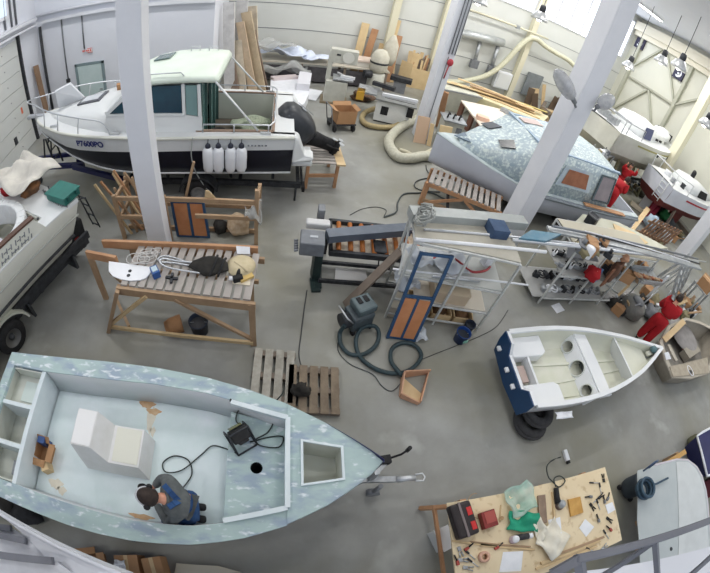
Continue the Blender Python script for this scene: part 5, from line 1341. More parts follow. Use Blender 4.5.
t = thing('workpiece_box', 'pale tan box on the lower shelf of the tube rack', 'box', RK(.95, .3, .53), RK.a); obj('box_body', MB().box((0, 0, .12), (.62, .5, .24)), M('tan_box', (206, 186, 160), (196, 176, 150), scale=3, rough=.6), t, world=False, bevel=.01); obj('box_lid', MB().box((0, 0, .25), (.64, .52, .02)), M('tan_lid', (214, 196, 170)), t, world=False)
solo('white_block', MB().box(RK(1.5, .62, 1.16), (.18, .14, .2), rz=.2), plastic_white, 'white block at the back right of the tube rack', 'block')
for k in range(3):
    c = RK(.55+.42*k, .3, .0); t = thing('wooden_crate', ('left', 'middle', 'right')[k]+' one of the wooden crates of parts under the tube rack', 'crate', c, RK.a, 'crates under the tube rack')
    obj('crate_body', MB().bx(-.19, .19, -.24, .24, 0, .02).bx(-.19, .19, -.24, -.22, 0, .2).bx(-.19, .19, .22, .24, 0, .2).bx(-.19, -.17, -.24, .24, 0, .2).bx(.17, .19, -.24, .24, 0, .2), wood_pale, t, world=False)
    obj('crate_content', lump((0, 0, .03), (.14, .18, .08), 60+k, rough=.3), M('brown_parts', (124, 92, 62), (86, 66, 48), scale=9, rough=.8), t, world=False)
t = bucket('bucket', 'blue bucket with a label standing at the foot of the tube rack', P(459, 340, 0), .13, .24, M('bucket_blue', (22, 58, 120), (28, 66, 128), scale=3, rough=.4), M('bucket_in', (40, 46, 56)), None, True)
c_ = P(459, 340, 0); obj('bucket_label', MB().box((.03, -.123, .12), (.08, .012, .07)), M('label_mint', (150, 210, 190)), t, world=False)
t = bucket('bucket', 'dark bucket standing right behind the blue bucket', P(466, 331, 0), .1, .22, M('bucket_dark', (44, 54, 72)), M('bucket_in', (40, 46, 56)), None, False)
b = crumple(P(419, 335, .02), .22, .3, .1, 47, 10, 10); solo('plastic_sheet', b, M('clear_film2', (206, 212, 220)), 'crumpled pale plastic on the floor right of the orange ramp boards', 'plastic sheet', solid=.004)
solo('pale_board', MB().prism([P(386, 316, .02), P(392, 300, .02), P(400, 302, .02), P(396, 318, .02)], (0, 0, .25)), M('board_beige', (190, 184, 170), rough=.6), 'pale carton standing behind the foot of the leaning ramp', 'box')
# pipes on top: z 1.75, running right over the next racks
PZ = 1.76
def pipe(lab, a, b2, r, m_, sq=0, z0=PZ, z1=None):
    z1 = z0 if z1 is None else z1
    p, q = P(*a, z0), P(*b2, z1)
    b = MB()
    if sq: b.beam(p, q, r*2, r*2*sq)
    else: b.tube([p, q], r, 10)
    return solo('metal_pipe', b, m_, lab, 'pipe', 'long pipes laid across the racks')
pipe('thick grey square tube, rearmost of the pipes across the racks', (410, 214), (524, 223), .11, M('beam_pale', (172, 176, 174), (160, 164, 162), scale=3, rough=.5), .7, PZ+.05)
pipe('bright thin pipe in front of the thick square tube on the racks', (424, 229.5), (706, 262), .022, chrome)
pipe('shiny white pipe, front of the pipes on the left rack', (415, 239.5), (546, 252), .03, plastic_white)
pipe('wide flat grey profile running over the right racks', (548, 229), (700, 268), .075, alu, .3, PZ+.03)
pipe('long bright pipe in the middle of the bundle over the right racks', (512, 240), (698, 262), .034, chrome, 0, PZ+.0)
pipe('grey pipe at the back of the bundle over the right racks', (552, 226), (698, 259), .026, M('pipe_grey', (128, 132, 138), rough=.4, metal=.3), 0, PZ+.1)
pipe('thin dark pipe on top of the bundle over the right racks', (596, 236), (700, 264), .018, dark, 0, PZ+.14)
pipe('thin pale pipe lying slanted on the bundle over the right racks', (585, 231), (690, 262), .014, plastic_white, 0, PZ+.16)
pipe('short bright pipe crossing the middle of the tube rack', (432, 276), (480, 281), .022, chrome, 0, 1.1)
pipe('pale pipe lying on the front middle bar of the tube rack', (393, 269), (528, 285), .018, plastic_white, 0, 1.08)
b = MB(); rnd = random.Random(9); c0 = P(421, 224, PZ+.05)
for k in range(7):
    r = .12+.02*(k % 3); b.tube([c0+Vector((rnd.uniform(-.06, .06)+.06*math.sin(a), r*math.cos(a), .1+r*.8*math.sin(a)+.02*k)) for a in [2*PI*j/16 for j in range(16)]], .012, 5, closed=True)
solo('wire_coil', b, M('wire_grey', (168, 170, 166), rough=.5), 'coil of grey wire wrapped round the left end of the pipe bundle', 'wire')
solo('blue_wrap', MB().beam(P(489, 229, PZ+.06), P(505, 231, PZ+.06), .29, .2), M('wrap_blue', (64, 86, 116), (54, 74, 104), scale=6, rough=.7), 'blue cloth wrapped round the thick square tube in front of the column', 'cloth')
b = MB().prism([P(518, 240, PZ+.02), P(545, 243, PZ+.02), P(560, 236, PZ+.02), P(530, 232, PZ+.02)], (0, 0, .05)); solo('blue_sheet', b, M('sheet_teal', (84, 128, 150), (110, 140, 156), scale=4, rough=.6), 'blue sheet lying under the pipes between the two racks', 'sheet')
# second rack block
R2 = Fr((5.7, 3.66), math.atan2(-.16, 1.9))
r2 = rack('long tube rack packed with tools and materials beside the white dinghy', R2, 2.9, .9, 1.58, 4, ((1.58, (0, 2.9, M('shelf_beige', (184, 178, 160), rough=.6))), (.85, (0.1, 2.8, M('shelf_grey', (168, 168, 166), rough=.6))), (.16, (-.25, 2.0, M('shelf_grey', (168, 168, 166))))))
rnd = random.Random(17)
cl = [('dark', dark), ('grey', grey_paint), ('pale', plastic_white), ('black', black), ('steel', galv)]
spots = []
for k in range(26):
    u = .1+(k % 13)*.15; v = .2+.4*(k//13); nm, mm = cl[rnd.randrange(5)]
    t = thing('machine_part', nm+' machine part, '+('front' if v < .3 else 'rear')+' row of the bottom shelf of the long tube rack', 'part', R2(u, v, .19), rnd.uniform(0, 3), 'parts on the bottom shelf')
    if k % 3 == 0: obj('part_body', MB().cyl((-.08, 0, .07), (.08, 0, .07), .06, n=12).cyl((.08, 0, .07), (.13, 0, .07), .03, n=10), mm, t, world=False)
    elif k % 3 == 1: obj('part_body', MB().box((0, 0, .06), (.15, .1, .12)).box((.05, 0, .14), (.05, .06, .06)), mm, t, world=False, bevel=.01)
    else: obj('part_body', MB().tube([(.1*math.cos(a), .1*math.sin(a), .03+.01*a) for a in [k2*.5 for k2 in range(22)]], .016, 6), mm, t, world=False)
for k in range(14):
    u = .2+(k % 7)*.14; v = .25+.35*(k//7); nm, mm = cl[rnd.randrange(5)]
    t = thing('hand_tool', nm+' hand tool, '+('front' if v < .3 else 'rear')+' row of the middle shelf of the long tube rack', 'tool', R2(u, v, .885), rnd.uniform(0, 3), 'tools on the middle shelf')
    obj('tool_body', MB().box((0, 0, .05), (.17, .08, .09)).cyl((.06, 0, .05), (.2, 0, .06), .025, n=10), mm, t, world=False, bevel=.008)
    obj('tool_handle', MB().tube([(-.06, 0, .08), (-.08, 0, .15), (-.02, 0, .16)], .016), black, t, world=False)
b = lump(P(590, 278, .95), (.2, .16, .16), 71, rough=.22); o = solo('red_bag', b, red_fab, 'red cloth bag hanging at the front of the long tube rack', 'bag')
b = lump(P(594, 272, 1.1), (.08, .08, .06), 73, rough=.2); solo('pink_cloth', b, M('pink_cloth', (214, 160, 150), rough=.8), 'pale pink cloth on top of the red bag', 'cloth')
solo('blue_folder', MB().prism([P(588, 277, 1.0), P(596, 282, 1.0), P(603, 271, 1.05), P(594, 268, 1.05)], (0, 0, .05)), M('folder_blue', (120, 158, 206), (106, 144, 194), scale=4, rough=.5), 'light blue folder lying right of the red bag', 'folder')
c = P(608, 280, .9); t = thing('brown_jacket', 'brown jacket or sack hanging on the front of the long tube rack', 'sack', c)
b = lump(c, (.17, .1, .34), 75, 16, 12, .14); obj('jacket_body', b, M('brown_cloth', (116, 84, 68), (96, 68, 54), scale=7, rough=.85), t)
obj('jacket_hood', lump(c+Vector((.02, .02, .58)), (.12, .09, .1), 76), M('tan_cloth', (176, 132, 104), rough=.85), t)
solo('metal_sheet', MB().prism([P(566, 257, 1.0), P(598, 262, 1.0), P(590, 247, 1.2), P(568, 244, 1.2)], (0, 0, .03)), M('panel_grey', (176, 176, 178), rough=.6), 'grey panel lying on the upper left of the long tube rack', 'sheet')
t = thing('wood_tray', 'shelf tray of reddish wood offcuts at the right end of the long tube rack', 'tray', P(647, 277, 1.2), R2.a)
obj('tray_base', MB().box((0, 0, .01), (.95, .5, .02)), galv, t, world=False)
for sy in (1, -1): obj('tray_side', MB().box((0, sy*.24, .06), (.95, .02, .1)), alu, t, world=False)
for k in range(9):
    solo('wood_offcut', MB().beam(P(634+k*3, 272+k*.9, 1.26+.02*(k % 2)), P(640+k*2.8, 277+k*.5, 1.26+.03*(k % 3)), .07, .04), (wood_orange, wood, M('reddish_wood', (150, 92, 66), rough=.7))[k % 3], 'short reddish wood offcut in the tray on the right end of the racks', 'offcut', 'offcuts in the rack tray')
# plywood cover sheets, mats and a black box behind the pipes
t = thing('work_table', 'low table with plywood sheets behind the pipe bundle on the right', 'table', P(600, 235, 0), R2.a)
q = [P(575, 222, 1.0), P(640, 250, 1.0), P(668, 248, 1.0), P(618, 222, 1.0), P(583, 214, 1.0)]
obj('table_top', MB().prism(q, (0, 0, -.04)), M('cover_sheet', (200, 200, 184), (190, 190, 172), scale=2, rough=.6), t)
for w_ in (q[0], q[1], q[2], q[3]): obj('leg', MB().beam(Vector((w_.x, w_.y, 0)), Vector((w_.x, w_.y, .96)), .06, .06), tube_m, t)
solo('plywood_sheet', MB().prism([P(590, 232, 1.03), P(616, 235, 1.03), P(613, 229, 1.03), P(591, 227, 1.03)], (0, 0, .02)), ply, 'small plywood piece lying left on the sheets behind the pipes', 'plywood')
solo('plywood_sheet', MB().prism([P(613, 224, 1.01), P(615, 231, 1.01), P(638, 247, 1.01), P(648, 243, 1.01), P(634, 233, 1.01)], (0, 0, .02)), ply, 'long tapering plywood piece lying on the sheets behind the pipes', 'plywood')
t = thing('black_box', 'small black square box beside the plywood behind the pipes', 'box', P(589, 224, 1.0), .4)
obj('box_body', MB().box((0, 0, .14), (.28, .28, .26)), dark, t, world=False, bevel=.01); obj('box_rim', MB().bx(-.15, .15, -.15, -.13, .26, .3).bx(-.15, .15, .13, .15, .26, .3).bx(-.15, -.13, -.15, .15, .26, .3).bx(.13, .15, -.15, .15, .26, .3), M('rim_grey2', (120, 122, 124)), t, world=False)
# aluminium step ladder stack and clutter at the right end
LS = P(668, 300, 0)
for k in range(4):
    a = .5+.28*k; c = LS+Vector((.45*k-.3, .15*k+.1, 0)); t = thing('step_ladder', ('leftmost', 'second', 'third', 'rightmost')[k]+' aluminium step frame in the tangle at the right end of the racks', 'ladder', c, a, 'aluminium frames at the right')
    for s in (-.22, .22):
        obj('stile', MB().beam((s, -.3, .02), (s*.8, .25, 1.25), .03, .06), alu, t, world=False); obj('stay', MB().beam((s, .6, .02), (s*.8, .25, 1.25), .025, .03), alu, t, world=False)
    for j in range(4): obj('step', MB().box((0, -.3+.12*j+.05, .26+.26*j), (.42-.02*j, .09, .03)), alu, t, world=False)
b = MB().beam(P(645, 299, .02), P(668, 276, 1.1), .16, .03); solo('white_board', b, plastic_white, 'white board standing slanted under the tray of offcuts', 'board')
t = thing('grey_drum', 'grey rounded drum on the floor below the right end of the racks', 'drum', P(628, 312, 0))
obj('drum_body', MB().lathe((0, 0, 0), [(.001, 0), (.3, 0), (.36, .1), (.36, .3), (.3, .4), (.1, .46), (.001, .47)], 22), M('drum_grey', (132, 132, 128), (112, 112, 108), scale=5, rough=.7), t, world=False); obj('drum_lid', MB().lathe((0, 0, .42), [(.001, .08), (.16, .07), (.18, .02)], 18), grey_paint, t, world=False)
for k, (px, py, r, m_, nm) in enumerate(((648, 316, .26, grey_paint, 'grey sack'), (652, 304, .22, M('khaki_cloth', (136, 128, 100), rough=.85), 'khaki sack'), (640, 303, .2, bag_dark, 'dark sack'), (612, 306, .2, bag_dark, 'black sack'), (622, 300, .2, M('sack_grey', (168, 166, 164), rough=.8), 'pale sack'), (683, 318, .2, M('khaki_cloth', (136, 128, 100)), 'olive sack'))):
    b = lump(P(px, py, 0.02), (r, r*.8, r*.7), 80+k, rough=.25); solo('sack', b, m_, nm+' in the clutter'+(' right of the person in red by the small boat' if px > 680 else ' left of the person in red by the racks' if px > 636 else ' near the grey drum, right end of the racks'), 'sack')
t = thing('carton', 'brown carton at the right image edge beside the aluminium frames', 'box', P(703, 287, .9), .3)
obj('carton_body', MB().box((0, 0, .16), (.5, .5, .34)), carton, t, world=False); obj('carton_tape', MB().box((0, 0, .332), (.06, .5, .006)), wood_pale, t, world=False)
solo('grey_stand', MB().bx(-.3, .3, -.3, .3, 0, .04).bx(-.28, -.22, -.28, -.22, 0, .88).bx(.22, .28, -.28, -.22, 0, .88).bx(-.28, -.22, .22, .28, 0, .88).bx(.22, .28, .22, .28, 0, .88).bx(-.3, .3, -.3, .3, .86, .9), alu, 'small metal stand under the brown carton at the right edge', 'stand').location = P(703, 287, .9)-Vector((0, 0, .9))
standing('person in red overalls standing among clutter behind the small grey boat', P(638, 342, 0), .5, .3, 1.62, 'fwd', True, 1.55)
# ================================================================= white dinghy with navy transom on two tyres
DG = Fr((3.85, 1.92), math.radians(-4.2))
dz = .75
HD = [(0, .68), (.4, .71), (.9, .73), (1.4, .71), (1.9, .65), (2.45, .55), (2.95, .42), (3.4, .26), (3.75, .11), (4.0, .01)]
UD = [0, .3, .7, 1.1, 1.5, 1.9, 2.3, 2.65, 2.95, 3.25, 3.5, 3.7, 3.87, 4.0]
dg = thing('dinghy', 'white open dinghy with navy transom resting on two tyres', 'boat', DG(2, 0, .1), DG.a)
dm = M('dinghy_white', (226, 228, 230), (218, 221, 224), scale=2, rough=.35, contrast=.6)
din = M('dinghy_inside', (218, 218, 202), (206, 208, 196), scale=2.5, rough=.45, contrast=.5)
def dsec(u, off=0, zo=0):
    h = max(interp(HD, u)-off, .004); k = max(0, (u-2.3)/1.7); zt = dz+.1*k*k
    f = lerp(.86, .6, k); zb = .24+.28*k**2+zo
    return [(h, zt), (h*.97, zt-.16), (h*lerp(.93, .75, k), lerp(zt, zb, .62)), (h*lerp(.7, .35, k), zb+.05), (0, zb)]
b = MB(); b.smooth = True; rg = []
for u in UD:
    p = dsec(u); rg.append([DG(u, y, z) for y, z in p]+[DG(u, -y, z) for y, z in p[::-1][1:]])
b.loft(rg, closed=False, caps=False); obj('hull', b, dm, dg)
b = MB(); b.smooth = True; rg = []
for u in UD[:-2]:
    p = dsec(u, .05, .06); rg.append([DG(u, y, z) for y, z in p]+[DG(u, -y, z) for y, z in p[::-1][1:]])
b.loft(rg, closed=False, caps=False); obj('inner_hull', b, din, dg)
b = MB()
for s in (1, -1):
    rg = []
    for u in UD:
        h = interp(HD, u); k = max(0, (u-2.3)/1.7); z = dz+.1*k*k
        rg.append([DG(u, s*(h+.02), z-.03), DG(u, s*(h+.02), z+.012), DG(u, s*max(h-.06, .0), z+.012), DG(u, s*max(h-.06, .0), z-.03)])
    b.loft(rg)
obj('gunwale', b, dm, dg)
# transom: navy outside, with the cut-down middle
pr = [(-.66, .76), (-.66, .55), (-.6, .3), (0, .22), (.6, .3), (.66, .55), (.66, .76), (.42, .76), (.3, .6), (-.3, .6), (-.42, .76)]
obj('transom', MB().prism([DG(-.06-.0, y, z) for y, z in pr], DG.u*.06), dm, dg)
obj('transom_skin', MB().prism([DG(-.085, y*1.01, z) for y, z in pr], DG.u*.025), M('transom_navy', (24, 60, 100), (30, 68, 108), scale=3, rough=.4), dg)
b = MB()
for v in (.5, .1, -.2): b.box(DG(-.13, v, .5), (.06, .08, .04), rz=DG.a)
objs('transom_fitting', b, plastic_white, dg)
# floor, engine well, side seats, thwart with three holes, bow seat
fl = [(.02, -.42), (1.6, -.5), (2.4, -.42), (3.2, -.16), (3.2, .16), (2.4, .42), (1.6, .5), (.02, .42)]
obj('floor_panel', MB().prism([DG(u, v, .36) for u, v in fl], (0, 0, .02)), M('dinghy_floor', (206, 208, 190), (214, 214, 200), scale=3, rough=.5), dg)
for v in (-.2, .2): obj('floor_stringer', MB().beam(DG(.3, v, .39), DG(3.0, v*.5, .39), .05, .03), din, dg)
for s in (1, -1): obj('stern_seat', MB().prism([DG(.0, s*.25, .42), DG(.62, s*.25, .42), DG(.72, s*.32, .42), DG(.72, s*.66, .42), (DG(.0, s*.62, .42))], (0, 0, .2)), dm, dg, bevel=.02)
obj('engine_well', MB().beam(DG(.3, -.25, .5), DG(.3, .25, .5), .04, .2), dm, dg); obj('bow_locker_cover', MB().box(DG(.16, .0, .47), (.14, .3, .06), rz=DG.a), M('pinkish_trim', (186, 166, 158), rough=.6), dg)
b = MB().beam(DG(1.72, -.69, .62), DG(1.72, .69, .62), .3, .05)
obj('thwart', b, dm, dg)
# thwart front panel with holes: plate in v-z plane
fr_t = lambda x, y, z: DG(1.56-z-(.615-y)*.75, x, y)
b = MB()
for (v0, v1) in ((-.67, -.25), (-.25, .25), (.25, .67)):
    c = ((v0+v1)/2, .485); r = .12 if abs(c[0]) > .1 else .15
    hole = [(c[0]+r*math.cos(2*PI*k/20), c[1]+.8*r*math.sin(2*PI*k/20)) for k in range(20)]
    plate_hole(b, [(v0, .36), (v1, .36), (v1, .615), (v0, .615)], hole, -.02, .02, fr_t, 8)
obj('thwart_front', b, dm, dg)
b = MB()
for v, r in ((-.46, .12), (0, .15), (.46, .12)): b.tube([DG(1.53-(.13-.8*r*math.sin(a))*.75, v+r*math.cos(a), .485+.8*r*math.sin(a)) for a in [2*PI*k/20 for k in range(20)]], .014, 6, closed=True)
objs('hole_rim', b, M('rim_pale', (206, 210, 206), rough=.4), dg)
obj('thwart_inside', MB().beam(DG(1.66, -.6, .46), DG(1.66, .6, .46), .02, .2), M('locker_dark', (86, 92, 90), rough=.7), dg)
obj('bow_bulkhead', MB().prism([DG(2.62, -.5, .7), DG(2.62, .5, .7), DG(2.72, .38, .38), DG(2.72, -.38, .38)], DG.u*.04), dm, dg)
bs = [(2.66, -.48), (3.1, -.36), (3.5, -.2), (3.5, .2), (3.1, .36), (2.66, .48)]
obj('bow_deck', MB().prism([DG(u, v, .6) for u, v in bs], (0, 0, .02)), din, dg)
b = MB().beam(DG(3.55, 0, .66), DG(3.9, 0, .74), .1, .05); obj('stem_block', b, din, dg)
obj('bow_eye', MB().lathe(DG(3.72, .03, .74), [(.02, 0), (.09, 0), (.09, .07), (.05, .1), (.02, .1)], 14), M('eye_teal', (88, 116, 122), rough=.5), dg)
# paper rag at the transom corner
b = crumple(DG(.55, -.86, .62), .34, .12, .06, 51, 8, 4, rz=DG.a-.1); solo('white_rag', b, paper_white, 'white rag hanging from the near stern corner of the dinghy', 'rag', solid=.006)
def tyre(lab, c, R=.31, w=.2, rz=0, flat=True, group='tyres under the dinghy'):
    t = thing('tyre', lab, 'tyre', c, rz, group)
    obj('tyre_body', MB().lathe((0, 0, 0), [(R*.56, .02), (R*.7, 0), (R*.95, .02), (R, .06), (R, w-.06), (R*.95, w-.02), (R*.7, w), (R*.56, w-.02), (R*.5, w/2), (R*.56, .02)], 28, cap=False), M('tyre_grey', (66, 66, 68), (52, 52, 54), scale=14, rough=.85), t, world=False)
    obj('tyre_tread', MB().tube([(R*1.0*math.cos(2*PI*k/28), R*1.0*math.sin(2*PI*k/28), w/2) for k in range(28)], .035, 6, closed=True), M('tread_grey', (62, 62, 64), rough=.9), t, world=False)
    return t
c = P(527, 424, 0); tyre('lower tyre under the near stern corner of the dinghy', c, .3, .2); tyre('upper tyre under the near stern corner of the dinghy', c+Vector((.06, .1, .21)), .29, .19)
c = DG(.5, .45, 0); tyre('tyre under the far stern corner of the dinghy', c, .3, .2)
t = thing('timber_block', 'timber block under the bow of the dinghy', 'block', DG(3.2, 0, 0), DG.a); obj('block_body', MB().box((0, 0, .17), (.2, .6, .34)), wood, t, world=False)
# ------------------------------------------------ small grey boat mould on the floor, far right
MR = Fr((8.35, 1.2), math.radians(8))
pA, pB, pC, pD = P(659, 342, .5), P(672, 378, .45), P(708, 374, .45), P(700, 322, .6)
sb = thing('small_boat', 'small grey beige open boat on the floor behind the dinghy bow', 'boat', P(685, 360, 0))
b = MB(); out = [pA, P(664, 360, .48), pB, P(690, 379, .45), pC, P(716, 352, .5), P(712, 328, .58), pD, P(685, 318, .6), P(668, 326, .56)]
cen = sum(out, Vector())/len(out)
low = [Vector((lerp(q.x, cen.x, .16), lerp(q.y, cen.y, .16), .02)) for q in out]
mbx = M('mould_beige', (168, 160, 146), (146, 140, 128), scale=5, rough=.7, contrast=.5)
b.loft([low, out], caps=False); b.add(low, [tuple(range(len(low)))]); obj('hull', b, mbx, sb, solid=.02)
inn = [Vector((lerp(q.x, cen.x, .1), lerp(q.y, cen.y, .1), q.z)) for q in out]
b = MB(); n = len(out)
b.add([q+Vector((0, 0, .01)) for q in out]+[q+Vector((0, 0, .01)) for q in inn], [(i, (i+1) % n, n+(i+1) % n, n+i) for i in range(n)]); obj('gunwale', b, M('mould_rim', (184, 176, 162), rough=.6), sb, solid=.03)
obj('inner_floor', MB().add([Vector((lerp(q.x, cen.x, .2), lerp(q.y, cen.y, .2), .12)) for q in out], [tuple(range(n))]), M('mould_floor', (146, 142, 134), (128, 124, 118), scale=4, rough=.7), sb, solid=.02)
b = MB().prism([pB+Vector((0, 0, .02)), pC+Vector((0, 0, .02)), lerpv(pC, pD, .28)+Vector((0, 0, .02)), lerpv(pB, pA, .28)+Vector((0, 0, .02))], (0, 0, .03)); obj('stern_deck', b, M('mould_deck', (176, 166, 148), (160, 150, 134), scale=6, rough=.65), sb)
c = P(690, 371, .5); obj('deck_plate', MB().lathe(c, [(.001, .012), (.07, .012), (.09, 0)], 16), dark, sb)
obj('deck_ring', MB().tube([c+Vector((.1*math.cos(2*PI*k/18), .14*math.sin(2*PI*k/18), .015)) for k in range(18)], .012, 5, closed=True), plastic_white, sb)
obj('thwart', MB().beam(P(668, 345, .48), P(676, 361, .46), .14, .05), M('mould_rim', (184, 176, 162)), sb); obj('seat_block', MB().box(P(690, 352, .28), (.9, .3, .2), rz=.1), mbx, sb)
b = MB(); c = P(684, 336, .32); b.lathe(c, [(.001, .1), (.45, .09), (.6, .02), (.62, 0)], 22); obj('fore_cover', b, M('cover_grey', (152, 148, 146), (138, 134, 132), scale=4, rough=.6), sb)
solo('pale_board', MB().beam(P(664, 340, .56), P(684, 321, .68), .16, .03), wood_pale, 'pale wooden board laid across the small grey beige boat', 'board')
solo('white_card', MB().prism([P(664, 353, .52), P(668, 352, .52), P(671, 359, .52), P(666, 360, .52)], (0, 0, .01)), paper_white, 'white card on the rim of the small grey beige boat', 'paper')
# ------------------------------------------------ navy hull just inside the right edge and olive sack
t = thing('navy_hull', 'navy boat hull with white rim cut off by the right image edge', 'boat', P(706, 450, 0))
b = MB(); q = [P(697, 436, .55), P(703, 432, .55), P(716, 425, .55), P(730, 440, .55), P(726, 470, .55), P(707, 476, .55), P(703, 458, .55)]
b.loft([[Vector((lerp(w.x, q[3].x, .15), lerp(w.y, q[3].y, .15), .02)) for w in q], q]); obj('hull', b, M('hull_navy2', (26, 30, 80), (34, 38, 90), scale=3, rough=.4), t)
obj('rim', MB().tube(q, .03, 6, closed=True), plastic_white, t)
b = lump(P(691, 445, 0), (.24, .2, .16), 91); solo('sack', b, M('olive_cloth', (104, 104, 80), (86, 86, 66), scale=8, rough=.85), 'olive sack on the floor left of the navy hull at the right edge', 'sack')
t = thing('red_box', 'small red and dark box at the right edge below the navy hull', 'box', P(708, 488, .02)); obj('box_body', MB().box((0, 0, .15), (.3, .4, .3)), M('box_maroon', (120, 60, 70), rough=.6), t, world=False); obj('box_lid', MB().box((0, 0, .31), (.32, .42, .03)), dark, t, world=False)
# ------------------------------------------------ upturned grey mould bottom right
zf = .62
t = thing('flat_boat', 'pale grey upturned flat boat with rounded bow at the lower right', 'boat', P(670, 510, 0))
out = [P(637, 470, zf), P(655, 465, zf), P(677, 459.5, zf), P(688, 460, zf), P(697, 467, zf), P(702, 476, zf), P(706, 490, zf), P(708, 505, zf), P(709, 520, zf), P(712, 560, zf), P(640, 566, zf), P(637, 520, zf)]
low = [Vector((lerp(w.x, P(675, 510, .5).x, .12), lerp(w.y, P(675, 510, .5).y, .12), .48)) for w in out]
b = MB().loft([low, out]); obj('hull', b, M('hull_palegrey', (186, 192, 192), (172, 180, 182), scale=2.2, rough=.6, contrast=.5), t, bevel=.02)
i_ = [P(676, 462, zf+.004), P(688, 462, zf+.004), P(695, 468, zf+.004), P(700, 477, zf+.004), P(704, 490, zf+.004), P(707, 520, zf+.004), P(709, 555, zf+.004), P(678, 558, zf+.004)]
obj('pale_half', MB().prism(i_, (0, 0, .006)), M('hull_white2', (204, 208, 208), (196, 200, 200), scale=3, rough=.55), t)
c = P(671, 549, zf); obj('hole', MB().cyl(c, c+Vector((0, 0, .01)), .035, n=12), dark, t)
obj('rim', MB().tube([w+Vector((0, 0, -.02)) for w in out[1:10]], .03, 6), M('rim_pink', (206, 200, 206), rough=.5), t)
t = thing('stand', 'wooden stand under the upturned grey boat at the lower right', 'stand', P(640, 520, 0))
for y in (480, 525, 552):
    p = P(636, y, .1); obj('bearer', MB().beam(Vector((p.x-.05, p.y, .44)), Vector((p.x+1.4, p.y-.05, .44)), .1, .08), M('ochre_wood', (190, 150, 90), rough=.65), t)
    for dx in (.15, 1.2): obj('post', MB().beam(Vector((p.x+dx, p.y, 0)), Vector((p.x+dx, p.y, .4)), .09, .09), wood, t)
# vacuum with blue hose coil beside it
vc = P(625, 490, 0)
t = thing('vacuum_cleaner', 'dark workshop vacuum with steel handle between the plywood table and the grey boat', 'vacuum cleaner', vc, .2)
obj('vacuum_tub', MB().lathe((0, 0, 0), [(.001, .06), (.18, .06), (.2, .12), (.2, .4), (.17, .46), (.001, .48)], 22), M('vac_dark', (52, 60, 68), (42, 50, 58), scale=5, rough=.5), t, world=False)
obj('vacuum_head', MB().lathe((0, 0, .46), [(.17, 0), (.18, .06), (.12, .14), (.001, .16)], 22), dark, t, world=False)
for a in (0.3, 2.4, 4.5): obj('castor', MB().cyl((.2*math.cos(a)-.02, .2*math.sin(a), .05), (.2*math.cos(a)+.02, .2*math.sin(a), .05), .05, n=12), black, t, world=False)
obj('handle', MB().tube([(.12, .15, .55), (.14, .2, .85), (.0, .24, .9), (-.05, .2, .6)], .018), M('handle_blue', (70, 90, 120), rough=.4), t, world=False)
obj('rim_clamp', MB().tube([(-.14+.07*math.cos(a), -.16+.07*math.sin(a), .5) for a in [2*PI*k/14 for k in range(14)]], .014, 5, closed=True), alu, t, world=False)
b = MB(); c = P(642, 490, zf+.05)
for k in range(4):
    b.tube([c+Vector(((.14+.025*(k % 2))*math.cos(a), (.14+.025*(k % 2))*math.sin(a), .045*k)) for a in [2*PI*j/22 for j in range(22)]], .026, 7, closed=True)
b.tube(smooth_path([c+Vector((.15, 0, .06)), P(656, 484, zf+.06), P(664, 480, zf+.05), P(668, 478, zf+.05)], 5), .02)
solo('hose_coil', b, M('hose_blue', (60, 86, 104), (46, 68, 86), scale=16, rough=.5), 'coiled blue grey hose lying on the corner of the upturned grey boat', 'hose')
# ================================================================= plywood table in the foreground with tools
tz = .8
A_, B_, C_ = P(447, 503, tz), P(605, 467, tz), P(622, 540, tz); D_ = A_+(C_-B_)
TBL = Fr((A_.x, A_.y), math.atan2(B_.y-A_.y, B_.x-A_.x))
t = thing('work_table', 'plywood work table on wooden trestles in the foreground, strewn with tools', 'table', (A_+C_)/2-Vector((0, 0, tz)), TBL.a)
obj('table_top', MB().prism([A_, B_, C_, D_], (0, 0, -.022)), M('table_ply', (218, 198, 162), (230, 214, 182), scale=1.3, rough=.55, contrast=.5, c3=(196, 172, 134), s3=9), t)
for u in (.22, 2.2):
    for v in (-.05, -1.1):
        for s in (-.16, .16):
            obj('trestle_leg', MB().beam(TBL(u+s*.3, v, tz-.06), TBL(u+s*1.6, v+(.12 if v > -.5 else -.08), 0), .05, .05), wood_orange, t)
    obj('trestle_beam', MB().beam(TBL(u, .02, tz-.06), TBL(u, -1.15, tz-.06), .08, .08), wood_orange, t)
    obj('trestle_rail', MB().beam(TBL(u-.18, .05, .3), TBL(u-.18, -1.15, .3), .04, .06), wood_orange, t)
def at(px, py, h=0): return P(px, py, tz+.001+h)
def slab(pxs, h, name, m_, lab, cat, group=None, bev=0):
    return solo(name, MB().prism([at(*q) for q in pxs], (0, 0, h)), m_, lab, cat, group, bevel=bev)
t = thing('tool_case', 'black tool roll with red stripes at the left end of the plywood table', 'case', at(460, 521), TBL.a+.15)
obj('case_body', MB().box((0, 0, .07), (.27, .42, .14)), M('case_black', (36, 30, 32), (48, 40, 42), scale=6, rough=.5), t, world=False, bevel=.03)
for y in (-.1, .08): obj('case_stripe', MB().box((.08, y, .142), (.06, .1, .01)), M('case_red', (196, 48, 48)), t, world=False)
obj('case_strap', MB().box((-.02, 0, .143), (.03, .43, .008)), M('case_grey', (120, 110, 110)), t, world=False)
t = thing('screw_box', 'dark red box on the plywood table right of the black tool roll', 'box', at(486, 520), TBL.a+.1)
obj('box_body', MB().box((0, 0, .05), (.19, .21, .1)), M('box_red', (138, 52, 48), (116, 40, 38), scale=5, rough=.5), t, world=False, bevel=.01); obj('box_lid', MB().box((.01, .02, .103), (.14, .14, .008)), M('lid_red', (164, 78, 70)), t, world=False)
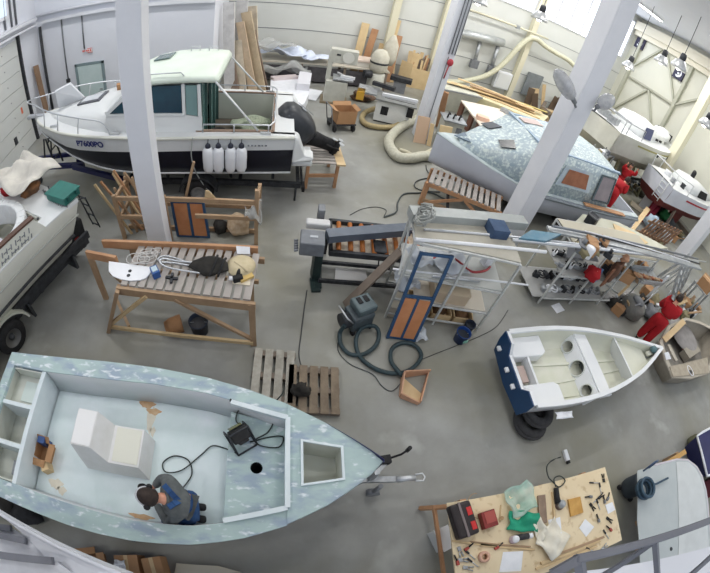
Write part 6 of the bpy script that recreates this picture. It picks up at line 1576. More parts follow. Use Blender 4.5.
b = MB().tube([at(477, 506)+Vector((.12*math.cos(a), .16*math.sin(a), .006)) for a in [1.2+k*.3 for k in range(14)]], .005, 5); solo('string', b, wood, 'loop of brown string left of the dark red box', 'string')
b = crumple(at(522, 522), .44, .26, .07, 61, 12, 10, rz=-.4); solo('green_cloth', b, M('green_cloth', (40, 158, 124), (30, 138, 108), scale=6, rough=.8), 'bright green cloth lying on the plywood table', 'cloth', solid=.004)
b = crumple(at(519, 500), .42, .38, .09, 62, 12, 12, rz=.1); solo('plastic_bag', b, M('bag_clear', (206, 222, 212), (170, 212, 198), scale=4, rough=.25, alpha=.45), 'clear greenish plastic bag behind the green cloth', 'bag', solid=.004)
slab([(537, 496), (544, 495), (546, 523), (538, 524)], .03, 'wood_strip', M('strip_grey', (150, 128, 110), (132, 112, 96), scale=8, rough=.7), 'grey brown wood strip right of the clear plastic bag', 'wood strip')
slab([(551, 492), (553, 492), (555, 520), (553, 520)], .02, 'wood_strip', wood_pale, 'thin pale wood strip left of the angle grinder', 'wood strip')
t = thing('angle_grinder', 'black angle grinder lying on the plywood table', 'grinder', at(557, 497), TBL.a)
obj('grinder_body', MB().tube([at(556, 488, .05), at(557, 498, .05), at(558, 503, .05)], [.035, .04, .045], 12), black, t); obj('grinder_head', MB().lathe(at(559, 505), [(.02, .0), (.06, .01), (.06, .06), (.05, .09), (.02, .1)], 16), galv, t); obj('grinder_disc', MB().lathe(at(559, 505), [(.001, .0), (.075, .0), (.075, .012), (.001, .012)], 18), M('disc_brown', (120, 96, 84)), t); obj('grinder_handle', MB().tube([at(560, 504, .06), at(565, 503, .07)], .016), black, t)
cable('cord', [at(556, 487, .05), at(554, 479, .02), at(560, 476, .02), at(565, 481, .02), at(559, 487, .02), at(552, 481, .02), at(548, 476, .02), P(547, 466, .5), P(553, 460, .03), P(561, 457, .02)], .009, cord_m, 'black cord running from the angle grinder off the table', 'cord')
t = thing('power_plug', 'white power socket strip lying on the floor behind the plywood table', 'socket', P(565, 456, 0), 1.5); obj('socket_body', MB().box((0, 0, .03), (.2, .08, .06)), plastic_white, t, world=False, bevel=.01); obj('socket_plug', MB().box((-.12, 0, .03), (.06, .05, .05)), black, t, world=False)
slab([(567, 500), (579, 497), (582, 513), (570, 517)], .03, 'sanding_sponge', M('sponge_ochre', (204, 160, 92), (188, 142, 76), scale=7, rough=.85), 'ochre square sanding sponge on the plywood table', 'sponge')
slab([(548, 520), (560, 517), (562, 537), (550, 538)], .004, 'paper_sheet', paper_white, 'white paper sheet near the middle front of the plywood table', 'paper')
slab([(579, 528), (585, 519), (594, 527), (586, 537)], .004, 'paper_sheet', paper_white, 'white paper lying turned on the plywood table in front of the ochre sponge', 'paper')
slab([(605, 505), (612, 502), (615, 510), (608, 514)], .006, 'paper_sheet', paper_white, 'small white paper at the right end of the plywood table', 'paper')
slab([(503, 552), (523, 551), (521, 571), (499, 572)], .004, 'paper_sheet', paper_white, 'white paper sheet at the front left of the plywood table', 'paper')
b = crumple(at(551, 540), .42, .4, .09, 63, 12, 12, rz=.5); solo('white_rag', b, M('rag_cream', (232, 228, 214), (220, 214, 198), scale=6, rough=.85), 'crumpled cream rag in the middle of the plywood table', 'rag', solid=.005)
b = crumple(at(538, 530), .18, .3, .07, 64, 8, 8, rz=.2); solo('white_rag', b, M('rag_cream', (232, 228, 214)), 'smaller cream rag left of the big crumpled rag', 'rag', solid=.005)
t = thing('spray_can', 'black spray can with white end lying on the plywood table', 'can', at(521, 537)); obj('can_body', MB().cyl(at(516, 538, .04), at(528, 536, .04), .04), dark, t); obj('can_end', MB().cyl(at(528, 536, .04), at(532, 535.5, .04), .036), plastic_white, t)
t = thing('small_jar', 'pale pink jar beside the black spray can', 'jar', at(512, 540)); obj('jar_body', MB().lathe(at(512, 540), [(.04, 0), (.05, .01), (.05, .07), (.04, .08)], 16), M('jar_pink', (204, 188, 200), rough=.4), t); obj('jar_lid', MB().lathe(at(512, 540), [(.045, .08), (.045, .1), (.001, .102)], 16), plastic_white, t)
for k, (q, lab) in enumerate((([(452, 540), (452, 542), (498, 547), (498, 545)], 'left'), ([(470, 541), (470, 543), (530, 547.5), (530, 546)], 'middle'), ([(480, 544), (480, 546), (534, 550.5), (534, 549)], 'front'))):
    slab(q, .02, 'wood_batten', wood_pale if k != 1 else wood, lab+' one of the long thin battens on the left half of the plywood table', 'batten', 'battens on the left half of the table')
for k, (q, lab) in enumerate((([(540, 562), (541, 565), (600, 542), (599, 540)], 'rear'), ([(548, 556), (549, 558), (604, 538), (603, 536)], 'rearmost'), ([(535, 568), (536, 570.5), (597, 547), (596, 545)], 'front'))):
    slab(q, .02, 'wood_batten', wood_pale if k != 1 else wood, lab+' one of the slanting battens on the right half of the plywood table', 'batten', 'battens on the right half of the table')
rnd = random.Random(23)
def small_tool(px, py, kind, lab, m_, group):
    t = thing('small_tool', lab, 'tool', at(px, py), rnd.uniform(0, 3), group)
    t.scale = (.8, .8, .8)
    if kind == 0: obj('tool_shaft', MB().tube([(-.1, 0, .012), (.03, 0, .012)], .008, 6), chrome, t, world=False); obj('tool_grip', MB().cyl((.03, 0, .014), (.12, 0, .014), .016, n=10), m_, t, world=False)
    elif kind == 1: obj('tool_jaw', MB().box((0, .05, .012), (.05, .07, .02)), m_, t, world=False); obj('tool_grip', MB().tube([(-.03, -.08, .012), (-.015, 0, .012)], .011, 6), m_, t, world=False); obj('tool_grip', MB().tube([(.03, -.08, .012), (.015, 0, .012)], .011, 6), m_, t, world=False)
    else: obj('tool_head', MB().box((0, 0, .02), (.07, .04, .035)), m_, t, world=False); obj('tool_handle', MB().cyl((.03, 0, .018), (.13, .02, .018), .013, n=8), black, t, world=False)
gr = 'small tools on the right end of the table'
for k, (x, y) in enumerate(((594, 483), (603, 478), (590, 497), (596, 500), (601, 496), (604, 502), (598, 505), (592, 507), (607, 499), (600, 489), (609, 520), (598, 521))):
    small_tool(x, y, k % 3, 'small dark tool in the cluster at the right end of the plywood table', (dark, black, grey_paint)[k % 3], gr)
gr = 'small fittings on the front of the table'
for k, (x, y) in enumerate(((460, 552), (466, 549), (470, 555), (463, 560), (457, 563), (473, 563), (468, 568), (496, 548), (590, 550), (604, 547), (610, 530), (606, 535))):
    small_tool(x, y, (k+1) % 3, 'small metal fitting among the scraps along the front of the plywood table', (galv, M('fit_red', (164, 72, 62)), dark)[k % 3], gr)
t = thing('tape_roll', 'pinkish roll of tape at the front left of the plywood table', 'tape', at(483, 557)); obj('tape_ring', MB().lathe(at(483, 557), [(.035, 0), (.07, 0), (.07, .05), (.035, .05), (.035, 0)], 20, cap=False), M('tape_pink', (214, 172, 150), (200, 156, 134), scale=6), t); obj('tape_core', MB().lathe(at(483, 557), [(.03, .0), (.036, .0), (.036, .051), (.03, .051)], 18, cap=False), carton, t)
solo('dowel', MB().cyl(at(501, 505, .01), at(500, 522, .01), .008), wood_pale, 'short dowel left of the clear plastic bag', 'dowel')
solo('bottle_cap', MB().cyl(at(502, 518, 0), at(502, 518, .03), .025), M('cap_tan', (180, 150, 110)), 'small tan cap left of the green cloth', 'cap')
t = thing('white_box', 'white carton on the floor left of the plywood table', 'box', P(438, 540, 0), .2); obj('carton_body', MB().box((0, 0, .13), (.2, .3, .26)), M('carton_white', (206, 208, 208), rough=.7), t, world=False); obj('carton_lid', MB().box((0, 0, .265), (.21, .31, .01)), plastic_white, t, world=False)
# ================================================================= landing, handrail and stairs under the camera
rm = M('rail_grey', (98, 100, 108), (110, 112, 120), scale=3, rough=.45)
land_w = M('landing_white', (206, 208, 214), rough=.6)
rz = 3.8
r0, r1 = P(579, 558.5, rz), P(710, 520.5, rz); dr = (r1-r0).normalized()
t = thing('railing', 'grey steel handrail with balusters on the landing at the lower right', 'railing', Vector((r0.x, r0.y, 2.85)))
obj('handrail', MB().beam(r0-dr*.02, r1+dr*.9, .038, .038), rm, t, bevel=.008)
obj('handrail', MB().beam(r0, P(552, 574, 3.76), .036, .036), rm, t)
lz = 2.85
obj('post', MB().beam(r0, P(584, 592, 3.5), .036, .036), rm, t)
m1 = P(655, 541.5, rz); obj('post', MB().beam(m1, P(658, 592, 3.5), .026, .026), rm, t)
m2 = r1+dr*.42; obj('post', MB().beam(m2, P(745, 560, 3.4), .03, .03), rm, t)
obj('stay', MB().beam(P(652, 543, 3.79), P(590, 583, 3.55), .022, .022), rm, t)
obj('stay', MB().beam(P(725, 543, 3.7), P(676, 587, 3.5), .024, .024), rm, t)
e0, e1 = P(584, 571, lz), P(710, 546.5, lz); de = (e1-e0).normalized(); pe = Vector((de.y, -de.x, 0))
b = MB().prism([e0, e1+de*1.2, e1+de*1.2+pe*1.6, e0+pe*1.6], (0, 0, -.12)); struct('trim_12', b, land_w)
struct('trim_13', MB().bx(-7.28, 1.5, -4, -.5, 2.6, 2.75).bx(1.5, 6, -4, -2.6, 2.6, 2.75), land_w)  # unseen mezzanine slab behind the camera, added to darken the floor below
# stairs at the lower left
t = thing('staircase', 'white steel stairs with grey tread edges at the lower left corner', 'stairs', Vector((-1.7, -.3, 0)))
s_out = [(1, 513), (30, 528), (60, 543), (90, 558), (121, 574)]; s_in = [(62, 575), (40, 551), (22, 533), (8, 521), (-4, 513)]
zst = lambda k: lerp(2.3, 2.9, k)
o_ = [P(x, y, 2.25+.55*(x/121)) for x, y in s_out]; i_ = [P(x, y, 2.25+.55*(x/121)) for x, y in s_in]
o_.insert(0, o_[0]+(o_[0]-o_[1])*.9)
b = MB(); obj('stringer', MB().loft([[o_[0], o_[0]+Vector((0, 0, -.2))], [o_[-1], o_[-1]+Vector((0, 0, -.2))]], closed=False, caps=False), land_w, t, solid=.02)
top = [o_[0], o_[2], o_[3], o_[4], o_[-1], i_[0], i_[1], i_[2], i_[3], i_[4]]
obj('stringer_flange', MB().prism(top, (0, 0, -.015)), land_w, t)
for x, y, z in ((-2.2, -.12, 2.2), (-1.3, -.25, 2.5)): obj('post', MB().beam((x, y, 0), (x, y, z), .06, .06), rm, t)
bars = [((-25, 524), (11, 528.5), 2.2), ((-25, 529), (26, 541), 2.42), ((-25, 551), (53, 561), 2.64), ((-25, 580), (80, 590), 2.86)]
Q = [(P(*a, z), P(*c, z)) for a, c, z in bars]
for k, (a, c) in enumerate(Q):
    obj('tread_edge', MB().beam(a, c, .05, .04), rm, t)
for (a, c), (a2, c2) in zip(Q, Q[1:]):
    lo = Vector((0, 0, -.03))
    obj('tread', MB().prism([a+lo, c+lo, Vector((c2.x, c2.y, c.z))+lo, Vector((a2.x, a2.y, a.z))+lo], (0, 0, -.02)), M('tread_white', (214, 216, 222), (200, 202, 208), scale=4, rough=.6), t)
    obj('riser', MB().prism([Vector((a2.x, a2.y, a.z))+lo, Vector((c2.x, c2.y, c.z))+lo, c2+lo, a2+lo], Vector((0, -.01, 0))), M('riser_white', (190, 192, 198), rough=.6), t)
# cartons and clutter on the floor below the boat
for k, (px, py, s, lab) in enumerate(((96, 566, (.34, .3, .3), 'open brown carton left of the others below the green boat'), (135, 566, (.3, .26, .3), 'brown carton in the middle of the row below the green boat'), (160, 568, (.24, .26, .3), 'brown carton right of the middle one below the green boat'))):
    c = P(px, py, 0)
    if k == 0: open_carton('cardboard_box', lab, c, .2, (.34, .28, .3), ((.12, .02), None, (.08, -.02), None))
    else:
        t = thing('cardboard_box', lab, 'box', c, .1*k); obj('carton_body', MB().box((0, 0, s[2]/2), s), carton, t, world=False); obj('carton_tape', MB().box((0, 0, s[2]+.002), (.05, s[1], .004)), wood_pale, t, world=False)
b = crumple(P(121, 566, .3), .14, .14, .06, 71, 8, 8); solo('white_rag', b, paper_white, 'white crumpled rag between the cartons below the green boat', 'rag', solid=.004)
solo('foam_board', MB().prism([P(172, 563, .25), P(215, 566, .25), P(240, 573, .25), P(170, 574, .25)], (0, 0, .04)), M('foam_cream', (214, 206, 186), rough=.8), 'cream foam board lying at the bottom edge below the green boat', 'board').location.z = 0
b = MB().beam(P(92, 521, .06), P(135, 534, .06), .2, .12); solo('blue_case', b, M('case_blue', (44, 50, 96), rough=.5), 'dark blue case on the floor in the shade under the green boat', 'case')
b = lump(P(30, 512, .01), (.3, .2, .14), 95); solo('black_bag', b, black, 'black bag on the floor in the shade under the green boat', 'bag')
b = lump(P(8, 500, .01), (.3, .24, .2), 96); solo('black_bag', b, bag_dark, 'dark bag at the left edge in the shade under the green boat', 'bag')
# pallets behind the boat
def pallet(lab, c, rz, mat, nb=5, L_=.95, W_=.75):
    t = thing('pallet', lab, 'pallet', c, rz, 'pallets behind the green boat')
    for k in range(3): obj('bearer', MB().box((0, -W_/2+.06+k*(W_-.12)/2, .04), (L_, .09, .08)), wood_grey, t, world=False)
    for k in range(nb): obj('board', MB().box((-L_/2+.07+k*(L_-.14)/(nb-1), 0, .095), (.115, W_, .025)), mat, t, world=False)
    return t
p0 = P(273, 378, 0); pallet('pale weathered pallet half hidden behind the green boat', p0, -.15, M('board_weathered', (176, 172, 162), (150, 146, 136), scale=5, rough=.8), 4, .62, .85)
p0 = P(313, 392, 0); pallet('brown pallet with scraps half hidden behind the green boat', p0, -.15, M('board_brownish', (138, 124, 106), (118, 104, 88), scale=5, rough=.8), 5, .75, .75)
b = lump(P(300, 391, .12), (.14, .1, .07), 98, rough=.35); solo('scrap_heap', b, bag_dark, 'small dark heap of scraps on the brown pallet', 'scraps')
# ================================================================= machines and materials along the back wall
# slatted stand behind the cabin boat
S2 = Fr((1.2, 7.35), 0)
t = thing('slatted_stand', 'low slatted wooden stand behind the outboard motor', 'stand', S2(.4, .5, 0), 0)
for k in range(8): obj('slat', MB().beam(S2(-.05, -.1+.14*k, .7), S2(.62, -.1+.14*k, .7), .09, .025), M('slat_grey', (176, 170, 164)), t)
for u, v in ((0, -.1), (.68, -.05), (0, .9), (.68, .9)): obj('leg', MB().beam(S2(u, v, 0), S2(u, v, .68), .07, .07), wood_orange, t)
obj('side_board', MB().beam(S2(.72, -.2, .7), S2(.72, 1.0, .7), .2, .04), wood_pale, t); obj('rail', MB().beam(S2(0, -.1, .34), S2(.68, -.05, .34), .04, .08), wood_orange, t); obj('rail', MB().beam(S2(0, -.1, .64), S2(0, .9, .64), .04, .08), wood_pale, t)
# cart with carton
c = P(345, 130, 0)
t = thing('hand_cart', 'small wheeled cart carrying a brown carton beside the outboard motor', 'cart', c, .2)
obj('cart_deck', MB().box((-.1, .15, .22), (.75, .55, .04)), dark, t, world=False)
for x, y in ((.2, -.1), (.2, .4), (-.4, -.1), (-.4, .4)): obj('cart_wheel', MB().cyl((x-.03, y, .12), (x+.03, y, .12), .12, n=16), black, t, world=False)
obj('cart_handle', MB().tube([(-.48, -.1, .22), (-.6, -.1, .8), (-.6, .4, .8), (-.48, .4, .22)], .016), grey_paint, t, world=False)
open_carton('cardboard_box', 'open brown carton standing on the small wheeled cart', c+Vector((-.08, .15, .245)), .2, (.6, .5, .42), ((.1, .06), (.14, .05), (.1, .1), None))
solo('pink_board', MB().prism([P(306, 126, .3), P(322, 126, .3), P(322, 133, .3), P(306, 133, .3)], (0, 0, .04)), M('board_pinkish', (206, 184, 170), rough=.7), 'pinkish board lying between outboard motor and brown carton', 'board').location.z = 0
# band saw
c = P(333, 101, 0)
t = thing('band_saw', 'grey band saw standing in front of the bench with plastic sheets', 'saw', c, -.15)
gs = M('saw_grey', (198, 198, 188), (186, 186, 176), scale=3, rough=.5)
obj('saw_base', MB().box((0, 0, .45), (.75, .6, .8)), gs, t, world=False, bevel=.02); obj('saw_plinth', MB().box((0, 0, .04), (.95, .75, .07)), M('plinth_tan', (140, 126, 104)), t, world=False)
obj('saw_column', MB().box((-.32, .1, 1.35), (.16, .35, 1.1)), gs, t, world=False, bevel=.02); obj('saw_upper', MB().box((.1, .1, 1.72), (.95, .36, .5)), gs, t, world=False, bevel=.03); obj('saw_table', MB().box((.2, 0, .93), (.7, .65, .06)), galv, t, world=False, bevel=.01)
obj('saw_wheel_cover', MB().cyl((.25, -.1, 1.72), (.25, -.12, 1.72), .2, n=20), M('cover_pale', (214, 214, 206)), t, world=False); obj('saw_fence', MB().box((.35, -.1, 1.0), (.5, .06, .1)), plastic_white, t, world=False); obj('saw_fence', MB().box((.15, .15, 1.0), (.06, .5, .06), rz=.6), plastic_white, t, world=False); obj('maker_plate', MB().box((-.08, -.09, 1.78), (.14, .01, .06)), dark, t, world=False)
# bench with plastic sheets along the wall
t = thing('work_bench', 'long bench against the back wall covered with plastic sheets', 'workbench', (2.3, 15.2, 0))
obj('bench_top', MB().bx(-.3, 5.1, 14.6, 15.9, .82, .88), M('bench_top', (196, 190, 176), rough=.6), t)
for x in (-.2, 1.6, 3.3, 5.0):
    for y in (14.7, 15.8): obj('leg', MB().bx(x-.05, x+.05, y-.05, y+.05, 0, .82), wood_grey, t)
obj('bench_apron', MB().bx(-.25, 5.05, 14.68, 14.72, .1, .7), M('apron_dark', (84, 82, 86), (70, 68, 72), scale=4, rough=.7), t)
obj('lower_shelf', MB().bx(-.25, 5.05, 14.75, 15.85, .25, .3), wood_grey, t)
b = crumple((.9, 15.1, 1.0), 1.7, 1.1, .35, 81, 18, 14, rz=-.2); solo('plastic_sheet', b, M('film_white', (222, 230, 246), (206, 214, 230), scale=4, rough=.35), 'bluish white plastic sheet heaped on the left of the back bench', 'plastic sheet', solid=.005)
b = crumple((2.2, 14.9, .98), 1.2, .9, .25, 82, 14, 12, rz=.15); solo('plastic_sheet', b, M('film_white', (222, 230, 246)), 'white plastic sheet hanging over the middle of the back bench', 'plastic sheet', solid=.005)
b = crumple((.5, 15.0, 1.3), 1.5, .9, .3, 83, 12, 10, rz=.1); solo('plastic_sheet', b, M('clear_film', (200, 202, 200)), 'clear crinkled film above the white plastic sheet on the back bench', 'plastic sheet', solid=.004)
b = crumple((1.0, 14.55, .3), 1.8, .35, .5, 84, 12, 8); solo('plastic_sheet', b, M('clear_film', (200, 202, 200)), 'clear film hanging down the front of the back bench', 'plastic sheet', solid=.004)
solo('foam_sheet', MB().bx(3.2, 4.7, 14.8, 15.7, .89, 1.1), M('foam_pale', (226, 222, 214), rough=.8), 'thick pale foam sheets stacked on the right of the back bench', 'foam')
solo('foam_sheet', MB().bx(3.3, 4.9, 14.75, 15.5, 1.1, 1.18), M('foam_pink', (224, 206, 192), rough=.8), 'thin pinkish foam sheet on top of the foam stack', 'foam')
t = thing('wooden_crate', 'orange brown crate on a grey stool at the left of the back bench', 'crate', (-.1, 14.35, 0)); obj('crate_body', MB().bx(-.42, .12, -.2, .2, .62, .98), M('crate_orange', (186, 140, 86), (150, 108, 64), scale=6, rough=.7), t, world=False); obj('crate_stool', MB().bx(-.46, .16, -.24, .24, .56, .62).bx(-.44, -.38, -.2, .2, 0, .56).bx(.08, .14, -.2, .2, 0, .56), M('stool_grey', (168, 170, 160)), t, world=False)
# white panel construction on the floor
t = thing('white_cabinet', 'white panel box lying on the floor behind the cabin boat', 'cabinet', P(292, 96, 0))
q = [P(271, 76, .35), P(305, 75, .35), P(310, 82, .35), P(309, 94, .35), P(304, 104, .35), P(283, 108, .35), P(270, 95, .35)]
obj('cabinet_body', MB().prism(q, (0, 0, -.34)), paper_white, t); obj('cabinet_block', MB().prism([P(296, 90, .35), P(309, 91, .35), P(311, 79, .35), P(299, 77, .35)], (0, 0, .25)), M('panel_white2', (226, 226, 232), rough=.6), t); obj('cabinet_edge', MB().beam(P(272, 79, .38), P(297, 77, .38), .3, .14), M('edge_pink', (212, 200, 200), rough=.6), t)
solo('white_board', MB().beam(P(309, 100, .01)+Vector((0, 0, .02)), P(316, 90, .03), .5, .03), paper_white, 'white board lying on the floor beside the band saw', 'board')
# planks leaning against the inner wall corner
pk = [(236, 93, 228, 48, .34, 'wood_dark', (148, 128, 112)), (243, 93, 238, 40, .3, 'wood_cream', (222, 208, 186)), (254, 93, 240, 22, .3, 'wood_tan', (214, 190, 162)), (262, 92, 246, 12, .36, 'wood_tan2', (208, 188, 158)), (268, 90, 254, 30, .1, 'wood_dark', (148, 128, 112)), (248, 92, 252, 60, .12, 'wood_ochre', (184, 150, 108)), (230, 92, 227, 2, .4, 'board_white', (226, 224, 222)), (238, 90, 243, -6, .4, 'board_white', (226, 224, 222)), (256, 88, 252, 6, .35, 'wood_cream', (222, 208, 186))]
nm_ = ('dark brown board leftmost at the front', 'cream plank beside the dark one', 'long tan plank', 'widest tan plank', 'thin dark lath at the far right', 'short ochre board at the foot', 'tall white board at the back left', 'tall white board at the back middle', 'cream plank at the back right')
for k, (x0, y0, x1, y1, w_, mn, cc) in enumerate(pk):
    p = P(x0, y0+4, 0); p = p*1.0; Y1 = 12.4+.1*k if k < 6 else 12.9+.15*k
    q = PY(x1, y1, max(p.y+.35, 11.9+.05*k))
    p.x = max(p.x, -1.38+w_/2); q.x = max(q.x, -1.38+w_/2)
    solo('plank', MB().beam(p+Vector((0, 0, .02)), q, w_, .05, up=(.3, 1, .3)), M(mn, cc, tuple(int(v*.9) for v in cc), scale=3, rough=.7), nm_[k]+' of the boards leaning by the inner wall corner', 'plank', 'boards leaning by the inner wall corner')
# dust collector with bag
t = thing('dust_collector', 'grey dust collector with filter bag beside the pale foam sheets', 'dust collector', P(373, 90, 0))
c = P(373, 90, 0); obj('collector_base', MB().lathe(c, [(.3, 0), (.34, .1), (.34, .75), (.28, .8)], 20), M('collector_grey', (190, 190, 180), rough=.6), t)
obj('filter_bag', MB().lathe(c, [(.28, .82), (.36, .95), (.36, 1.5), (.22, 1.75), (.05, 1.8)], 20), M('bag_canvas', (206, 202, 188), (192, 188, 172), scale=6, rough=.9), t); obj('clamp_ring', MB().lathe(c, [(.37, 1.2), (.38, 1.24), (.37, 1.28)], 20, cap=False), dark, t); obj('collector_motor', MB().cyl(c+Vector((-.3, -.25, .75)), c+Vector((-.6, -.3, .75)), .16), dark, t)
t = thing('dust_collector', 'pale dust extractor cone with canvas bag behind the table saw', 'dust collector', P(382, 78, 0)); c = P(382, 86, 0)
obj('filter_bag', MB().lathe(c, [(.2, 1.0), (.3, 1.3), (.28, 1.9), (.1, 2.3), (.02, 2.35)], 18), M('bag_canvas', (206, 202, 188)), t); obj('stand_leg', MB().tube([c, c+Vector((0, 0, 1.05))], .05), galv, t)
# plywood rack: bin of offcuts and tall boards
t = thing('plywood_bin', 'pale plywood bin holding upright offcuts by the back wall', 'bin', P(425, 88, 0))
pA, pB, pC = P(397, 80, 0), P(409, 86, 0), P(428, 88, 0)
pA = Vector((6.0, 16.05, 0)); pB = Vector((6.45, 15.75, 0)); pC = Vector((7.6, 15.6, 0)); pD = Vector((8.2, 15.9, 0))
for p, q, h in ((pA, pB, 1.15), (pB, pC, .95), (pC, pD, 1.1)): obj('bin_panel', MB().prism([p, q, q+Vector((0, 0, h*.97)), p+Vector((0, 0, h))], (q-p).normalized().cross(Vector((0, 0, 1)))*(-.03)), ply, t)
rnd = random.Random(31)
for k in range(26):
    x = rnd.uniform(6.3, 8.1); y = rnd.uniform(15.8, 16.25); h = rnd.uniform(1.1, 1.75); m_ = (ply, wood_pale, wood, wood_orange, wood_grey)[k % 5]
    solo('offcut', MB().beam((x, y, .02), (x+rnd.uniform(-.15, .15), y+.08, h), rnd.uniform(.06, .25), .025, up=(.2, 1, 0)), m_, 'upright offcut in the plywood bin by the back wall', 'offcut', 'offcuts in the plywood bin')
for k, (x0, x1, h, w_, m_, lab) in enumerate(((5.2, 5.45, 2.9, .34, ply, 'tallest pale plywood strip leaning beside the cream wall pilaster'), (5.55, 5.7, 2.2, .3, wood_orange, 'orange brown board leaning beside the plywood bin'), (4.95, 5.1, 1.7, .36, wood_pale, 'pale board leaning behind the dust collector'), (5.75, 5.6, 1.9, .2, wood_pale, 'narrow pale board leaning at the left of the plywood bin'), (5.35, 5.3, 1.4, .4, wood, 'short brown board leaning low by the pilaster'), (4.0, 4.15, 2.5, .34, ply, 'plywood strip leaning behind the foam sheets'), (4.35, 4.6, 2.3, .3, wood_orange, 'orange board leaning behind the foam sheets'))):
    solo('board', MB().beam((x0, 16.0 if x0 > 4.8 else 16.1, .02), (x1, 16.3, h), w_, .03, up=(0, 1, .2)), m_, lab, 'board')
# table saw
c = P(391, 121, 0)
t = thing('table_saw', 'white table saw with grey tables and a black opening on its side', 'saw', c, -.3)
obj('saw_body', MB().box((-.05, 0, .4), (1.15, .7, .72)), M('saw_white', (226, 228, 226), (218, 220, 218), scale=3, rough=.5), t, world=False, bevel=.02); obj('saw_plinth', MB().box((-.05, 0, .03), (1.1, .66, .05)), black, t, world=False)
obj('saw_table', MB().box((0, 0, .83), (1.35, .95, .06)), M('saw_table', (150, 152, 152), (136, 138, 138), scale=6, rough=.35, metal=.5), t, world=False, bevel=.01); obj('side_table', MB().box((-.95, .35, .82), (.75, .85, .06)), galv, t, world=False)
obj('rip_fence', MB().box((.1, .05, .9), (1.2, .09, .1), rz=.1), plastic_white, t, world=False); obj('saw_slot', MB().box((.1, -.2, .862), (1.0, .04, .006)), black, t, world=False); obj('saw_slot', MB().box((.15, .3, .862), (1.0, .06, .006)), black, t, world=False)
obj('saw_guard', MB().box((-.5, .62, 1.0), (.8, .16, .14), rz=-.3), dark, t, world=False); obj('saw_opening', MB().box((-.32, -.352, .45), (.24, .02, .3)), black, t, world=False); obj('control_box', MB().box((.5, -.4, .6), (.2, .12, .3)), black, t, world=False)
obj('yellow_end', MB().box((-1.2, .1, .7), (.25, .4, .3)), M('saw_yellow', (206, 160, 60), rough=.5), t, world=False)
b = lump(P(363, 100, 0), (.4, .3, .2), 101, rough=.35); solo('scrap_heap', b, M('scrap_brown', (110, 84, 64), (66, 54, 48), scale=8, rough=.8), 'brown heap of machine scraps left of the table saw', 'scraps')
t = thing('wood_jointer', 'dark machine bed behind the table saw', 'machine', P(398, 88, 0)); c = P(398, 92, 0); obj('machine_bed', MB().box(c+Vector((0, 0, .6)), (.9, .4, .2), rz=-.4), dark, t, bevel=.02); obj('machine_leg', MB().box(c+Vector((0, 0, .25)), (.5, .3, .5), rz=-.4), grey_paint, t)
solo('dust_hose', MB().tube(smooth_path([P(380, 107, .5), P(366, 112, .12), P(362, 118, .1), P(366, 124, .1), P(378, 127, .1), P(392, 127, .1), P(402, 122, .1), P(407, 115, .3)], 6), .09, 10), M('hose_tan', (176, 160, 122), (160, 144, 106), scale=14, rough=.7), 'tan dust hose looping round the white table saw', 'hose')
solo('dust_hose', MB().tube(smooth_path([P(424, 116, .3), P(408, 123, .16), P(396, 131, .14), P(389, 140, .14), P(391, 149, .14), P(399, 157, .14), P(412, 158, .14), P(424, 156, .14), P(433, 157, .14)], 6), .15, 12), hose_grey, 'thick pale dust hose curving round the foot of the rear column', 'hose')
solo('dust_hose', MB().tube(smooth_path([P(399, 150, .12), P(406, 152, .1), P(414, 156, .1), P(424, 154, .1), P(432, 150, .1)], 5), .07, 8), M('hose_tan2', (188, 182, 160), rough=.7), 'thinner pale hose inside the curve of the thick dust hose', 'hose')
t = thing('plywood_offcuts', 'plywood pieces leaning at the foot of the rear column', 'plywood', P(425, 145, 0))
c = Vector((5.25, 10.12, 0))
for k, (dx, w_, h, m_) in enumerate(((-.42, .4, .85, M('ply_pink', (206, 176, 150), rough=.65)), (.0, .12, .7, wood_pale), (.28, .42, .75, ply))): obj('offcut', MB().prism([c+Vector((dx, -.12*k, 0)), c+Vector((dx+w_, -.12*k-.04, 0)), c+Vector((dx+w_, -.12*k+.16, h)), c+Vector((dx, -.12*k+.2, h))], (0, -.03, 0)), m_, t)
b = MB().beam(P(438, 127, .02), PY(446, 92, 10.9), .2, .05); solo('plank', b, wood_orange, 'brown plank standing behind the rear column', 'plank')
cc_ = Vector((5.02, 10.33, 2.6)); b = MB()
for k in (-.1, 0, .1): b.tube([(5.3+k, 10.35, 3.0-.1*abs(k)), (5.3+k, 10.35, 7.9)], .018)
t = thing('cable_drop', 'dark cables with red connector running down the rear column', 'cable', (5.3, 10.365, 0)); obj('cable_run', b, grey_paint, t)
obj('connector', MB().ball((5.3, 10.28, 2.75), (.1, .08, .12), 12, 8), M('connector_red', (176, 60, 70)), t); obj('floor_run', MB().tube([(5.23, 10.36, 2.9), (5.23, 10.36, 0)], .015), grey_paint, t)
obj('connector_tail', MB().tube([(5.3, 10.3, 2.68), (5.28, 10.34, 2.2)], .02), M('connector_red', (176, 60, 70)), t)
# compressor-like white machine right of the column
c = P(446, 140, 0)
t = thing('router_machine', 'white cabinet with black handles between rear column and blue grey boat', 'machine', c, -.2); obj('cabinet_body', MB().box((0, 0, .4), (.7, .6, .8)), gs, t, world=False, bevel=.02); obj('cabinet_top', MB().box((0, 0, .82), (.8, .7, .05)), galv, t, world=False)
for k in range(3): obj('handle', MB().tube([(-.25+.2*k, -.1, .85), (-.2+.2*k, 0, 1.0), (-.1+.2*k, .15, .9)], .03), black, t, world=False)
obj('control_panel', MB().box((.2, -.31, .5), (.2, .02, .3)), grey_paint, t, world=False)
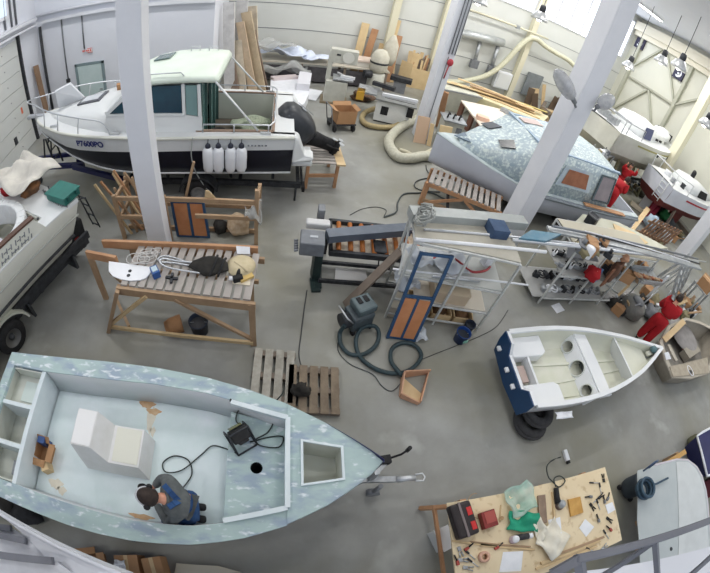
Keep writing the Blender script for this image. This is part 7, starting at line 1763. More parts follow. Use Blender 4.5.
# wall ducts and the long hanging hose
YB = 16.1
t = thing('air_duct', 'shiny horizontal ventilation duct on the back wall with drop pipes', 'duct', PY(485, 40, YB)-Vector((0, 0, .3)))
obj('duct_main', MB().tube([PY(452, 31, YB), PY(503, 43, YB)], .22, 16), M('duct_galv', (196, 200, 200), (180, 184, 184), scale=4, rough=.3, metal=.4), t)
for a, c_ in (((480, 42), (474, 64)), ((498, 46), (491, 70))): obj('drop_pipe', MB().tube([PY(*a, YB+.05), PY(*c_, YB+.05)], .09, 10), galv, t); obj('blast_gate', MB().box(PY(c_[0], c_[1], YB), (.4, .2, .4)), grey_paint, t)
solo('hanging_hose', MB().tube(smooth_path([PY(x, y, YB-.25) for x, y in ((424, 76), (436, 80), (455, 82), (470, 80), (485, 76), (497, 69), (507, 60), (515, 51), (524, 42), (531, 38), (538, 40), (545, 46), (556, 53), (568, 60), (577, 69))], 5), .13, 10), M('hose_cream', (214, 212, 188), (200, 198, 172), scale=14, rough=.6), 'long cream hose sagging along the back wall under the windows', 'hose')
t = thing('electric_box', 'white electrical box on the back wall beside the pilaster', 'box', PY(502, 81, YB)-Vector((0, 0, .5))); obj('box_body', MB().box(PY(502, 80, YB), (.9, .25, .9)), plastic_white, t, bevel=.02); obj('box_door', MB().box(PY(502, 80, YB)+Vector((0, -.14, 0)), (.75, .02, .75)), M('box_door', (222, 224, 222)), t)
solo('wall_panel_grey', MB().box(PY(532, 85, YB+.1), (1.0, .1, 1.3)), M('cabinet_grey', (132, 138, 142), (118, 124, 128), scale=3, rough=.5), 'grey panel on the back wall right of the cream pilaster', 'cabinet')
t = thing('wall_lamp_bar', 'thin cream pipe sloping along the back wall above the hose', 'pipe', PY(525, 33, YB)); obj('pipe_body', MB().tube([PY(470, 10, YB), PY(518, 27, YB), PY(548, 39, YB)], .05), steel_cream, t); obj('pipe_clip', MB().box(PY(518, 27, YB), (.2, .1, .2)), galv, t)
# lumber pile on trestles and white table
lt = [P(439, 85, .85), P(452, 82, .85), P(548, 117, .85), P(542, 124, .85)]
t = thing('lumber_table', 'long trough of lumber and panels in front of the back wall', 'table', (lt[0]+lt[2])/2-Vector((0, 0, .85)))
obj('trough_side', MB().prism([lt[0], lt[3], lt[3]-Vector((0, 0, .6)), lt[0]-Vector((0, 0, .6))], Vector((.02, .04, 0))), M('trough_cream', (214, 206, 164), (200, 190, 146), scale=3, rough=.7), t); obj('trough_top', MB().prism(lt, (0, 0, .05)), M('trough_top', (224, 214, 178), (210, 198, 160), scale=4, rough=.7), t)
for w_ in lt: obj('leg', MB().beam(Vector((w_.x, w_.y, 0)), Vector((w_.x, w_.y, .84)), .1, .1), wood_pale, t)
rnd = random.Random(41)
for k in range(9):
    s_ = k/9; a = lerpv(lt[0], lt[1], rnd.uniform(.1, .9)); c_ = lerpv(lt[3], lt[2], rnd.uniform(.1, .9)); p = lerpv(a, c_, rnd.uniform(.02, .35)); q = lerpv(a, c_, rnd.uniform(.6, .98))
    solo('lumber_board', MB().beam(p+Vector((0, 0, .08+.03*k)), q+Vector((0, 0, .08+.03*k)), rnd.uniform(.12, .3), .03), (ply, wood_pale, M('wood_yellow', (206, 188, 120), rough=.7), wood)[k % 4], 'long board lying on the lumber trough in front of the back wall', 'board', 'boards on the lumber trough')
t = thing('hopper', 'pale tapered hopper at the left end of the lumber trough', 'hopper', P(448, 108, 0)); c = P(450, 108, 0); obj('hopper_body', MB().loft([[c+Vector((sx*.45, sy*.4, 0)) for sx, sy in ((-1, -1), (1, -1), (1, 1), (-1, 1))], [c+Vector((sx*.95, sy*.6, .95)) for sx, sy in ((-1, -1), (1, -1), (1, 1), (-1, 1))]]), M('hopper_pale', (206, 206, 192), (194, 194, 180), scale=3, rough=.6), t); obj('hopper_rim', MB().beam(c+Vector((-.95, -.6, .95)), c+Vector((.95, -.6, .95)), .06, .06), galv, t)
wq = [P(461, 100, .8), P(490, 138, .8), P(556, 136, .8), P(546, 121, .8)]
t = thing('white_table', 'large white topped table behind the blue grey boat', 'table', (wq[0]+wq[2])/2-Vector((0, 0, .8))); obj('table_top', MB().prism(wq, (0, 0, -.05)), M('table_white', (234, 226, 214), (226, 214, 198), scale=2, rough=.5), t)
for w_ in (wq[0], lerpv(wq[0], wq[1], .35), lerpv(wq[0], wq[1], .6), wq[3], wq[2]): obj('trestle', MB().beam(Vector((w_.x+.15, w_.y, 0)), Vector((w_.x+.15, w_.y, .76)), .08, .3), M('trestle_brown', (120, 84, 70), rough=.7), t)
for k, (x, y, m_, lab) in enumerate(((507, 131, wood, 'brown offcut on the white topped table'), (500, 126, M('pink_scrap', (226, 190, 170)), 'pink scrap on the white topped table'), (514, 128, wood_grey, 'grey offcut on the right of the white topped table'), (506, 113, galv, 'small grey tool on the back of the white topped table'), (482, 120, M('pink_scrap', (226, 190, 170)), 'pale pink sheet on the left of the white topped table'))):
    c = P(x, y, .8); solo('offcut', MB().box(c+Vector((0, 0, .08)), (.45, .3, .15), rz=k*.7), m_, lab, 'offcut')
# dark heap of wood and shelves by the pilaster, right
rnd = random.Random(51)
for k in range(16):
    x = rnd.uniform(12.4, 17.6); y = rnd.uniform(14.6, 16.0); h = rnd.uniform(.8, 1.9)
    solo('scrap_board', MB().beam((x, y, .02), (x+rnd.uniform(-.5, .5), y+.25, h), rnd.uniform(.12, .4), .04, up=(.3, 1, .1)), (wood_grey, wood, M('dark_wood', (92, 76, 62), rough=.8), wood_pale)[k % 4], 'scrap board leaning in the dark heap right of the cream pilaster', 'board', 'scrap boards by the right pilaster')
t = thing('storage_rack', 'low wooden rack with planks below the dark heap by the back wall', 'rack', (14.2, 13.9, 0))
for z in (.25, .6, .95): obj('rack_board', MB().bx(12.6, 16.2, 13.6, 14.2, z, z+.08), M('rack_wood', (164, 148, 116), (140, 122, 92), scale=4, rough=.7), t)
for x in (12.7, 14.4, 16.1): obj('rack_post', MB().bx(x-.05, x+.05, 13.55, 14.25, 0, 1.1), wood_grey, t)
for k in range(6): solo('plank', MB().bx(12.8+.2*k, 15.2+.15*k, 13.62+.09*k, 13.7+.09*k, 1.035, 1.1), (wood_pale, wood)[k % 2], 'plank lying on the low wooden rack by the back wall', 'plank', 'planks on the low rack')
# ================================================================= blue grey cabin boat under construction (right of centre)
BB = Fr((4.21, 7.68), math.radians(-3.5))
hull_g = M('primer_grey', (206, 210, 220), (194, 199, 210), scale=1.5, rough=.5, contrast=.5)
fairm = M('fairing_blue', (152, 170, 182), (184, 196, 200), scale=2.6, rough=.6, contrast=.4, c3=(214, 224, 220), s3=13, t3=(.47, .63), detail=9)
HBb = [(0, .02), (.25, .26), (.5, .42), (1.0, .72), (1.4, .98), (1.9, 1.22), (2.8, 1.4), (4.0, 1.52), (5.3, 1.58), (6.8, 1.5)]
UB = [0, .12, .3, .5, .75, 1.0, 1.3, 1.6, 1.9, 2.3, 2.8, 3.4, 4.0, 4.7, 5.3, 6.0, 6.8]
def zb_(u): return 1.1+.42*max(0, 1-u/2.4)**1.4
bb = thing('cabin_boat', 'blue grey unpainted cabin boat hull behind the middle column', 'boat', BB(3.4, 0, 0), BB.a)
b = MB(); b.smooth = True; rg = []
for u in UB:
    h = interp(HBb, u); zt = zb_(u); k = max(0, 1-u/2.2); ck = .55+.25*k; zc = lerp(.5, .95, k**1.6); kz = lerp(.3, .72, k**2)
    p = [(h, zt), (h*.97, lerp(zt, zc, .4)), (h*lerp(.93, .55, k**.7), zc), (h*.5, lerp(kz, zc, .45)), (0, kz)]
    rg.append([BB(u+.0, y, z) for y, z in p]+[BB(u, -y, z) for y, z in p[::-1][1:]])
b.loft(rg, closed=False, caps=True); obj('hull', b, hull_g, bb)
b = MB()
for s in (1, -1): b.tube([BB(u, s*(interp(HBb, u)+.01), zb_(u)-.06) for u in UB if u >= 2.2], .045, 6)
objs('rub_strake', b, M('strake_grey', (132, 140, 146), rough=.5), bb)
b = MB(); b.smooth = True; rg = []
for u in UB:
    if u > 5.4: continue
    h = interp(HBb, u)-.02; z = zb_(u)
    rg.append([BB(u, h*w, z+.04*(1-w*w)) for w in (-1, -.6, 0, .6, 1)])
b.loft(rg, closed=False, caps=False); obj('deck', b, M('deck_grey', (172, 182, 188), (190, 202, 200), scale=2, rough=.6), bb, solid=.03)
# raised trunk and cabin
b = MB(); rg = []
for u, hw, z, e in ((.62, .12, 1.48, .3), (.95, .42, 1.58, .3), (1.4, .7, 1.72, .36), (1.9, .96, 1.86, .45), (2.3, 1.06, 2.14, .7), (2.7, 1.1, 2.2, .8), (3.6, 1.16, 2.22, .86), (4.6, 1.18, 2.2, .88), (5.2, 1.17, 2.15, .85)):
    zb0 = zb_(u); H_ = interp(HBb, u)
    base = min(H_-.12, hw*1.18)
    rg.append([BB(u, base, zb0-.02), BB(u, hw*1.05, lerp(zb0, z, .55)), BB(u, hw*.98, z-.06), BB(u, hw*.8, z), BB(u, 0, z+.07), BB(u, -hw*.8, z), BB(u, -hw*.98, z-.06), BB(u, -hw*1.05, lerp(zb0, z, .55)), BB(u, -base, zb0-.02)])
b.smooth = True; b.loft(rg, closed=True, caps=True); obj('cabin', b, fairm, bb)
fw = [BB(1.5, -.28, 1.772), BB(1.42, -.62, 1.74), BB(1.78, -.72, 1.83), BB(1.9, -.34, 1.89)]
obj('front_window', MB().prism([w+Vector((0, 0, .02)) for w in fw], Vector((-.01, 0, .015))), M('window_hole', (20, 26, 30), rough=.3), bb)
obj('fore_hatch', MB().prism([BB(.5, .1, 1.49), BB(.85, .28, 1.56), BB(.78, -.3, 1.57)], Vector((0, 0, .02))), M('hatch_blue', (104, 120, 134), rough=.5), bb)
hw_ = [BB(1.5, .3, 1.78), BB(1.42, .66, 1.74), BB(1.78, .74, 1.83), BB(1.9, .38, 1.89)]
obj('front_window', MB().prism([w+Vector((0, 0, .02)) for w in hw_], Vector((-.01, 0, .015))), M('window_hole', (20, 26, 30)), bb)
def bside(u, z, s=-1, out=.03): 
    tab = [(2.3, 1.06, 2.14), (2.7, 1.1, 2.2), (3.6, 1.16, 2.22), (4.6, 1.18, 2.2), (5.2, 1.17, 2.15)]
    hw = interp([(a, b_) for a, b_, c in tab], u); zt = interp([(a, c) for a, b_, c in tab], u); zb0 = zb_(u); zm = lerp(zb0, zt, .55)
    y = lerp(min(interp(HBb, u)-.12, hw*1.18), hw*1.05, (z-zb0)/(zm-zb0)) if z < zm else lerp(hw*1.05, hw*.98, (z-zm)/(zt-.06-zm))
    return BB(u, s*(y+out), z)
for s in (-1, 1):
    fr0 = [bside(2.95, 1.42, s), bside(4.2, 1.42, s), bside(4.1, 1.98, s), bside(3.1, 1.98, s)]
    obj('window_frame', MB().prism(fr0, BB.v*s*.02), M('window_surround', (176, 190, 204), (196, 208, 210), scale=4, rough=.6), bb)
    obj('window_panel', MB().prism([bside(3.12, 1.5, s, .06), bside(4.02, 1.5, s, .06), bside(3.94, 1.9, s, .06), bside(3.22, 1.9, s, .06)], BB.v*s*.01), M('window_orange', (168, 112, 84), (150, 98, 72), scale=5, rough=.6), bb)
    obj('side_opening', MB().prism([bside(4.45, 1.3, s), bside(5.1, 1.3, s), bside(5.05, 1.98, s), bside(4.5, 1.98, s)], BB.v*s*.012), M('opening_dusk', (150, 142, 148), (134, 128, 134), scale=3, rough=.5), bb)
    fr1 = MB()
    Q_ = [bside(4.42, 1.27, s, .05), bside(5.13, 1.27, s, .05), bside(5.08, 2.01, s, .05), bside(4.47, 2.01, s, .05)]
    for i in range(4): fr1.beam(Q_[i], Q_[(i+1) % 4], .05, .03)
    obj('opening_frame', fr1, M('frame_slate', (86, 100, 106), rough=.5), bb)
obj('roof_panel', MB().prism([BB(2.45, .3, 2.24), BB(3.1, .3, 2.28), BB(3.1, .75, 2.25), BB(2.5, .72, 2.2)], (0, 0, .012)), M('panel_pinkish', (196, 176, 170), rough=.6), bb)
b = MB().beam(BB(2.35, -.95, 2.18), BB(2.35, .95, 2.18), .1, .06).beam(BB(2.35, .95, 2.17), BB(5.2, 1.12, 2.18), .1, .05).beam(BB(2.35, -.95, 2.17), BB(5.2, -1.12, 2.18), .1, .05)
obj('roof_edge', b, M('edge_blue', (138, 158, 182), (160, 178, 192), scale=5, rough=.6), bb)
# cockpit aft
obj('cockpit_floor', MB().prism([BB(5.2, -1.3, .7), BB(6.75, -1.3, .7), BB(6.75, 1.3, .7), BB(5.2, 1.3, .7)], (0, 0, .04)), M('cockpit_grey', (130, 136, 134), rough=.7), bb)
b = MB()
for s in (1, -1): b.prism([BB(5.2, s*1.56, 1.08), BB(6.8, s*1.48, 1.08), BB(6.8, s*1.28, 1.08), BB(5.2, s*1.34, 1.08)], (0, 0, .05)); b.prism([BB(5.2, s*1.34, .72), BB(6.8, s*1.28, .72), BB(6.8, s*1.28, 1.1), BB(5.2, s*1.34, 1.1)], BB.v*s*.02)
objs('side_deck', b, M('deck_grey', (172, 182, 188)), bb)
obj('transom', MB().prism([BB(6.75, -1.48, .5), BB(6.75, 1.48, .5), BB(6.75, 1.48, 1.12), BB(6.75, -1.48, 1.12)], BB.u*.06), hull_g, bb)
solo('wood_batten', MB().beam(BB(4.1, -1.5, 1.16), BB(5.9, -1.56, 1.14), .16, .03), wood_orange, 'orange brown batten lying along the side deck of the blue grey boat', 'batten')
# supports
ST = Fr((3.92, 6.8), math.radians(-31))
t = thing('slatted_stand', 'orange wooden trestle with grey slats under the bow of the blue grey boat', 'stand', ST(1, .4, 0), ST.a)
for k in range(12): obj('slat', MB().beam(ST(.06+.155*k, -.02, .66), ST(.06+.155*k, .75, .66), .1, .03), M('slat_grey', (176, 170, 164)), t)
for u, v in ((0, 0), (1.82, 0), (0, .75), (1.82, .75)): obj('leg', MB().beam(ST(u, v, 0), ST(u, v, .64), .11, .07), wood_orange, t)
for v in (0, .75): obj('top_rail', MB().beam(ST(0, v, .6), ST(1.85, v, .6), .05, .1), wood_orange, t)
for p, q in (((.1, 0, .1), (.9, 0, .55)), ((1.75, 0, .1), (.95, 0, .55))): obj('brace', MB().beam(ST(*p), ST(*q), .06, .06), wood_orange, t)
obj('lower_rail', MB().beam(ST(0, 0, .15), ST(1.85, .0, .15), .05, .08), wood, t); obj('strut', MB().beam(ST(.7, -.05, .05), ST(.5, .1, .6), .05, .05), dark, t)
t = thing('keel_support', 'dark timber blocks carrying the blue grey boat amidships', 'support', BB(4, 0, 0), BB.a)
for u in (2.6, 4.2, 6.0):
    obj('support_beam', MB().beam(BB(u, -1.1, .15), BB(u, 1.1, .15), .2, .3), M('support_dark', (62, 60, 60), (50, 48, 48), scale=5, rough=.8), t)
# ================================================================= sailing yachts at the far right
def yacht(name, lab, fr, L_, hb, zs_, zk, keelm, hullm, stripe, cab):
    t = thing(name, lab, 'yacht', fr(L_/2, 0, .2), fr.a)
    US_ = [0, .08, .2, .35, .5, .65, .78, .88, .95, 1.0]
    def h(k): return hb*(.8+.2*math.sin(PI*min(k/.45, 1)/2) if k < .45 else max(.02, math.cos((k-.45)/.55*PI/2)**.75))
    def zt(k): return zs_+.25*max(0, k-.4)**1.5
    b = MB(); b.smooth = True; rg = []; lo = MB(); lo.smooth = True; rl = []
    for k in US_:
        H_ = h(k); z1 = zt(k); zc = lerp(zk, z1, .12 if k < .8 else .12+.6*((k-.8)/.2)**1.5)
        top = [(H_, z1), (H_*.99, lerp(z1, zk, .25)), (H_*.93, lerp(z1, zk, .55))]
        bot = [(H_*.93, lerp(z1, zk, .55)), (H_*.7, lerp(z1, zk, .8)), (0, zc)]
        rg.append([fr(k*L_, y, z) for y, z in top]); rl.append([fr(k*L_, y, z) for y, z in bot]+[fr(k*L_, -y, z) for y, z in bot[::-1][1:]])
    b.loft(rg, closed=False, caps=False); b.loft([[fr(0, 0, 0)*0+Vector((0, 0, 0))+Vector(q)-fr.v*2*((Vector(q)-fr.o).dot(fr.v)) for q in r] for r in rg], closed=False, caps=False)
    b.add([fr(0, h(0), zt(0)), fr(0, h(0)*.93, lerp(zt(0), zk, .55)), fr(0, -h(0)*.93, lerp(zt(0), zk, .55)), fr(0, -h(0), zt(0))], [(0, 1, 2, 3)])
    obj('topsides', b, hullm, t)
    lo.loft(rl, closed=False, caps=True); obj('bottom', lo, keelm, t)
    d = MB(); d.smooth = True; d.loft([[fr(k*L_, h(k)*w, zt(k)+.05*(1-w*w)) for w in (-1, -.5, 0, .5, 1)] for k in US_], closed=False, caps=False); obj('deck', d, gel_white, t)
    if stripe:
        s_ = MB()
        for s in (1, -1): s_.loft([[fr(k*L_, s*(h(k)*1.0+.012), zt(k)-.16), fr(k*L_, s*(h(k)+.012), zt(k)-.23)] for k in US_[2:8]], closed=False, caps=False)
        obj('side_stripe', s_, stripe, t, solid=.01)
    b = MB(); b.smooth = True; rg = []
    for u, w, hh in cab:
        z = zt(u/L_); rg.append([fr(u, w*1.1, z), fr(u, w, z+hh), fr(u, 0, z+hh*1.12), fr(u, -w, z+hh), fr(u, -w*1.1, z)])
    b.loft(rg, closed=True, caps=True); obj('coachroof', b, gel_white, t)
    obj('fin_keel', MB().prism([fr(L_*.42, -.1, zk+.25), fr(L_*.6, -.1, zk+.25), fr(L_*.56, -.1, .12), fr(L_*.44, -.1, .12)], fr.v*.2), keelm, t)
    return t, h, zt
Y1 = Fr((12.1, 10.1), math.radians(3.5))
hw1 = M('yacht_hull', (206, 206, 196), (194, 194, 184), scale=1.5, rough=.4)
y1, h1, zt1 = yacht('sailing_yacht', 'large white sailing yacht standing high at the back right', Y1, 6.4, 1.35, 2.55, .95, M('bottom_cream', (186, 184, 168), (174, 172, 156), scale=2, rough=.6), hw1, M('olive_line', (150, 146, 90), rough=.5), ((1.7, .7, .3), (2.0, .72, .62), (2.9, .7, .66), (3.3, .66, .42), (4.6, .45, .3), (4.9, .3, .12)))
obj('cabin_window', MB().prism([Y1(2.05, -.8, 2.62), Y1(2.75, -.79, 2.62), Y1(2.75, -.7, 3.12), Y1(2.05, -.74, 3.1)], Y1.v*-.03), M('cover_blue', (70, 76, 108), rough=.6), y1)
obj('cabin_window', MB().prism([Y1(1.98, -.62, 2.7), Y1(1.98, .62, 2.7), Y1(1.98, .6, 3.1), Y1(1.98, -.6, 3.1)], Y1.u*-.03), M('cover_blue', (70, 76, 108)), y1)
for u in (3.4, 3.75): obj('porthole', MB().box(Y1(u, -.72, 2.76), (.2, .05, .1), rz=Y1.a), black, y1)
for u in (3.0, 4.4): obj('hull_port', MB().box(Y1(u, -h1(u/6.2)*.995, 2.28), (.2, .04, .16), rz=Y1.a), black, y1)
b = MB()
for u in (.15, .5): b.tube([Y1(u, -1.0, 2.5), Y1(u, -1.0, 3.05), Y1(u, 1.0, 3.05), Y1(u, 1.0, 2.5)], .025)
b.tube([Y1(.15, -1.0, 3.05), Y1(1.5, -1.15, 3.0), Y1(1.5, -1.15, 2.5)], .02); b.box(Y1(.35, -.3, 2.7), (.4, .4, .35), rz=.3); b.box(Y1(.5, .4, 2.75), (.3, .5, .3), rz=.1)
obj('stern_rail', b, galv, y1)
t = thing('deck_tender', 'white rounded deck box on the bow of the large white yacht', 'box', Y1(4.9, 0, 2.75), Y1.a); b = MB(); b.smooth = True; b.loft([[Vector((x, w*c_, .05+hh*s_)) for c_, s_ in ((1, 0), (.9, .7), (0, 1), (-.9, .7), (-1, 0))] for x, w, hh in ((-.5, .35, .3), (-.2, .5, .5), (.4, .45, .45), (.7, .25, .25))]); obj('box_body', b, gel_white, t, world=False); obj('box_band', MB().box((.1, 0, .3), (.05, .98, .3)), black, t, world=False)
t = thing('yacht_cradle', 'steel cradle carrying the large white yacht', 'cradle', Y1(3, 0, 0), Y1.a)
for u in (1.0, 2.4, 3.7):
    for s in (1, -1): obj('cradle_post', MB().beam(Y1(u, s*1.2, 0), Y1(u, s*.95, 1.55), .09, .09), M('cradle_olive', (120, 118, 92), rough=.6), t)
    obj('cradle_beam', MB().beam(Y1(u, -1.25, .1), Y1(u, 1.25, .1), .1, .12), M('cradle_olive', (120, 118, 92)), t)
obj('cradle_beam', MB().beam(Y1(.5, -1.2, .8), Y1(3.8, -1.0, .8), .08, .1), dark, t)
# scaffold shelves with bits in front of the yacht stern
rnd = random.Random(71)
t = thing('storage_rack', 'steel shelf unit full of parts under the stern of the large white yacht', 'rack', (11.5, 8.95, 0), .4); 
for z in (.4, .95, 1.5): obj('shelf', MB().box((0, 0, z), (2.6, .6, .03)), galv, t, world=False)
for x in (-1.25, 0, 1.25):
    for y in (-.28, .28): obj('upright', MB().box((x, y, .85), (.05, .05, 1.7)), alu, t, world=False)
rot = Matrix.Rotation(.4, 3, 'Z')
for k in range(24):
    x = -1.1+.095*k; z = (.415, .965, 1.515)[k % 3]; c = Vector((11.5, 8.95, 0))+rot @ Vector((x, rnd.uniform(-.15, .15), z))
    solo('shelf_part', MB().box(c+Vector((0, 0, .1)), (rnd.uniform(.1, .25), .2, .2), rz=rnd.uniform(0, 2)) if k % 2 else MB().cyl(c, c+Vector((0, 0, .22)), .09), (dark, plastic_white, grey_paint, M('khaki_cloth', (136, 128, 100)), galv)[k % 5], 'part standing on the shelf unit under the large white yacht', 'part', 'parts on the far shelf unit')
Y2 = Fr((14.2, 7.75), math.radians(-5))
red_b = M('antifoul_red', (112, 48, 44), (96, 38, 36), scale=3, rough=.7)
y2, h2, zt2 = yacht('sailing_yacht', 'white yacht with red brown bottom and red stripe at the right edge', Y2, 5.6, 1.05, 1.95, .7, red_b, M('yacht_hull2', (216, 220, 228), (206, 210, 220), scale=1.5, rough=.35), M('stripe_red', (176, 40, 60), rough=.5), ((1.5, .55, .2), (1.8, .6, .42), (3.0, .58, .42), (3.6, .5, .3), (4.4, .3, .14)))
b = MB()
b.tube([Y2(.05, -.7, 1.95), Y2(.0, -.7, 2.5), Y2(.0, .7, 2.5), Y2(.05, .7, 1.95)], .025); b.tube([Y2(.0, -.7, 2.5), Y2(1.0, -.95, 2.45), Y2(1.0, -.95, 1.95)], .02); b.tube([Y2(.0, .7, 2.5), Y2(1.0, .95, 2.45), Y2(1.0, .95, 1.95)], .02)
for k in range(4): b.tube([Y2(-.08, -.55+.0, 1.2+.22*k), Y2(-.08, -.2, 1.2+.22*k)], .018)
for s in (-.55, -.2): b.tube([Y2(-.08, s, 1.1), Y2(-.06, s, 2.1)], .02)
obj('stern_rail', b, gel_white, y2)
obj('cabin_window', MB().prism([Y2(2.3, -.66, 2.0), Y2(3.2, -.63, 2.0), Y2(3.1, -.56, 2.3), Y2(2.35, -.58, 2.32)], Y2.v*-.03), black, y2)
for k, (u, v, r) in enumerate(((.5, -.3, .14), (.8, .3, .18), (1.2, -.4, .12))): obj('winch', MB().lathe(Y2(u, v, 1.98), [(r, 0), (r*.8, .12), (r, .2), (.001, .22)], 14), (galv, plastic_white, dark)[k], y2)
t = thing('seat_cushion', 'black rounded seat back on the deck of the yacht at the right edge', 'seat', P(690, 178, 2.2)); c = P(690, 180, 2.2); obj('cushion', MB().box(c+Vector((0, 0, .25)), (.5, .2, .5), rz=.5), black, t, bevel=.08); obj('cushion_piping', MB().box(c+Vector((0, 0, .25)), (.3, .22, .04), rz=.5), grey_paint, t, bevel=.01)
t = thing('yacht_cradle', 'wooden cradle of slats under the yacht at the right edge', 'cradle', Y2(3, 0, 0), Y2.a)
for u in (1.2, 3.8):
    for s in (1, -1): obj('cradle_post', MB().beam(Y2(u, s*.85, 0), Y2(u, s*.75, 1.1), .1, .1), wood_grey, t)
    obj('cradle_beam', MB().beam(Y2(u, -.9, .1), Y2(u, .9, .1), .12, .16), wood_grey, t)
t = thing('slatted_fence', 'brown slatted wooden frame leaning beside the right column', 'frame', (13.2, 5.9, 0), -.25)
for k in range(9): obj('slat', MB().box((-.8+.2*k, 0, .55), (.1, .03, 1.1), rx=.25), M('slat_brown', (150, 118, 96), (132, 100, 80), scale=5, rough=.7), t, world=False)
for z in (.25, .85): obj('rail', MB().box((0, .05-.25*(z-.55), z), (1.9, .04, .09), rx=.25), wood, t, world=False)
# rudder like red board, bags and clutter between the boats
b = MB().prism([P(645, 216, .3), P(652, 218, .35), P(672, 193, 1.35), P(668, 187, 1.4), P(663, 190, 1.35)], Vector((.05, .12, 0))); solo('rudder_blade', b, M('rudder_red', (150, 46, 66), (132, 38, 56), scale=4, rough=.5), 'dark red rudder blade leaning in front of the yacht at the right edge', 'rudder').location.z = 0
for k, (x, y, z, r, m_, nm, lab) in enumerate(((668, 207, .0, .3, red_fab, 'red_bag', 'red bag in the clutter between the blue grey boat and the right yacht'), (657, 212, .0, .4, bag_dark, 'dark_bag', 'large dark bag in the clutter left of the red bag'), (663, 220, .0, .3, M('bag_green', (60, 140, 84), (46, 120, 70), scale=8, rough=.6), 'green_bag', 'green bag in the clutter below the red bag'), (673, 217, .0, .28, M('bag_silver', (176, 176, 184), (150, 150, 158), scale=9, rough=.4), 'silver_bag', 'silvery grey bag right of the green bag'), (648, 228, .0, .38, M('bag_paleblue', (186, 206, 222), (170, 190, 208), scale=6, rough=.6), 'pale_bag', 'pale blue bag beside the plywood sheets behind the pipes'), (655, 232, .0, .26, bag_dark, 'dark_bag', 'small dark bag in front of the pale blue bag'), (668, 226, .0, .26, M('bag_grey', (84, 88, 90), rough=.7), 'grey_bag', 'dark grey bag near the brown slatted frame'), (640, 196, .0, .3, M('bag_dim', (70, 66, 58), rough=.8), 'dark_bag', 'dark bag on the floor between the blue grey boat and the large yacht'), (641, 186, .0, .3, dark, 'dark_bag', 'dark heap on the floor under the large white yacht'), (662, 231, 0, .2, plastic_white, 'white_bag', 'small white bag between the dark bags near the right column'))):
    b = lump(P(x, y, .01), (r, r*.9, r*.9), 110+k, rough=.22); solo(nm, b, m_, lab, 'bag')
solo('beam', MB().beam(P(630, 231, .4), P(652, 203, .9), .2, .1), wood_pale, 'long pale beam slanting up between plywood sheets and the right yacht', 'beam').location.z = .05
solo('beam', MB().beam(P(636, 196, .5), P(657, 212, .45), .22, .16), M('beam_cream2', (206, 196, 176), rough=.7), 'cream beam lying beside the stern of the blue grey boat', 'beam').location.z = .0
solo('rust_board', MB().box(P(660, 196, .6)+Vector((.6, .8, 0)), (1.4, .1, 1.2), rz=-.4), M('panel_rust', (134, 70, 44), (112, 54, 36), scale=3, rough=.7), 'rust brown panel standing below the stern of the right yacht', 'board').location.z = 0
solo('white_bin', MB().box(P(650, 197, .6), (.5, .4, 1.1), rz=.4), plastic_white, 'white narrow box standing below the stern ladder of the right yacht', 'box').location.z = 0
# workers in red
standing('person in red overalls with dark hair leaning over the stern of the blue grey boat', BB(5.55, -1.02, .76), .25, .95, 1.4, 'fwd', True, 1.5)
standing('person in red overalls with raised arms under the large white yacht', (13.15, 8.55, 0), -2.2, .1, 1.72, 'up')

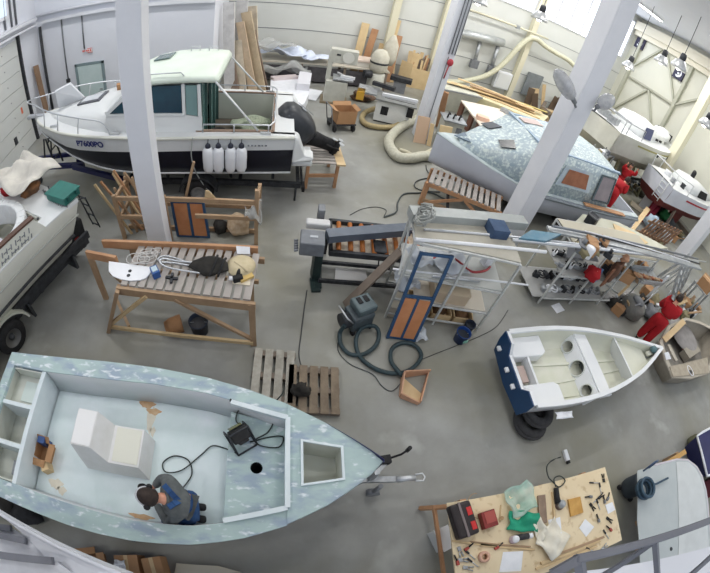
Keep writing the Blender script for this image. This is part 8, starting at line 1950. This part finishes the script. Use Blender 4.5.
# ================================================================= dense clutter round the right end of the racks
rnd = random.Random(77)
def clutter(n, area, z0, lab, group, hmax=.35):
    """a heap of mixed small things, each its own object; look-alikes share a label"""
    kinds = (('carton', carton, 'brown'), ('board', wood_pale, 'pale'), ('board', wood, 'brown'), ('can', galv, 'steel'), ('can', plastic_white, 'white'), ('block', grey_paint, 'grey'), ('block', dark, 'dark'), ('pipe', alu, 'aluminium'), ('cloth', M('khaki_cloth', (136, 128, 100)), 'khaki'), ('cloth', M('sack_grey', (168, 166, 164)), 'pale grey'))
    for k in range(n):
        nm, m_, colr = kinds[rnd.randrange(len(kinds))]
        a, c_ = rnd.random(), rnd.random(); s = rnd.uniform(.7, 1.25)
        px = lerp(lerp(area[0][0], area[1][0], a), lerp(area[3][0], area[2][0], a), c_); py = lerp(lerp(area[0][1], area[1][1], a), lerp(area[3][1], area[2][1], a), c_)
        c = P(px, py, z0); L_ = '%s %s %s' % (colr, nm, lab); g = '%s %ss %s' % (colr, nm, group)
        if nm == 'carton': solo(nm, MB().box(c+Vector((0, 0, .12*s)), (.3*s, .22*s, .24*s), rz=rnd.uniform(0, 3)).box(c+Vector((0, 0, .24*s)), (.31*s, .05, .01), rz=0), m_, L_, 'box', g)
        elif nm == 'board':
            d = Vector((rnd.uniform(-.6, .6), rnd.uniform(-.4, .4), rnd.uniform(.02, hmax*1.6))); solo(nm, MB().beam(c+Vector((0, 0, .03)), c+Vector((0, 0, .03))+d, .1*s, .025), m_, L_, 'board', g)
        elif nm == 'can': solo(nm, MB().lathe(c, [(.075*s, 0), (.08*s, .01), (.08*s, .18*s), (.07*s, .2*s), (.03*s, .21*s)], 14), m_, L_, 'can', g)
        elif nm == 'block': solo(nm, MB().box(c+Vector((0, 0, .08*s)), (.24*s, .16*s, .16*s), rz=rnd.uniform(0, 3)).cyl(c+Vector((0, 0, .15*s)), c+Vector((.05, .02, .24*s)), .04), m_, L_, 'part', g)
        elif nm == 'pipe':
            d = Vector((rnd.uniform(-.7, .7), rnd.uniform(-.4, .4), rnd.uniform(.1, hmax*2))); solo(nm, MB().tube([c+Vector((0, 0, .03)), c+Vector((0, 0, .03))+d], .02, 7), m_, L_, 'pipe', g)
        else: solo(nm, lump(c, (.18*s, .15*s, .1*s), 300+k, rough=.3), m_, L_, 'cloth', g)
clutter(34, ((604, 300), (650, 292), (662, 312), (612, 314)), 0, 'in the heap on the floor below the right racks', 'in the heap below the right racks')
clutter(22, ((662, 298), (696, 302), (698, 316), (668, 318)), 0, 'in the heap under the aluminium step frames', 'under the aluminium frames', .6)
clutter(22, ((640, 236), (680, 226), (684, 240), (650, 248)), 0, 'in the heap between plywood sheets and right yacht', 'in the heap by the right yacht')
clutter(18, ((600, 262), (640, 266), (640, 282), (602, 280)), .9, 'crowded on the middle shelf of the long tube rack', 'on the middle shelf of the long rack', .3)
clutter(14, ((566, 244), (600, 247), (610, 258), (572, 256)), 1.62, 'lying under the pipes on top of the long tube rack', 'on top of the long rack', .1)
clutter(20, ((626, 176), (644, 188), (640, 198), (620, 188)), 0, 'on the floor under the large white yacht', 'under the large yacht', .5)
solo('white_card', MB().box(P(558, 308, .006), (.3, .22, .01), rz=.2), paper_white, 'white card lying on the floor in front of the long tube rack', 'paper')
solo('brown_panel_board', MB().box(P(609, 277, 1.05), (.3, .04, .5), rz=.3), M('brown_cloth2', (140, 98, 76), rough=.8), 'brown board standing behind the brown sack on the long tube rack', 'board')
